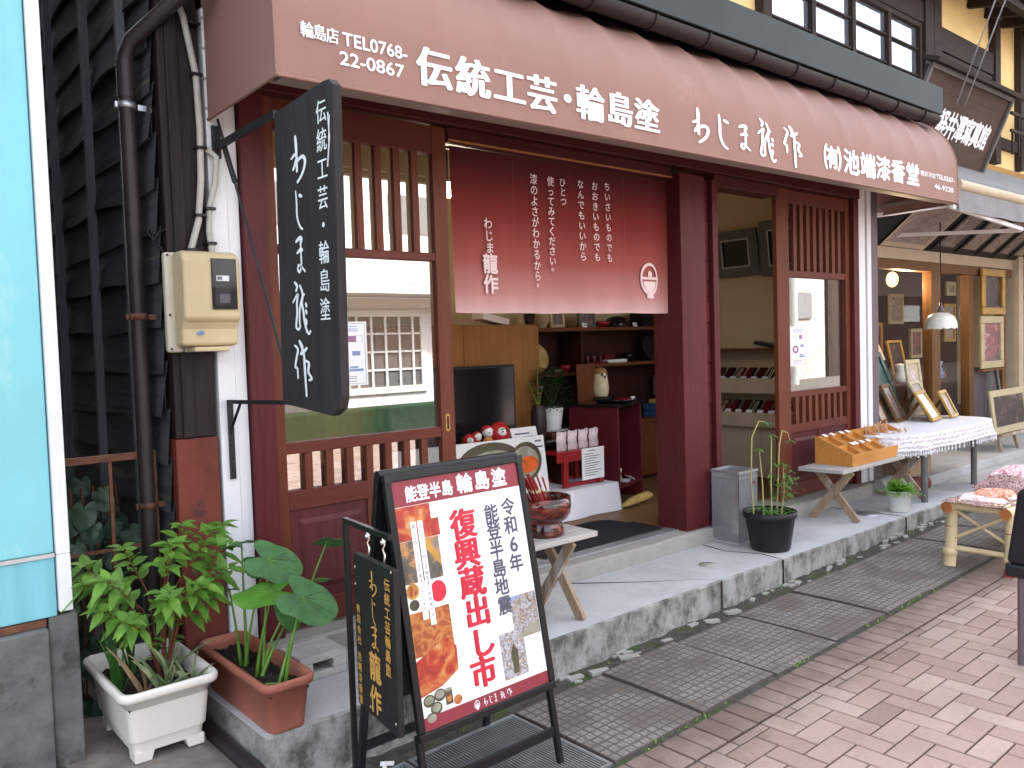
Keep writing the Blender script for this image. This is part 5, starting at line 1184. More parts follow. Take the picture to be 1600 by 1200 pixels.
# rusty gate in the alley
RG = Thing('rusty_gate', 'low rusty metal gate across the dark alley', 'gate', (0.9,3.52,0))
RG.part('top_rail', MB().bar((.69,3.52,1.105),(1.075,3.52,1.105),.022,.028), M['rust'], bevel=.002)
for x in (.90, 1.066): RG.part('upright', MB().bar((x,3.52,0),(x,3.52,1.090),.014 if x < 1 else .02,.014,(0,1,0)), M['rust'], bevel=.002)
RG.part('lower_rail', MB().bar((.69,3.525,.74),(1.055,3.525,.74),.012,.012), M['rust'])
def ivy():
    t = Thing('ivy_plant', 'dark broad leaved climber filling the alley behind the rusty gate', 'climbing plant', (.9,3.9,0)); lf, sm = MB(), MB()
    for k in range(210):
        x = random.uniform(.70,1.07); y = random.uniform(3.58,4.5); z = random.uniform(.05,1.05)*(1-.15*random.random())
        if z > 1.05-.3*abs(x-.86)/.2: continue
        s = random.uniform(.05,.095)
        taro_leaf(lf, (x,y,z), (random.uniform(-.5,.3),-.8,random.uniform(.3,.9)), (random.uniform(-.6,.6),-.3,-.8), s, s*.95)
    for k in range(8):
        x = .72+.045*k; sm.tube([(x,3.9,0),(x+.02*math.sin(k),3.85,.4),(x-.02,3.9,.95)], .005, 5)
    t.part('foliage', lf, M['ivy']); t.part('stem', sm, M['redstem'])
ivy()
# black pot with tall thin plant
BP = Thing('black_pot', 'black plastic pot on the walk in front of the shop doorway', 'flower pot', (4.60,2.93,ZW))
BP.part('pot', MB().lathe([(0,.004),(.118,.004),(.122,.012),(.152,.205),(.163,.208),(.167,.216),(.167,.243),(.160,.247),(.150,.243),(.146,.205)], (0,0,0), 40), M['blackplastic'], world=False)
BP.part('soil', MB().lathe([(0,.212),(.147,.205)], (0,0,0), 24), M['soil'], world=False)
def balsam():
    t = Thing('tall_thin_plant', 'tall thin stemmed plant with sparse leaves in the black pot', 'potted plant', (4.60,2.93,ZW+.21)); sm, lf = MB(), MB(); z0 = ZW+.21
    S = [[(4.50,2.98),(4.49,2.99,.25),(4.52,3.0,.50),(4.60,3.0,.60),(4.66,2.98,.585)], [(4.62,2.93),(4.65,2.95,.2),(4.69,2.97,.42),(4.71,2.98,.50)], [(4.66,2.92),(4.73,2.95,.2),(4.83,3.0,.42),(4.90,3.02,.51),(4.95,3.01,.49),(4.96,3.0,.44)], [(4.56,2.95),(4.57,2.96,.2),(4.60,3.0,.42)], [(4.68,2.90),(4.72,2.9,.15),(4.76,2.93,.31)]]
    for i, s_ in enumerate(S):
        pts = [(s_[0][0], s_[0][1], z0-.01)]+[(a,b_,z0+c) for a,b_,c in s_[1:]]
        sm.tube(pts, [.006]+[.0045]*(len(pts)-2)+[.0025], 7)
        end = Vector(pts[-1])
        for k in range(5): a = k*1.3+i; leaf(lf, end, Vector((math.cos(a),math.sin(a),-.1)), (0,0,1), .05, .022, .2, .3)
    for k in range(110):
        a = random.uniform(0,6.28); r = random.uniform(0,.13); z = z0+random.uniform(0,.07)
        leaf(lf, (4.60+r*math.cos(a), 2.93+r*math.sin(a), z), Vector((math.cos(a),math.sin(a),random.uniform(-.1,.5))), (0,0,1), random.uniform(.03,.055), .02, .2, .3)
    for cx, cy, cz, n in ((4.74,2.90,.17,40),(4.80,2.92,.22,30),(4.67,2.92,.2,18),(4.72,2.93,.33,10),(4.66,2.9,.12,16)):
        for k in range(n):
            a = random.uniform(0,6.28); p_ = Vector((cx+random.gauss(0,.03), cy+random.gauss(0,.03), z0+cz+random.gauss(0,.035)))
            leaf(lf, p_, Vector((math.cos(a),math.sin(a),random.uniform(-.4,.3))), (0,0,1), random.uniform(.03,.055), .02, .2, .3)
    t.part('stem', sm, M['stalk']); t.part('foliage', lf, M['balsam'])
balsam()
WT = Thing('white_pot', 'small white pot at the right end of the raised walk', 'flower pot', (6.22,2.86,ZW))
WT.part('pot', MB().lathe([(0,.003),(.068,.003),(.072,.01),(.086,.145),(.090,.147),(.090,.158),(.084,.158),(.08,.13)], (0,0,0), 32), M['whitecer'], world=False)
WT.part('soil', MB().lathe([(0,.14),(.081,.135)], (0,0,0), 20), M['soil'], world=False)
def fern():
    t = Thing('bushy_fern', 'bushy light green fern in the small white pot', 'fern', (6.22,2.86,ZW+.15)); lf = MB()
    for k in range(95):
        a = random.uniform(0,6.28); el = random.uniform(.25,1.4); L = random.uniform(.10,.19)
        d = Vector((math.cos(a)*math.cos(el), math.sin(a)*math.cos(el), math.sin(el)*.8))
        b0 = Vector((6.22,2.86,ZW+.145)); s = d.cross(Vector((0,0,1))).normalized()
        for i in range(1, 9):
            f = i/8; c = b0+d*L*f-Vector((0,0,1))*.05*f*f
            for sg_ in (-1, 1): leaf(lf, c, d*.6+s*sg_, (0,0,1), .042*(1.1-f*.6), .016, .2, .3, n=3)
    t.part('frond', lf, M['fern'])
fern()

# ------------------------------------------------------------------ inside the lacquerware shop
CA = Thing('wood_cabinet', 'orange varnished wall cabinet behind the flat television', 'cabinet', (2.9, 5.0, .27))
CA.part('carcass', MB().box(1.42, 4.822, .27, 4.375, 5.2, 1.655), M['orangewood'], bevel=.003)
for k in range(4): CA.part('door', MB().box(1.43+.737*k, 4.80, .30, 1.43+.737*k+.731, 4.8205, 1.645), M['orangewood'], bevel=.002)
CA.part('hinge', MB().box(4.376, 4.83, 1.27, 4.42, 4.87, 1.31), M['orangewood'])
TV = Thing('television', 'large black flat television in front of the orange cabinet', 'television', (3.4, 4.62, .80))
tvb = TV.part('case', MB().box(2.86, 4.60, .805, 3.945, 4.65, 1.36), M['blackplastic'], bevel=.006)
TV.part('screen', MB().box(2.88, 4.5985, .835, 3.927, 4.5998, 1.342), M['screen'], tvb)
LS = Thing('low_stand', 'low black stand carrying the television and small dolls', 'stand', (3.4, 4.5, .27))
LS.part('top_board', MB().box(2.4, 4.33, .772, 4.24, 4.75, .80), M['blacklacquer'], bevel=.004)
for x in (2.45, 4.15): LS.part('side_panel', MB().box(x, 4.36, .27, x+.03, 4.74, .7715), M['darkwood'])
LS.part('back_panel', MB().box(2.48, 4.70, .27, 4.149, 4.72, .7715), M['darkwood'])
def doll(name, label, x, y, z, s_, body, kind):
    t = Thing(name, label, 'doll', (x, y, z), 0, 'small dolls in front of the television')
    if kind == 'daruma':
        t.part('body', MB().ell((0,0,s_*.5), (s_*.46,s_*.44,s_*.5), 18, 12), M[body], world=False)
        t.part('face', MB().ell((-.012,-s_*.2,s_*.6), (s_*.26,s_*.26,s_*.24), 14, 8), M['whitecer'], world=False)
        e = MB()
        for sx in (-1, 1): e.ell((-.012+sx*s_*.1,-s_*.44,s_*.64), s_*.035, 8, 6).bar((-.012+sx*s_*.04,-s_*.44,s_*.74),(-.012+sx*s_*.17,-s_*.42,s_*.73), s_*.03, s_*.03)
        t.part('painted_eyes', e, M['black'], world=False)
    else:
        t.part('body', MB().lathe([(0,0),(s_*.2,0),(s_*.26,s_*.1),(s_*.2,s_*.4),(s_*.12,s_*.5),(0,s_*.52)], (0,0,0), 16), M[body], world=False)
        t.part('head', MB().ell((0,0,s_*.68), (s_*.25,s_*.24,s_*.24), 14, 10), M['whitecer'], world=False)
        t.part('hair', MB().ell((0,s_*.05,s_*.76), (s_*.255,s_*.24,s_*.2), 14, 8), M['daruma' if s_ > .1 else 'black'], world=False)
        e = MB()
        for sx in (-1, 1): e.ell((sx*s_*.09,-s_*.225,s_*.68), s_*.03, 8, 6)
        t.part('painted_eyes', e, M['black'], world=False)
doll('daruma_doll', 'big round red daruma doll beside the white name card', 3.63, 4.42, .801, .175, 'daruma', 'daruma')
doll('daruma_doll', 'small red toy figure farthest left below the television', 3.37, 4.42, .801, .115, 'daruma', 'daruma')
doll('kokeshi_doll', 'wooden kokeshi doll with white face left of the daruma doll', 3.53, 4.42, .801, .165, 'traywood', 'kokeshi')
doll('kokeshi_doll', 'tiny red kokeshi doll between the toy figure and the taller kokeshi', 3.44, 4.42, .801, .13, 'daruma', 'kokeshi')
def card(mb, x0, x1, y0, z0, z1, lean, lines):
    fn = lambda u, v, w_: (x0+(x1-x0)*u, y0+lean*v-w_, z0+(z1-z0)*v)
    mb.add([fn(0,0,0), fn(1,0,0), fn(1,1,0), fn(0,1,0), fn(0,0,-.006), fn(1,0,-.006), fn(1,1,-.006), fn(0,1,-.006)], [(0,1,2,3),(7,6,5,4),(0,4,5,1),(1,5,6,2),(2,6,7,3),(3,7,4,0)], 0)
    for v, a, b, h in lines: mb.add([fn(a,v,.001), fn(b,v,.001), fn(b,v+h,.001), fn(a,v+h,.001)], [(0,1,2,3)], 1)
    return fn
c = MB(); card(c, 3.74, 3.98, 4.40, .811, .915, .03, [(.55,.12,.7,.09),(.3,.4,.85,.09)]); solo('name_card', 'small white card with grey writing beside the daruma doll', 'card', c, [M['paper'], M['ink']], (3.8,4.4,.8))
VA = Thing('flower_vase', 'tall dark vase with thin blue flowers beside the television', 'vase', (4.13, 4.56, .80))
VA.part('vessel', MB().lathe([(0,0),(.05,0),(.056,.02),(.060,.12),(.055,.20),(.048,.235),(.05,.25),(.044,.25),(.042,.2),(0,.19)], (0,0,0.0), 24), M['vase'], world=False)
fs_ = MB(); fl_ = MB()
for dx, dz in ((-.11,.24),(-.06,.16),(.0,.36),(.05,.17)): fs_.tube([(0,0,.2),(dx*.4,.0,.2+dz*.6),(dx,0,.22+dz)], .003, 5)
for k in range(14): a = k*.9; leaf(fl_, (.03,0,.37), (math.cos(a),math.sin(a)*.4,.5), (0,0,1), .045, .012, .2, .2)
VA.part('flower_stem', fs_, M['stem'], world=False); VA.part('flower', fl_, M['purple'], world=False)
# picture panel with bowls
PP = Thing('display_board', 'white display panel with pictures of olive bowls and a red goldfish', 'display panel', (3.4, 4.25, .27))
pn_ = MB(); P0 = lambda u, v, w_: (2.60+u, 4.23+.04*v-w_, .42+v)
pn_.prism([(0,0),(1.32,-.0),(1.285,.450),(0,.462)], lambda u, v, w_: P0(u, v, -w_), .012); ppb = PP.part('panel', pn_, M['whitecer'])
def pdisc(cu, cv, a, b, w_, m, lo=-9): 
    mb = MB(); mb.add([P0(cu+a*math.cos(k*math.pi/16), max(lo, cv+b*math.sin(k*math.pi/16)), w_) for k in range(32)], [tuple(range(32))], 0); return PP.part('bowl_print', mb, M[m], ppb)
pdisc(.80,.32,.26,.125,.002,'ph_olive'); pdisc(.82,.31,.20,.08,.003,'ph_paleolive'); pdisc(1.11,.285,.145,.135,.004,'ph_olive'); pdisc(1.10,.28,.125,.11,.0045,'ph_paleolive'); 
fsh = MB(); fsh.add([P0(1.13+.092*math.cos(k*math.pi/8), .265+.058*math.sin(k*math.pi/8), .006) for k in range(16)], [tuple(range(16))]).add([P0(u, v, .0065) for u, v in ((1.075,.25),(1.03,.31),(1.06,.25),(1.025,.20))], [(0,1,2),(0,2,3)]); PP.part('goldfish_print', fsh, M['ph_fish'], ppb)
PP.part('support', MB().box(2.7, 4.30, .27, 3.8, 4.32, .419), M['darkwood'])
ln = MB()
for v, a, b in ((.41,1.20,1.26),(.37,1.17,1.27),(.11,1.0,1.12)): rect(ln, a, v, b, v+.012, .003, P0)
PP.part('caption', ln, M['ink'], ppb)
# cloth covered box, red stand, packets, notice
def clothbox():
    mb = MB(); x0, x1, y0, y1, z0, z1 = 3.55, 4.50, 4.12, 4.55, .272, .475
    def f(u, v):
        P = [(x0,y0),(x1,y0),(x1,y1),(x0,y1),(x0,y0)]; s_ = u*4; i = min(3, int(s_)); t = s_-i
        x = P[i][0]+(P[i+1][0]-P[i][0])*t; y = P[i][1]+(P[i+1][1]-P[i][1])*t
        k = (1-v)*.012*math.sin(u*60)+(1-v)*.01
        return (x+(k if x > 4 else -k), y-k, z0+(z1-z0)*v)
    mb.grid(f, 120, 6); mb.grid(lambda u, v: (x0+(x1-x0)*u, y0+(y1-y0)*v, z1+.0025*math.sin(u*12)*math.sin(v*9)), 20, 12); return mb
solo('cloth_covered_box', 'low box draped in white cloth under the small red stand', 'covered box', clothbox(), M['whitecloth'], (4.0,4.3,.27))
RS = Thing('red_stand', 'small red lacquered stand with arched sides on the white covered box', 'stand', (4.2, 4.33, .48))
RS.part('top', MB().box(3.97,4.20,.715,4.46,4.50,.74).box(3.975,4.205,.66,4.455,4.225,.7145), M['redlacquer'], bevel=.004)
for x in (4.03, 4.385):
    for y in (4.21, 4.46): RS.part('leg', MB().bar((x+.02,y,.481),(x+.02,y,.7145),.045,.03,(0,1,0)), M['redlacquer'], bevel=.003)
RS.part('foot_rail', MB().box(4.07,4.215,.482,4.40,4.235,.505).box(4.07,4.46,.482,4.40,4.48,.505), M['redlacquer'])
for k in range(4):
    x = 4.00+.108*k; pk_ = MB()
    pk_.grid(lambda u, v: (x+.092*u+.004*math.sin(v*9), 4.235-.022*math.sin(math.pi*u)*math.sin(math.pi*min(1, v*1.15)), .742+.135*v+.006*math.sin(u*7+k)*(v > .9)), 10, 12)
    pk_.grid(lambda u, v: (x+.092*u, 4.237+.018*math.sin(math.pi*u)*math.sin(math.pi*min(1, v*1.1)), .742+.133*v), 8, 8)
    solo('packet', '%s clear packet of pink sweets from the left on the small red stand' % words[k], 'packet', pk_, M['plasticbag'], (x,4.235,.742), 'sweet packets on the red stand')
nt_ = MB(); card(nt_, 4.205, 4.43, 4.192, .515, .742, .0, [(.90,.25,.6,.025)]+[(.80-.075*k,.1,.5+.38*((k*37 % 10)/10),.022) for k in range(10)]); solo('handwritten_notice', 'white handwritten notice hanging from the front of the small red stand', 'notice', nt_, [M['paper'], M['ink']], (4.3,4.19,.63))
# plant on its saucer
IP = Thing('indoor_pot', 'white indoor pot on a pale saucer behind the red stand', 'flower pot', (4.36, 4.66, .83))
IP.part('pot', MB().lathe([(0,0),(.062,0),(.068,.01),(.09,.17),(.083,.17),(.078,.13),(0,.13)], (0,0,.012), 28), M['whitecer'], world=False)
IP.part('saucer', MB().lathe([(0,0),(.09,0),(.12,.012),(.118,.016),(.09,.008),(0,.006)], (0,0,0), 28), M['whitecer'], world=False)
PLT = Thing('indoor_plant', 'feathery dark green plant in the white indoor pot', 'potted plant', (4.36,4.66,.98)); lf = MB(); sm = MB()
for k in range(900):
    a = random.uniform(0,6.28); r = .15*math.sqrt(random.random()); z = random.uniform(0,.33); r *= (.55+.6*math.sin(math.pi*min(1,z/.36+.12)))
    leaf(lf, (r*math.cos(a), r*math.sin(a), z), (math.cos(a),math.sin(a),.6), (0,0,1), random.uniform(.035,.065), .018, .2, .3, n=3)
for k in range(10): a = k*.63; sm.tube([(0,0,0),(.05*math.cos(a),.05*math.sin(a),.15),(.10*math.cos(a),.10*math.sin(a),.29)], .0018, 5)
PLT.part('foliage', lf, M['darkplant'], world=False); PLT.part('stem', sm, M['darkplant'], world=False)
solo('plant_stool', 'dark wooden stool under the indoor potted plant', 'stool', MB().box(4.25,4.765,.27,4.47,4.79,.80).box(4.25,4.55,.27,4.28,4.76,.80).box(4.44,4.55,.27,4.47,4.76,.80).box(4.24,4.54,.8005,4.48,4.79,.829), M['cabwood'], (4.36,4.66,.27), bevel=.003)
# tall display stand with owl
DA = math.atan2(.18,.48)
DS = Thing('display_stand', 'tall dark red display stand with an open black front in the doorway', 'display stand', (4.60,4.20,.27), DA)
W2, D2, H2 = .50, .40, .74
DS.part('side_panel', MB().prism([(0,0),(D2,0),(D2,H2),(0,H2)], lambda u, v, w_: (w_, u, v), .025), M['darklacquer'], world=False, bevel=.002)
DS.part('side_panel', MB().prism([(0,0),(D2,0),(D2,H2),(0,H2)], lambda u, v, w_: (W2-.025+w_, u, v), .025), M['darklacquer'], world=False, bevel=.002)
DS.part('back_panel', MB().box(.0255,D2-.02,0.0,W2-.0255,D2-.005,H2), M['black'], world=False)
DS.part('shelf', MB().box(.0255,.004,.12,W2-.0255,D2-.021,.145), M['darklacquer'], world=False)
DS.part('top_board', MB().box(-.02,-.02,H2+.0005,W2+.02,D2+.02,H2+.025), M['blacklacquer'], world=False, bevel=.003)
def ow(): 
    t = Thing('owl_figurine', 'cream ceramic owl figurine perched on top of the display stand', 'figurine', (4.66,4.42,1.075), 0)
    t.part('body', MB().lathe([(0,0),(.04,0),(.055,.03),(.06,.08),(.055,.13),(.05,.155),(.052,.18),(.04,.21),(.0,.222)], (0,0,0), 22), M['owl'], world=False)
    t.part('crown', MB().lathe([(.053,.185),(.056,.19),(.043,.222),(0,.234)], (0,.006,0), 22), M['owlcap'], world=False)
    t.part('base', MB().ell((0,0,-.008), (.085,.06,.022), 16, 6), M['black'], world=False)
    e = MB()
    for s_ in (-1, 1): e.lathe([(0,.003),(.016,.003),(.02,0)], (0,0,0), 12) if False else e.ell((s_*.022-.012,-.047,.178), (.011,.006,.011), 10, 6)
    e.ell((-.012,-.056,.16), (.006,.008,.01), 8, 6); t.part('eyes_and_beak', e, M['vase'], world=False)
ow()
solo('lacquer_tray', 'round black lacquer tray on the display stand beside the owl', 'tray', MB().lathe([(0,.0),(.15,.0),(.17,.018),(.166,.018),(.148,.006),(0,.006)], (4.83,4.42,1.037), 32), M['blacklacquer'], (4.83,4.42,1.037))
solo('red_dish', 'flat red lacquer dish on the black tray beside the owl', 'dish', MB().lathe([(0,.0),(.05,.0),(.075,.015),(.072,.016),(.048,.004),(0,.004)], (4.86,4.38,1.044), 24), M['redlacquer'], (4.86,4.38,1.044))
c = MB(); card(c, 4.95, 5.0, 4.36, 1.036, 1.065, .02, [(.4,.2,.8,.15)]); solo('price_card', 'small white price card at the right end of the display stand', 'card', c, [M['paper'], M['ink']], (4.97,4.36,1.036))
fgx = Thing('small_figurine', 'small cream animal figurine inside the open display stand', 'figurine', (4.70,4.31,.416)); fgx.part('body', MB().ell((0,0,.045), (.028,.032,.045), 14, 8), M['owl'], world=False); fgx.part('head', MB().ell((0,-.012,.10), .026, 12, 8), M['owl'], world=False)
solo('white_slip', 'folded white paper slips on the lower shelf of the display stand', 'paper', MB().obox((4.84,4.36,.4185), (.12,.07,.004), Matrix.Rotation(.6,3,'Z')).obox((4.92,4.38,.43), (.07,.05,.003), Matrix.Rotation(.5,3,'Y')), M['paper'], (4.84,4.36,.416))
pc = MB().tube([(4.53,4.10,.30),(4.62,4.12,.305),(4.72,4.14,.312),(4.86,4.165,.318),(4.93,4.18,.31)], [.016,.03,.033,.036,.02], 9)
solo('wrapped_parcel', 'crumpled yellow paper parcel lying on the floor by the display stand', 'parcel', pc, M['yellowpaper'], (4.7,4.14,.27))
solo('door_mat', 'black rubber mat with a curled corner inside the shop doorway', 'mat', MB().grid(lambda u, v: (3.18+(4.25-3.18)*u+.02*v-.02*(v)*(u), 3.49+.60*v*(1-.55*max(0,(u-.35)/.65)), .272+.002*math.sin(u*9)+.05*max(0,1-((u-.78)**2+(v-1)**2)/.03)*.6), 40, 20), M['mat'], (3.7,3.6,.27))
solo('paper_strip', 'torn white paper strip on the mat behind the lacquer bowl', 'paper', MB().obox((3.32,3.66,.276), (.16,.012,.002), Matrix.Rotation(.15,3,'Z')), M['paper'], (3.32,3.66,.275))
# shelving along the back wall
BS = Thing('shelf_unit', 'dark red brown shelving along the back wall of the shop', 'shelves', (5.4, 5.1, .27))
BS.part('back_board', MB().box(4.43,5.225,.27,6.48,5.245,1.60), M['darkwood'])
BS.part('top_shelf', MB().box(4.43,4.93,1.60,6.48,5.2245,1.63), M['cabwood'], bevel=.002)
BS.part('middle_shelf', MB().box(5.0,4.95,1.29,6.48,5.2245,1.315), M['cabwood'], bevel=.002)
BS.part('middle_shelf', MB().box(4.43,4.95,1.23,4.98,5.2245,1.255), M['cabwood'], bevel=.002)
BS.part('divider', MB().box(4.98,4.94,.81,5.0,5.2245,1.5995), M['darkwood'])
BS.part('counter', MB().box(4.43,4.86,.78,6.48,5.2245,.806), M['cabwood'], bevel=.002)
for k in range(4): BS.part('cupboard_door', MB().box(4.45+.50*k,4.88,.30,4.45+.50*k+.494,4.90,.775), M['cabwood'], bevel=.003)
BS.part('plinth', MB().box(4.45,4.905,.27,6.46,5.22,.78), M['darkwood'])
kn = MB(); kn.ell((6.30,4.872,.62), .012, 10, 6); kn.ell((5.85,4.872,.62), .012, 10, 6); BS.part('knob', kn, M['chrome'])
for k, (x, z) in enumerate([(5.88,.0),(5.88,.06),(6.10,.0),(6.10,.06),(6.10,.12)]):
    solo('blue_carton', 'blue printed carton, %s in the two piles on the back counter' % ['lower left','upper left','lower right','middle right','topmost right'][k], 'carton', MB().box(x,4.88,.807+z,x+.20,5.05,.807+z+.056), M['bluebox'], (x+.1,4.96,.807+z), 'blue cartons on the back counter', bevel=.002)
solo('wooden_carton', 'flat yellow brown carton on top of the blue cartons', 'carton', MB().box(5.90,4.87,.928,6.07,5.0,.965), M['yellowpaper'], (5.98,4.93,.928), bevel=.002)
DP = Thing('display_plate', 'large black round plate on a stand on the middle shelf', 'plate', (6.0,5.06,1.315))
DP.part('plate', MB().prism([(.125*math.cos(k*math.pi/20), .125*math.sin(k*math.pi/20)) for k in range(40)], lambda u, v, w_: (6.02+u, 5.05+.2*v+w_, 1.455+v), .014), M['blacklacquer'], bevel=.004)
DP.part('plate_stand', MB().box(5.93,5.0,1.3155,6.11,5.03,1.335).box(5.94,5.09,1.3155,5.96,5.11,1.42).box(6.08,5.09,1.3155,6.10,5.11,1.42), M['blacklacquer'])
for nm, lab, cat_, mb_, mt_, lc in (
 ('serving_box','flat cream box with a red seal on the middle shelf','box', MB().box(5.36,5.0,1.3155,5.62,5.12,1.345),'whitecer',(5.5,5.06,1.316)),
 ('red_cup_row','row of tiny red cups on a red tray on the middle shelf','cups', MB().box(5.12,5.0,1.3155,5.38,5.14,1.33).lathe([(.02,0),(.028,.05),(.025,.05),(.018,.006)], (5.17,5.06,1.3305), 12).lathe([(.02,0),(.028,.05),(.025,.05),(.018,.006)], (5.25,5.06,1.3305), 12).lathe([(.02,0),(.028,.05),(.025,.05),(.018,.006)], (5.33,5.06,1.3305), 12),'darklacquer',(5.25,5.06,1.316)),
 ('round_fan','pale brown round fan standing on the left shelf','fan', MB().prism([(.13*math.cos(k*math.pi/16), .12*math.sin(k*math.pi/16)) for k in range(32)], lambda u, v, w_: (4.62+u, 5.10+.2*v+w_, 1.385+v), .008),'yellowpaper',(4.62,5.1,1.255)),
 ('brown_folder','tall brown paper folder leaning behind the indoor plant','folder', MB().prism([(0,0),(.22,0),(.26,.52),(.05,.52)], lambda u, v, w_: (4.72+u, 4.72+.14*v+w_, .807+v), .01),'cabwood',(4.8,4.75,.807)),
 ('black_casket','black domed casket on the top shelf','casket', MB().lathe([(0,0),(.11,0),(.11,.03),(.09,.075),(.05,.095),(0,.1)], (5.55,5.05,1.631), 24),'blacklacquer',(5.55,5.05,1.63)),
 ('black_stack_box','black lacquered stacked box on the top shelf','box', MB().box(5.82,4.98,1.631,6.0,5.14,1.70).box(5.82,4.98,1.7015,6.0,5.14,1.76),'blacklacquer',(5.9,5.06,1.63)),
 ('glass_case','dark grey glass case at the right end of the counter','case', MB().box(6.14,4.98,.985,6.40,5.15,1.17),'greyframe',(6.27,5.06,.985)),
 ('red_jar','small orange red lacquer jar at the right end of the top shelf','jar', MB().lathe([(0,0),(.05,0),(.06,.03),(.055,.06),(.03,.07),(0,.075)], (6.3,5.03,1.631), 20),'redlacquer',(6.3,5.03,1.63)),
 ('wide_basket','flat pale basket on the left shelf under the fan','basket', MB().lathe([(0,0),(.10,0),(.14,.03),(.135,.03),(.098,.006),(0,.006)], (4.66,5.02,1.2555), 24),'legwood',(4.66,5.02,1.255)),
): solo(nm, lab, cat_, mb_, M[mt_], lc, bevel=.003)
for x, z, k in ((5.02,1.631,'left'),(5.66,1.631,'middle'),(6.05,1.631,'right')):
    c = MB(); card(c, x, x+.05, 4.95, z, z+.035, .012, [(.4,.2,.8,.18)]); solo('price_card', 'small white price card at the %s of the top shelf' % k, 'card', c, [M['paper'], M['ink']], (x,4.95,z), 'price cards on the top shelf')
def stand_frame(label, x, y, z, w_, h_, lean, fm_, pc_, cat_='picture frame', name='framed_photo', group=None, t_=.03, mat_=None, prop=True, rz=0.0):
    t = Thing(name, label, cat_, (x, y, z), rz, group)
    fn = lambda u, v, q: (u-w_/2, math.sin(lean)*v-math.cos(lean)*q, math.cos(lean)*v+math.sin(lean)*q)
    f = MB(); frame_rect(f, 0, 0, w_, h_, t_, 0, .022, fn); fo = t.part('frame', f, M[fm_], world=False, bevel=.003)
    p = MB(); rect(p, t_, t_, w_-t_, h_-t_, .008, fn); 
    if mat_:
        t.part('mount', p, M[mat_], fo, world=False); q = MB(); k = .2*min(w_, h_); rect(q, t_+k, t_+k, w_-t_-k, h_-t_-k, .009, fn); t.part('picture', q, M[pc_], fo, world=False)
    else: t.part('picture', p, M[pc_], fo, world=False)
    b = MB(); rect(b, .002, .002, w_-.002, h_-.002, -.001, fn); t.part('backing', b, M['brownframe'], fo, world=False)
    if prop and lean > .05: t.part('prop', MB().bar(fn(w_/2, h_*.75, -.004), (0, math.sin(lean)*h_+.10, .0), .03, .008, (1,0,0)), M['brownframe'], fo, world=False)
    return t
stand_frame('pale picture frame standing on the left of the top shelf', 4.78, 5.02, 1.631, .16, .16, .1, 'paleframe', 'ph_grey', group='frames on the shop shelves', t_=.025)
stand_frame('dark picture frame standing on the top shelf beside a price card', 5.16, 5.05, 1.631, .2, .14, .1, 'greyframe', 'ph_grey', group='frames on the shop shelves', t_=.02)
solo('white_box', 'white box lying on top of the orange cabinet', 'box', MB().obox((4.02,4.95,1.70), (.26,.14,.05), Matrix.Rotation(.2,3,'Y')), M['paper'], (4.02,4.95,1.66), bevel=.003)
# chopstick shelves on the right wall
CS = Thing('chopstick_counter', 'beige tiered counter of chopstick trays along the right wall', 'display counter', (6.3, 4.2, .27))
CS.part('cabinet', MB().box(6.215,3.60,.30,6.49,4.84,.74), M['beam'])
for k in range(3): CS.part('cabinet_door', MB().box(6.20,3.61+.41*k,.33,6.2145,3.61+.41*k+.405,.735), M['beam'], bevel=.002)
CS.part('shelf_front', MB().box(6.12,3.60,.7405,6.135,4.84,.86).box(6.14,3.60,.7405,6.49,4.84,.76), M['beam'])
CS.part('shelf_front', MB().box(6.20,3.60,1.02,6.215,4.84,1.15).box(6.22,3.60,1.02,6.49,4.84,1.04), M['beam'])
CS.part('top_board', MB().box(6.20,3.60,1.385,6.49,4.84,1.405), M['cabwood'])
CS.part('plinth', MB().box(6.24,3.6,.27,6.49,4.84,.2995), M['cabwood'])
for r_, (x0_, zb_, nm_) in enumerate(((6.15,.80,'lower'),(6.23,1.08,'upper'))):
    for k in range(11):
        y = 3.68+.107*k; mm_ = ('blacklacquer','darklacquer','black','darkwood')[(k*7+r_*3) % 4]
        t = Thing('chopstick_pack', 'slim chopstick pack on the %s tier of the beige counter' % nm_, 'chopstick pack', (x0_, y, zb_), 0, 'chopstick packs on the %s tier' % nm_)
        t.part('pack', MB().prism([(-.040,0),(.040,0),(.040,.18),(-.040,.18)], lambda u, v, w_: (v*.9+.01, u, v*.8+w_), .012), M[mm_], world=False, bevel=.002)
        t.part('price_slip', MB().prism([(-.030,-.015),(.030,-.015),(.030,.035),(-.030,.035)], lambda u, v, w_: (v*.5-.003, u, .05+v*.9+w_), .001), M['paper'], world=False)
        t.part('sticks', MB().tube([(.02,-.010,.026),(.150,-.010,.145)], .005, 6).tube([(.02,.012,.026),(.150,.012,.145)], .005, 6), M[('redlacquer','paleframe','darklacquer')[(k+r_) % 3]], world=False)
solo('folded_fan', 'dark folded fan lying on the top of the beige counter', 'fan', MB().obox((6.33,3.98,1.425),(.12,.30,.03),Matrix.Rotation(.2,3,'X')), M['vase'], (6.33,3.98,1.41), bevel=.006)
def wall_pic(label, y0, y1, z0, z1, tilt):
    t = Thing('wall_picture', label, 'picture', (6.45, (y0+y1)/2, z0), 0, 'grey framed pictures on the cream wall')
    fn = lambda u, v, q: (6.47-tilt*v-q, y1-u, z0+v); f = MB(); w_, h_ = y1-y0, z1-z0
    frame_rect(f, 0, 0, w_, h_, .085, 0, .03, fn); fo = t.part('frame', f, M['greyframe'], bevel=.006)
    p = MB(); rect(p, .085, .085, w_-.085, h_-.085, .012, fn); t.part('picture', p, M['screen'], fo)
    f2 = MB(); frame_rect(f2, .08, .08, w_-.08, h_-.08, .012, .0302, .036, fn); t.part('inner_edge', f2, M['steel'], fo)
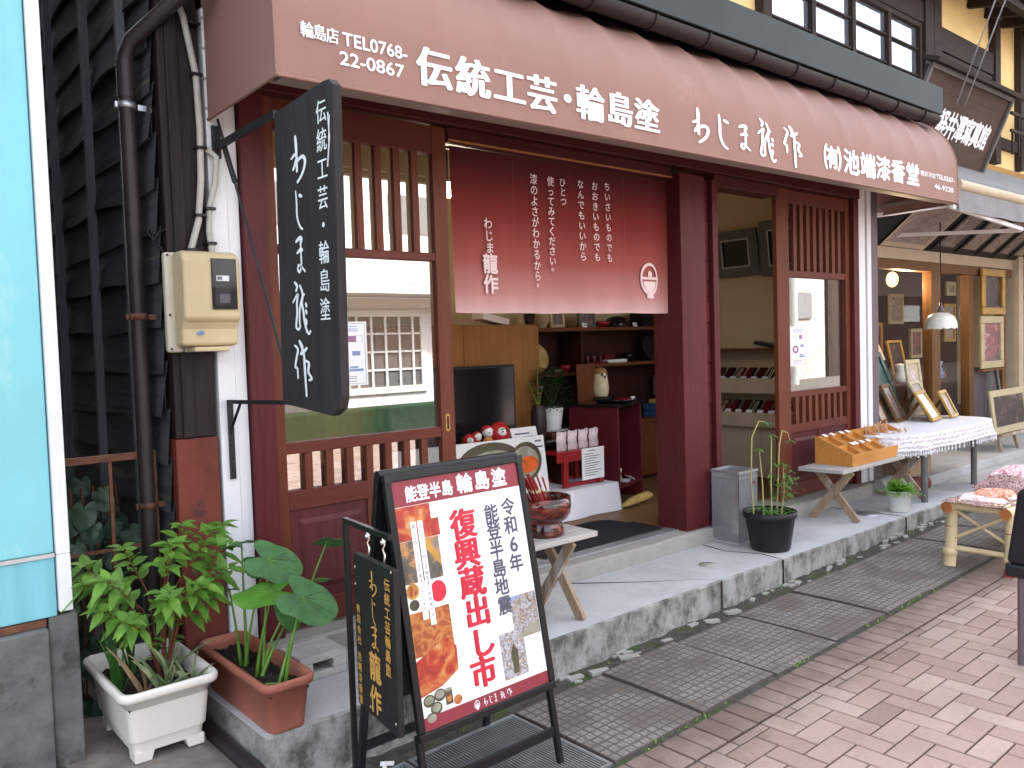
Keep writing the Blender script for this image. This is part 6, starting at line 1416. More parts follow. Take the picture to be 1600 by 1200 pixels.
wall_pic('grey framed dark picture, the larger one seen through the open panel', 4.17, 4.62, 2.05, 2.46, .12)
wall_pic('grey framed picture half hidden by the lattice door stile', 3.70, 4.14, 2.03, 2.50, .12)
# bulb
CLP = Thing('ceiling_lamp', 'small lit bulb hanging inside at the left of the curtain', 'lamp', (3.03, 4.1, 2.45))
CLP.part('bulb', MB().ell((3.03,4.1,2.45), (.035,.035,.05), 14, 10), emit('warm_lamp_glow', (1.0,0.83,0.6), 8.0)); CLP.part('cord', MB().tube([(3.03,4.1,2.50),(3.03,4.1,2.95)], .006, 6), M['black'])
ld = bpy.data.lights.new('ceiling_lamp_light', 'POINT'); ld.energy = 2; ld.color = (1.0,.84,.64); ld.shadow_soft_size = .06; lo = bpy.data.objects.new('ceiling_lamp_light', ld); COL.objects.link(lo); lo.location = (3.03,4.02,2.36)
# notices taped on the door glass
def notice(label, x0, x1, z0, z1):
    mb = MB(); fn = lambda u, v, w_: (x0+(x1-x0)*u, 3.4395-w_, z0+(z1-z0)*v)
    rect(mb, 0, 0, 1, 1, 0.0, fn, 0)
    for a, b, c_, d in ((.04,.025,.96,.03),(.04,.97,.96,.975),(.04,.03,.05,.97),(.95,.03,.96,.97)): rect(mb, a, b, c_, d, .0004, fn, 1)
    for v in (.92,.88,.85): rect(mb, .2, v, .8, v+.012, .0004, fn, 3)
    rect(mb, .58, .68, .9, .78, .0004, fn, 2); rect(mb, .76, .685, .89, .775, .0006, fn, 0); rect(mb, .66, .47, .84, .54, .0004, fn, 3); rect(mb, .58, .22, .9, .26, .0004, fn, 3); rect(mb, .6, .27, .78, .30, .0004, fn, 3)
    mb.add([fn(.36+.18*math.cos(k*math.pi/10), .42+.10*math.sin(k*math.pi/10), .0004) for k in range(20)], [tuple(range(20))], 2); mb.add([fn(.36+.08*math.cos(k*math.pi/10), .42+.05*math.sin(k*math.pi/10), .0007) for k in range(20)], [tuple(range(20))], 0)
    for v in (.13,.10,.06): rect(mb, .2, v, .75, v+.009, .0004, fn, 1)
    solo('door_notice', label, 'notice', mb, [M['paper'], M['ink'], M['purple'], M['blueprint']], (x0,3.439,z0), 'notices taped to the door glass')
notice('white printed notice on the left door glass behind the hanging signboard', 1.80, 2.035, 1.335, 1.632)
notice('white printed notice on the right door glass', 5.70, 5.94, 1.27, 1.575)
# ------------------------------------------------------------------ photo studio next door
ST = Thing('studio_building', 'timber framed photo studio with ochre plaster upper storey beside the lacquerware shop', 'building', (10, 3.95, 0))
ST.part('cream_beam', MB().box(7.1,3.93,2.255,11.75,4.05,2.37), M['beam'], bevel=.004)
ST.part('door_lintel', MB().box(7.1,3.945,2.155,11.75,4.05,2.2545), M['brownframe'])
for x0_, x1_ in ((7.1,7.4),(9.42,9.63),(10.42,10.56),(11.45,11.58)): ST.part('door_post', MB().box(x0_,3.95,.20,x1_,4.05,2.1545), M['brownframe'], bevel=.004)
ST.part('white_post', MB().box(11.75,3.86,.20,11.90,4.05,2.6), M['beam'])
ST.part('pink_panel', MB().box(10.565,3.985,.20,11.445,4.04,1.05), M['hidepink'])
pb = ST.part('shop_window', MB().add([(7.4,4.0,.5),(9.42,4.0,.5),(9.42,4.0,2.155),(7.4,4.0,2.155)], [(0,1,2,3)]).add([(9.63,4.0,.2),(10.42,4.0,.2),(10.42,4.0,2.155),(9.63,4.0,2.155)], [(0,1,2,3)]), M['studioglass'])
ST.part('window_base', MB().box(7.405,3.96,.2,9.415,4.04,.495), M['brownframe'])
ST.part('dark_interior', MB().box(7.0,6.0,.1,15.5,6.1,3.0).box(6.95,4.06,.1,7.05,5.99,3.0).box(15.4,4.06,.1,15.5,5.99,3.0).box(7.06,4.06,.1,15.39,5.99,.2).box(7.06,4.06,2.7,15.39,5.99,2.8), M['darkwood'])
ST.part('pink_inner_wall', MB().box(9.9,5.2,2.0,12.2,5.25,2.6), M['hidepink'])
ST.part('upper_wall', MB().box(4.6,3.74,3.4,15,3.9,5.2), M['yellowplaster'])
pz = [(5.2,5.30),(5.78,5.885),(8.64,8.84),(8.85,9.02),(10.45,10.60),(11.24,11.36),(12.6,12.75)]
for a, b_ in pz: ST.part('timber_post', MB().box(a,3.66,3.4,b_,3.739,5.15), M['timber'], bevel=.004)
for (x0_, x1_, z0_, z1_) in ((5.89,8.64,4.56,4.76),(9.02,10.45,4.38,4.62),(5.89,8.64,3.4,3.78),(9.02,10.45,3.6,3.75),(10.6,15,3.6,3.72)): ST.part('timber_rail', MB().box(x0_,3.68,z0_,x1_,3.739,z1_), M['timber'], bevel=.004)
def upwin(x0_, x1_, z0_, z1_, nx, nz, gm_):
    f = MB(); fn = lambda u, v, w_: (u, 3.735-w_, v); frame_rect(f, x0_, z0_, x1_, z1_, .05, .0, .045, fn)
    fo = ST.part('upper_window', f, M['timber'], bevel=.003)
    for k in range(1, nx): 
        x = x0_+(x1_-x0_)*k/nx; ST.part('mullion', MB().box(x-.03,3.692,z0_+.0505,x+.03,3.735,z1_-.0505), M['timber'], fo)
    for k in range(1, nz):
        z = z0_+(z1_-z0_)*k/nz; ST.part('glazing_bar', MB().box(x0_+.0505,3.706,z-.008,x1_-.0505,3.7345,z+.008), M['timber'], fo)
    ST.part('pane', MB().box(x0_+.05,3.733,z0_+.05,x1_-.05,3.7385,z1_-.05), M[gm_], fo)
M['upglass'] = mat('sky_reflecting_pane', (0.10,0.11,0.13), 0.015, 0.85, 0.0, 3, 60, 0)
M['upglass'].node_tree.nodes['Principled BSDF'].inputs['Base Color'].default_value = (0.62,0.66,0.74,1)
for l in list(M['upglass'].node_tree.links):
    if l.to_socket.name == 'Base Color': M['upglass'].node_tree.links.remove(l)
M['frosted'] = mat('frosted_pane', (0.5,0.52,0.57), 0.3, 0, 0.05, 3, 60, 0)
upwin(5.90,8.63,3.78,4.56,4,3,'upglass')
upwin(9.04,10.43,3.75,4.37,2,1,'frosted')
for k in range(22):
    x = 4.6+.48*k; ST.part('rafter', MB().bar((x,3.735,5.06),(x,3.25,4.95),.07,.10), M['timber'])
ST.part('eave', MB().add([(4.4,3.74,5.13),(15,3.74,5.13),(15,3.15,5.0),(4.4,3.15,5.0),(4.4,3.74,5.21),(15,3.74,5.21),(15,3.15,5.06),(4.4,3.15,5.06)], [(0,1,2,3),(7,6,5,4),(0,4,5,1),(2,6,7,3),(1,5,6,2),(3,7,4,0)]), M['timber'])
ST.part('eave_beam', MB().box(4.6,3.26,4.88,15,3.34,4.945), M['timber'])
bl = MB()
for z in (3.75,3.95): bl.box(10.62,3.55,z,12.6,3.58,z+.03)
for k in range(10): bl.box(10.65+.2*k,3.555,3.5,10.67+.2*k,3.575,3.9495 if k % 2 else 3.7495)
ST.part('balcony_railing', bl, M['timber'])
ST.part('lower_roof', MB().add([(7.32,2.98,2.82),(14,2.98,2.82),(14,3.66,3.3),(7.32,3.66,3.3),(7.32,2.98,2.76),(14,2.98,2.76),(14,3.66,3.2),(7.32,3.66,3.2)], [(0,1,2,3),(7,6,5,4),(0,4,5,1),(2,6,7,3),(1,5,6,2),(3,7,4,0)]), M['slate'])
# studio signboard leaning out over the lower roof
SB = Thing('studio_signboard', 'large tilted wooden signboard with white raised characters over the photo studio', 'signboard', (8.4,3.4,3.1))
su, sv_, sn = Vector((1,0,0)), Vector((0,-.29,.68)).normalized(), Vector((0,-.68,-.29)).normalized()
s0 = Vector((7.45,3.41,3.10))
fsb = lambda u, v, w_: s0+su*u+sv_*v+sn*w_
SBb = SB.part('board', MB().prism([(0,0),(1.85,0),(1.85,.74),(0,.74)], lambda u, v, w_: fsb(u, v, -w_), .03), wood('weathered_brown_board', (0.045,0.028,0.02), (0.08,0.052,0.04), 'x', .6, 6, .3, spots=((0.05,0.055,0.045), .55, 4.0)))
f = MB(); frame_rect(f, -.02, -.02, 1.87, .76, .04, .0005, .03, fsb); SB.part('frame', f, M['greyframe'], SBb, bevel=.003)
SB.part('roof_strip', MB().prism([(-.08,.765),(2.1,.765),(2.1,.80),(-.08,.80)], lambda u, v, w_: fsb(u, v, -.06+w_), .16), M['timber'])
sl_ = MB(); fsl = lambda u, v, w_: fsb(u, v, .008+w_)
for k, ch in enumerate('軽井澤寫真館'): put(sl_, ch, .60+.195*k-.105, .335-.125, .60+.195*k+.105, .335+.125, fsl, .03)
SB.part('lettering', sl_, M['lettering'], SBb)
for x in (8.15,8.32): solo('service_wire', 'thin service wire rising over the street from the tilted studio signboard, %s one' % ('left' if x < 8.2 else 'right'), 'wire', MB().tube([(x,3.185,3.575),(x-8.9,3.185-7.1,3.575+6.8)], .006, 6), M['steel'], (x,3.185,3.575), 'service wires above the studio signboard')  # power service wires leading from the signboard up over the street
# retractable awning of the studio
RA = Thing('folding_awning', 'grey folding awning with white arms over the photo studio', 'awning', (9,3.9,2.5))
RA.part('front_bar', MB().tube([(7.36,2.88,2.715),(13.5,2.88,2.715)], .045, 12), M['beam'])
RA.part('valance', MB().grid(lambda u, v: (7.36+6.1*u, 2.865+.012*math.sin(u*70)*(1-v), 2.50+.17*v), 80, 3), M['slate'])
RA.part('canvas', MB().grid(lambda u, v: (7.36+6.1*u, 2.9+1.0*v, 2.73+.28*v-.02*math.sin(v*3.1)), 30, 6), M['slate'])
for a, b_ in (((7.30,2.90,2.53),(8.97,2.92,2.455)), ((8.25,3.93,2.47),(8.99,2.93,2.448)), ((7.0,3.4,2.50),(7.62,3.0,2.59))): RA.part('arm', MB().bar(a, b_, .03, .036), M['white'], bevel=.003)
# photographs mounted under the awning
def canopy_photo(label, x0_, x1_, pic_, dark):
    t = Thing('mounted_photo', label, 'photograph', ((x0_+x1_)/2, 3.7, 2.4), 0, 'photographs mounted on the sloping panel under the awning')
    fn = lambda u, v, w_: (x0_+u, 3.90-.74*v+w_*.6, 2.385+.62*v-w_*.75); h_ = .62
    f = MB(); frame_rect(f, 0, 0, x1_-x0_, h_, .05 if not dark else .07, 0, .02, fn); fo = t.part('frame', f, M['matboard' if not dark else 'darkframe'], bevel=.002)
    q = MB(); rect(q, .05, .05, x1_-x0_-.05, h_-.05, .008, fn); t.part('picture', q, M[pic_], fo)
for k, (a, b_, pc_, dk, lb) in enumerate([(8.15,9.12,'ph_sepia',False,'broad pale sepia group photograph, the largest under the awning'),(9.28,9.82,'ph_grey',True,'narrow dark portrait photograph next to the broad sepia one'),(9.92,10.42,'ph_sepia',True,'sepia photograph above the hanging glass lamp'),(10.48,10.94,'ph_sepia',True,'fourth sepia photograph from the left under the awning'),(11.0,11.42,'ph_grey',True,'grey photograph, second from the right under the awning'),(11.48,11.9,'ph_sepia',True,'sepia photograph at the right end under the awning')]): canopy_photo(lb, a, b_, pc_, dk)
solo('photo_panel', 'dark sloping panel behind the photographs under the awning', 'panel', MB().prism([(0,0),(5,0),(5,.66),(0,.66)], lambda u, v, w_: (7.1+u, 3.92-.74*v-w_*.6, 2.385+.62*v+w_*.75), .02), M['black'], (9.5,3.7,2.5))
# hanging lamps
HL = Thing('hanging_lamp', 'white scalloped glass lamp shade hanging in front of the studio window', 'lamp', (8.79,3.6,1.58))
ls = MB(); n = 48
def shade(u, v):
    a = 2*math.pi*u; pr = [(.02,.125),(.075,.115),(.122,.08),(.146,.025),(.152,-.03)]
    i = min(3, int(v*4)); t = v*4-i; r = pr[i][0]+(pr[i+1][0]-pr[i][0])*t; z = pr[i][1]+(pr[i+1][1]-pr[i][1])*t
    return (8.79+r*math.cos(a), 3.6+r*math.sin(a), 1.57+z-.016*abs(math.sin(a*6))*max(0, v-.7)/.3)
ls.grid(shade, n, 12); HL.part('lamp_shade', ls, M['lampglass'])
HL.part('fitting', MB().lathe([(0,.0),(.035,.0),(.03,.06),(.012,.10),(.012,.13),(0,.13)], (8.79,3.6,1.665), 16), M['hidepink']); HL.part('cord', MB().tube([(8.79,3.6,1.79),(8.79,3.6,2.60)], .006, 6), M['black'])
HL.part('bulb', MB().ell((8.79,3.6,1.56), (.03,.03,.04), 12, 8), M['lampglass'])
BL = Thing('lit_bulb', 'small lit warm bulb glowing inside the studio window', 'lamp', (9.35,4.35,2.12))
BL.part('bulb', MB().ell((9.35,4.35,2.10), (.065,.065,.085), 14, 10), emit('amber_lamp_glow', (1.0,0.55,0.15), 1.1)); BL.part('cord', MB().tube([(9.35,4.35,2.18),(9.35,4.35,2.69)], .006, 6), M['black'])
l2 = bpy.data.lights.new('lit_bulb_light', 'POINT'); l2.energy = 9; l2.color = (1.0,.7,.4); l2.shadow_soft_size = .07; o2 = bpy.data.objects.new('lit_bulb_light', l2); COL.objects.link(o2); o2.location = (9.35,4.24,2.0)
# wall pictures
def hang_pic(label, x0_, x1_, z0_, z1_, fm_, pc_):
    t = Thing('hanging_picture', label, 'picture', ((x0_+x1_)/2, 3.93, z0_), 0, 'framed portraits on the studio front'); fn = lambda u, v, w_: (x0_+u, 3.92-w_, z0_+v)
    f = MB(); frame_rect(f, 0, 0, x1_-x0_, z1_-z0_, .085, 0, .04, fn); fo = t.part('frame', f, M[fm_], bevel=.008); p = MB(); rect(p, .08, .08, x1_-x0_-.08, z1_-z0_-.08, .01, fn); t.part('picture', p, M[pc_], fo)
hang_pic('gilt framed portrait hanging higher on the studio front', 10.66, 11.36, 1.685, 2.23, 'goldframe', 'ph_port')
hang_pic('pale framed family portrait hanging lower on the studio front', 10.62, 11.30, 1.04, 1.665, 'paleframe', 'ph_wed')
# table with lace cloth and leaning frames
TBL = Thing('round_ended_table', 'table with thin grey legs under the white patterned cloth', 'table', (7.55,3.08,.12))
CX, CY, HX, HY, HT = 7.30, 3.20, .98, .40, .70
def oval(t, k=1.0): c_, s_ = math.cos(t), math.sin(t); p = .62; return (CX+HX*k*math.copysign(abs(c_)**p, c_), CY+HY*k*math.copysign(abs(s_)**p, s_))
TBL.part('tabletop', MB().prism([oval(2*math.pi*k/48, .985) for k in range(48)], lambda u, v, w_: (u, v, HT-.03+w_), .026), M['greywood'])
for x, y in ((6.66,2.86),(7.95,2.98),(6.75,3.5),(8.0,3.5)): TBL.part('leg', MB().tube([(x,y,.16 if x < 7.2 and y < 3.2 else (.12 if y < 3.2 else .2)),(x,y,HT-.031)], .026, 12), M['greyframe' if y > 2.75 else 'greywood'])
def lace():
    mb = MB(); n = 160
    def f(u, v):
        t = 2*math.pi*u
        if v <= .5: return (*oval(t, v*2*.999), HT)
        q = (v-.5)*2; x, y = oval(t, 1.0+.02*q); wv = .012*q*math.sin(u*70)+.01*q*math.sin(u*33)
        return (x+math.cos(t)*wv, y+math.sin(t)*wv-.01*q, HT-.012*min(1,q*4)-.10*q)
    mb.grid(f, n, 16)
    for k in range(150):
        t = 2*math.pi*k/150; x, y = oval(t, 1.02); wv = .012*math.sin(k/150*70)+.01*math.sin(k/150*33); x += math.cos(t)*wv; y += math.sin(t)*wv-.01
        mb.box(x-.009, y-.004, HT-.150-.008*(k % 3), x+.009, y+.004, HT-.113)
    return mb
solo('lace_tablecloth', 'white patterned tablecloth with a tasselled edge', 'tablecloth', lace(), M['lace'], (CX,CY,HT))
for args in ((7.26,3.46,.26,.36,.42,'brownframe','matboard','brown picture frame leaning at the left end of the white cloth'),(7.48,3.42,.26,.36,.42,'brownframe','ph_grey','narrow brown picture frame second from the left on the white cloth'),(7.70,3.20,.32,.30,.55,'goldframe','whitecer','gilt framed white sheet leaning at the front of the white cloth'),(7.92,3.32,.34,.38,.5,'paleframe','ph_sepia','pale edged sepia picture frame leaning behind the gilt framed white sheet'),(8.08,3.20,.26,.27,.45,'goldframe','ph_sepia','light brown picture frame at the right end of the cloth')):
    x, y, w_, h_, le, fm_, pc_, lab = args; stand_frame(lab, x, y, HT+.004, w_, h_, le, fm_, pc_, group='picture frames on the white cloth', t_=.03, rz=.17)
stand_frame('large dark green picture frame at the back of the white cloth', 7.62, 3.52, HT+.004, .34, .66, .38, 'greenframe', 'greenframe', group='picture frames on the white cloth', t_=.05)
stand_frame('upright pale frame with a small pink photograph at the back of the cloth', 8.06, 3.52, HT+.004, .30, .54, .12, 'paleframe', 'plasticbag', group='picture frames on the white cloth', t_=.04, mat_='matboard')
bt = MB().lathe([(0,0),(.04,0),(.042,.02),(.042,.2),(.015,.27),(.014,.34),(0,.34)], (9.95,4.15,.95), 18); solo('wine_bottle', 'dark bottle with a pale label inside the studio window', 'bottle', bt, M['black'], (9.95,4.15,.95))
solo('bottle_label', 'pale paper label sleeve on the dark bottle in the studio window', 'label', MB().lathe([(.0428,.06),(.0432,.061),(.0432,.15),(.0428,.151)], (9.95,4.15,.95), 18), M['matboard'], (9.95,4.15,.99))
solo('window_counter', 'dark wooden counter behind the studio window', 'counter', MB().box(7.6,4.1,.2,10.3,4.55,.945), M['darkwood'], (8.5,4.3,.2), bevel=.004)
for k, (x, y, z, mt_) in enumerate([(8.62,4.22,.95,'traywood'),(9.25,4.22,.95,'lampglass'),(9.5,4.18,.95,'bamboo'),(10.15,4.2,.95,'blueprint')]):
    solo('glass_ornament', ['orange','white','straw coloured','blue'][k]+' ornament on the counter behind the studio window', 'ornament', MB().lathe([(0,0),(.05,0),(.07,.06),(.04,.14),(.06,.20),(0,.21)], (x,y,z), 18), M[mt_], (x,y,z), 'ornaments behind the studio window')
for k, (x, y, z, w_, h_, fm_, pc_, lb) in enumerate([(8.35,4.3,.96,.34,.46,'paleframe','ph_sepia','pale framed sepia photograph on the counter inside the studio window'),(9.75,4.45,.96,.36,.46,'goldframe','ph_port','gilt framed portrait on the counter inside the studio window'),(11.5,4.6,.21,.5,.8,'darkframe','ph_wed','dark framed family portrait on the floor inside the studio door')]):
    stand_frame(lb, x, y, z, w_, h_, .2, fm_, pc_, group='framed photographs inside the studio')
for x, z0_, z1_, lb in ((9.85,1.55,2.08,'left'),(11.2,1.62,2.02,'right')):
    t = Thing('hanging_photo', 'pale framed photograph hanging on the %s inside the studio window' % lb, 'photograph', (x,5.15,z0_), 0, 'photographs hanging inside the studio'); f = MB(); fn = lambda u, v, w_: (u, 5.18-w_, v); frame_rect(f, x-.2, z0_, x+.2, z1_, .04, 0, .03, fn); fo = t.part('frame', f, M['paleframe']); p = MB(); rect(p, x-.16, z0_+.04, x+.16, z1_-.04, .01, fn); t.part('picture', p, M['ph_sepia'], fo)
DRY = MB()
for k in range(120):
    a = random.uniform(0,6.28); blade(DRY, (8.02,4.3,1.25), (8.02+.26*math.cos(a)*random.random(), 4.3+.2*math.sin(a)*random.random(), 1.25+random.uniform(.05,.42)), .012, (0,0,.02))
solo('dried_flowers', 'straw coloured dried flower bunch at the left of the studio window', 'dried flowers', DRY, M['bamboo'], (8.02,4.3,1.25))
solo('flower_jar', 'white jar under the dried flower bunch in the studio window', 'jar', MB().lathe([(0,0),(.06,0),(.085,.1),(.06,.24),(.07,.30),(.062,.30),(.05,.24),(0,.2)], (8.02,4.3,.95), 20), M['whitecer'], (8.02,4.3,.95))
# easel picture at the right edge
EP = stand_frame('gilt framed picture standing on a low easel at the right edge', 9.92, 3.34, .40, 1.0, .46, .12, 'paleframe', 'ph_port', name='framed_portrait', cat_='picture', t_=.07, prop=False)
EZ = Thing('low_easel', 'low pale wooden easel under the gilt framed picture', 'easel', (9.86,3.36,.2))
EZ.part('ledge', MB().box(9.55,3.30,.365,10.2,3.40,.395), M['legwood'])
for x in (9.62,10.1): EZ.part('leg', MB().bar((x,3.33,.20),(x,3.38,.364),.03,.03,(0,1,0)), M['legwood'])
# bamboo stool with folded cloths
BM = Thing('bamboo_bench', 'pale bamboo bench with cross braces at the right edge', 'bench', (5.9,1.98,zr(5.9)))
for y, zz in ((2.145,.42),(1.815,.42)):
    BM.part('rail', MB().tube([(5.30,y,zz),(6.62,y,zz)], .034, 16), M['bamboo']); BM.part('rail_end', MB().tube([(5.296,y,zz),(5.3005,y,zz)], .034, 16), M['bambooend'])
for x in (5.385, 6.52):
    for y, dy in ((2.145,.02),(1.815,.0)):
        BM.part('leg', MB().tube([(x,y+dy,zr(x)),(x,y+dy*.6,.14),(x,y,.40)], [.036,.034,.032], 14), M['bamboo']); BM.part('leg_ring', MB().lathe([(.033,0),(.042,.004),(.040,.045),(.033,.05)], (x,y+dy*.8,.105), 14), M['bamboo'])
        BM.part('node_line', MB().lathe([(.0335,0),(.0345,.002),(.0335,.006)], (x,y+dy*.4,.29), 14), M['bambooend'])
    BM.part('crossbar', MB().tube([(x,2.15,.155),(x,1.82,.155)], .017, 10), M['bamboo']); BM.part('end_rail', MB().tube([(x-.02,2.12,.425),(x-.02,1.84,.425)], .026, 12), M['bamboo'])
    for a, b_ in (((x+.01,2.13,.39),(x+.01,1.82,.21)), ((x-.01,2.13,.22),(x-.01,1.83,.39))): BM.part('brace', MB().tube([a, b_], .010, 8), M['bamboo'])
slm = MB()
for k in range(11): slm.tube([(5.33,2.12-.029*k,.452),(6.60,2.12-.029*k,.452)], .013, 8)
BM.part('seat_slats', slm, M['bamboo'])
BM.part('leg_cap', MB().lathe([(.037,0),(.037,.04),(0,.04)], (5.385,1.815,zr(5.4)+.001), 14), M['daruma'])
def foldcloth(label, x0_, x1_, y0_, y1_, z0_, h_, mt_, seed):
    rr_ = random.Random(seed); ph = [rr_.uniform(0,6) for _ in range(4)]
    def f(u, v):
        e = min(u, 1-u, v, 1-v); k = min(1, e/.10)**.5
        return (x0_+(x1_-x0_)*u+.01*math.sin(v*9+ph[0]), y0_+(y1_-y0_)*v+.012*math.sin(u*8+ph[1]), z0_+h_*k*(.8+.22*math.sin(u*7+ph[2])*math.sin(v*5+ph[3]))+.008*math.sin(u*34+v*11)*k)
    solo('folded_cloth', label, 'cloth', MB().grid(f, 40, 24), M[mt_], ((x0_+x1_)/2,(y0_+y1_)/2,z0_), 'folded cloths on the bamboo bench')
foldcloth('faded maroon cloth laid flat over the near end of the bamboo bench', 5.29, 5.9, 1.80, 2.165, .456, .012, 'clothmaroon', 7)
foldcloth('white and red printed cloth spread at the near end of the bamboo bench', 5.36, 5.75, 1.85, 2.12, .466, .018, 'clothwhite', 1)
foldcloth('orange printed cloth folded at the front of the bamboo bench', 5.45, 5.85, 1.86, 2.06, .482, .032, 'clothorange', 2)
foldcloth('dark maroon printed cloth in the middle of the bamboo bench', 5.62, 6.1, 1.83, 2.13, .50, .04, 'clothmaroon', 3)
foldcloth('large heap of pink and white printed cloth at the far end of the bamboo bench', 5.95, 6.75, 1.76, 2.17, .47, .10, 'clothpink', 4)
# black chair cropped at the right edge
CH = Thing('black_chair', 'black cushioned chair cut off by the right edge of the photo', 'chair', (4.25,1.15,zr(4.2)))
CH.part('backrest', MB().prism([(-1.372,.47),(-.98,.47),(-1.0,.80),(-1.29,.82),(-1.315,.79)], lambda u, v, w_: (4.0+w_-.12*(v-.47), -u, v), .055), M['cushion'], bevel=.02, seg=3)
CH.part('seat', MB().box(4.02,.96,.40,4.46,1.385,.468), M['cushion'], bevel=.018, seg=3)
for x, y in ((4.34,1.37),(4.06,1.33),(4.42,1.0),(4.06,1.0)): CH.part('leg', MB().tube([(x,y,zr(x)),(x,y,.40)], .014, 10), M['hidepink'])
# plastic drain elbow near the kerb end
PE = Thing('drain_pipe_end', 'short grey drain elbow with a dull red sleeve near the white potted fern', 'pipe', (6.95,3.2,.1))
PE.part('elbow', MB().tube([(6.72,3.25,.24),(6.85,3.22,.26),(6.98,3.16,.245)], .055, 14), M['concblock']); PE.part('sleeve', MB().tube([(6.98,3.16,.245),(7.18,3.06,.225)], .05, 14), M['rustpost'])
solo('kerb_stone', 'low dark concrete block behind the drain elbow', 'kerb', MB().box(6.9,3.3,.0,7.24,3.8,.20), M['stone'], (7.1,3.5,0), bevel=.01)
solo('wooden_crate', 'small wooden box under the patterned table', 'crate', MB().box(7.5,3.35,.2,7.95,3.65,.36), M['legwood'], (7.7,3.5,.2), bevel=.004)
# ------------------------------------------------------------------ the far side of the street, seen in the door glass
OW = Thing('white_house', 'white fronted house across the street with a french window and a pale canopy', 'building', (7.5,-6.3,0))
OW.part('wall', MB().box(2.5,-6.4,0,11.5,-6.05,2.42).box(2.5,-6.4,3.05,11.5,-6.05,5.6), M['white'])
OW.part('awning_fascia', MB().box(2.6,-6.4,2.45,11.4,-5.3,2.62).box(2.6,-6.3,2.66,11.4,-5.6,3.04), M['whitecer'])
ws_ = MB(); 
for x0_ in (7.15,): 
    f = MB(); fn = lambda u, v, w_: (u, -6.045+w_, v); frame_rect(f, x0_, .7, x0_+1.75, 2.2, .12, 0, .04, fn); fo = OW.part('french_window', f, M['whitecer'])
    for k in range(1, 6): OW.part('glazing_bar', MB().box(x0_+1.75*k/6-.022,-6.04,.82,x0_+1.75*k/6+.022,-6.01,2.08), M['whitecer'], fo)
    for k in range(1, 4): OW.part('glazing_bar', MB().box(x0_+.12,-6.045,.8+1.3*k/4-.018,x0_+1.63,-6.02,.8+1.3*k/4+.018), M['whitecer'], fo)
    OW.part('pane', MB().box(x0_+.1,-6.052,.8,x0_+1.65,-6.046,2.1), M['greyframe'], fo)
OW.part('dark_opening', MB().box(5.0,-6.05,.3,7.0,-6.04,2.2).box(9.1,-6.05,.3,11,-6.04,2.2), M['greyframe'])
OW.part('upper_window', MB().box(5.6,-6.05,3.6,7.2,-6.03,4.3).box(8.2,-6.05,3.6,10.2,-6.03,4.3), M['slate'])
solo('green_planter_strip', 'long green hedge trough in front of the white house across the street', 'hedge', MB().box(3,-5.9,.0,11,-5.4,.5), M['hedge'], (7,-5.6,0), bevel=.03)
OB = Thing('pale_house', 'pale house with a shuttered window across the street', 'building', (20,-6.3,0)); OB.part('wall', MB().box(16,-6.4,0,23.4,-6.05,6), mat('pink_beige_render', (0.5,0.42,0.38), .85)); OB.part('window', MB().box(20.8,-6.05,2.0,22.6,-6.0,2.75), M['slate'])
OC = Thing('brown_house', 'brown house across the street, made long and dark for the studio glass reflection', 'building', (40,-6.3,0)); OC.part('wall', MB().box(23.6,-6.4,0,60,-6.05,7.5), M['timber']); OC.part('window', MB().box(26,-6.05,2.6,28.2,-6.0,3.2), M['whitecer'])  # wall run on and kept dark so the studio glass reflects no bright horizon
for x in (31, 36, 43): OC.part('window', MB().box(x,-6.05,1.9,x+1.3,-6.0,2.5), M['whitecer'])
pl_ = Thing('utility_pole', 'concrete utility pole with a crossarm across the street', 'utility pole', (19.5,-4.8,0)); pl_.part('pole', MB().tube([(19.5,-4.8,0),(19.5,-4.8,17)], [.16,.10], 12), M['concblock'])
pl_.part('crossarm', MB().box(18.6,-4.86,14.2,20.4,-4.74,14.3).box(18.7,-4.86,13.2,20.3,-4.74,13.3), M['darkiron'])
pl_.part('transformer', MB().tube([(19.9,-4.8,11.6),(19.9,-4.8,12.6)], .3, 14), M['steel'])
wv = MB()
for k, z in enumerate((14.3,14.3,13.3,13.3,12.4)): y = -4.8+(.4 if k % 2 else -.4); wv.tube([(-10+4*i, y, z-1.2*math.sin(math.pi*((-10+4*i)/29.5 % 1))) for i in range(15)], .022, 5)
solo('power_lines', 'overhead power lines strung along the far side of the street', 'power lines', wv, M['black'], (10,-4.8,13))
# the next house down the street
NH = Thing('cream_house', 'cream plastered two storey house farther down the street beyond the photo studio', 'building', (19, 4, 0))
NH.part('wall', MB().box(15.3,3.6,-.2,24,8,5.4), M['cream'])
NH.part('roof', MB().prism([(2.9,5.3),(5.8,7.0),(8.7,5.3),(8.7,5.42),(5.8,7.14),(2.9,5.42)], lambda u, v, w_: (15.1+w_, u, v), 9.1), M['slate'])
NH.part('pent_roof', MB().prism([(2.8,2.7),(3.598,3.0),(3.598,3.1),(2.8,2.78)], lambda u, v, w_: (15.2+w_, u, v), 8.9), M['slate'])
for x in (16.0, 18.6, 21.2):
    f = MB(); fn = lambda u, v, w_: (u, 3.598-w_, v); frame_rect(f, x, 3.5, x+1.7, 4.7, .07, 0, .05, fn); fo = NH.part('window', f, M['timber']); NH.part('pane', MB().box(x+.07,3.585,3.57,x+1.63,3.597,4.63), M['frosted'], fo)
    f = MB(); frame_rect(f, x, .2, x+1.9, 2.3, .09, 0, .05, fn); fo = NH.part('shop_door', f, M['brownframe']); NH.part('pane', MB().box(x+.09,3.585,.29,x+1.81,3.597,2.21), M['screen'], fo)

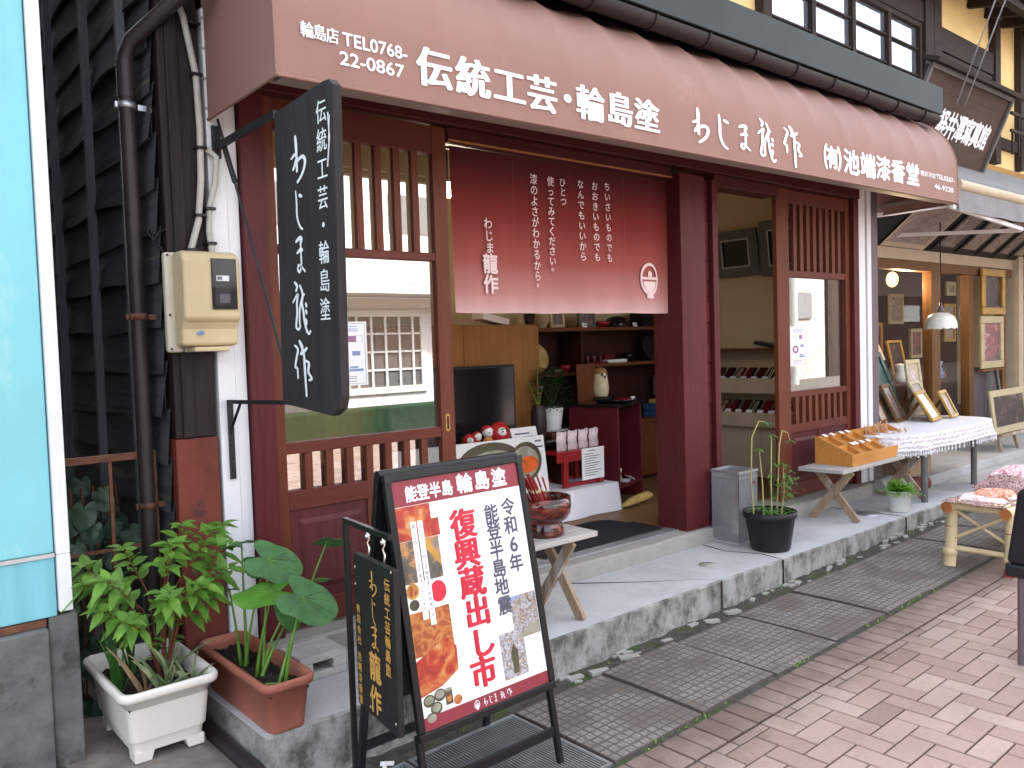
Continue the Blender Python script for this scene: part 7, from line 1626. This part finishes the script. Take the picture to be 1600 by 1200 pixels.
# small goods crowding the shop shelves
def bowl_(x, y, z, r, h): return MB().lathe([(0,0),(r*.5,0),(r*.5,h*.15),(r*.8,h*.4),(r,h),(r*.94,h),(r*.72,h*.42),(0,h*.25)], (x,y,z), 20)
for x, y, z, r, h, mt_, lab in ((4.72,5.08,.807,.07,.07,'redlacquer','red lacquer bowl on the counter behind the indoor plant'),(4.95,5.05,.807,.09,.05,'blacklacquer','wide black bowl on the counter left of the display stand'),(5.35,5.05,.807,.08,.10,'darklacquer','deep dark red bowl on the counter under the middle shelf'),(5.58,5.02,.807,.06,.06,'whitecer','small white bowl on the counter under the middle shelf'),(5.72,5.08,1.316,.06,.08,'blacklacquer','black lidded bowl on the middle shelf left of the round plate'),(6.24,5.02,1.316,.07,.09,'bluebox','blue bowl on the middle shelf right of the round plate'),(6.33,5.1,1.631,.05,.10,'darklacquer','dark red cup at the far right of the top shelf'),(4.92,5.08,1.256,.05,.06,'redlacquer','little red bowl at the right of the low left shelf'),(5.34,5.03,1.631,.07,.05,'redlacquer','shallow red bowl on the top shelf between the frame and the casket'),(4.55,5.1,1.631,.05,.12,'vase','dark beaker at the far left of the top shelf')):
    solo('lacquer_cup' if r < .065 else 'shelf_bowl', lab, 'bowl', bowl_(x, y, z, r, h), M[mt_], (x,y,z))
for x, y, z, a, b_, c_, mt_, lab in ((5.12,5.0,.807,.14,.1,.05,'yellowpaper','yellow paper packet on the counter beside the wide black bowl'),(5.46,5.0,.866,.10,.08,.03,'paper','small white carton stacked low on the counter'),(6.27,5.06,1.17,.14,.1,.04,'whitecer','white box lying on top of the grey glass case'),(5.44,5.08,1.346,.12,.08,.05,'darklacquer','dark red box on top of the flat cream box'),(6.12,5.05,1.631,.12,.1,.09,'greenframe','dark green box on the top shelf right of the stacked box'),(5.7,5.12,.807,.16,.08,.16,'darkframe','dark upright box at the back of the counter')):
    solo('shelf_box', lab, 'box', MB().box(x-a/2,y-b_/2,z+.0005,x+a/2,y+b_/2,z+c_), M[mt_], (x,y,z), bevel=.003)
# tall easel under the pale framed portrait and more frames in the studio window
EZ2 = Thing('tall_easel', 'tall dark easel legs under the pale framed family portrait', 'easel', (10.95,3.9,.2))
for a, b_ in (((10.72,3.84,.2),(10.86,3.90,1.03)),((11.25,3.84,.2),(11.08,3.90,1.03)),((10.98,3.95,.2),(10.97,3.92,1.03))): EZ2.part('leg', MB().bar(a, b_, .035, .03), M['greyframe'])
EZ2.part('ledge', MB().box(10.60,3.86,1.01,11.32,3.925,1.035), M['brownframe'])
for x, z0_, w_, h_, fm_, pc_, lb in ((10.5,1.2,.34,.44,'goldframe','ph_port','gilt framed portrait hanging low behind the wine bottle'),(11.65,1.15,.34,.40,'paleframe','ph_wed','pale framed small family photograph hanging beside the lit bulb'),(12.75,1.35,.4,.55,'goldframe','ph_sepia','gilt framed sepia photograph hanging inside the studio door'),(12.8,2.02,.3,.2,'paleframe','ph_sepia','small pale frame hanging high inside the studio door')):
    t = Thing('hanging_photo', lb, 'photograph', (x,5.1,z0_), 0, 'photographs hanging inside the studio'); f = MB(); fn = lambda u, v, q: (u, 5.12-q, v); frame_rect(f, x-w_/2, z0_, x+w_/2, z0_+h_, .045, 0, .03, fn); fo = t.part('frame', f, M[fm_]); p = MB(); rect(p, x-w_/2+.04, z0_+.04, x+w_/2-.04, z0_+h_-.04, .01, fn); t.part('picture', p, M[pc_], fo)
LT_ = Thing('table_lamp', 'pale fringed table lamp on the counter inside the studio window', 'lamp', (8.95,4.42,.95)); LT_.part('stand', MB().lathe([(0,0),(.07,0),(.06,.02),(.015,.05),(.015,.3),(0,.3)], (8.95,4.42,.95), 16), M['goldframe']); LT_.part('lamp_shade', MB().lathe([(.16,.26),(.08,.46),(.075,.46),(.155,.26)], (8.95,4.42,.95), 24), M['matboard'])
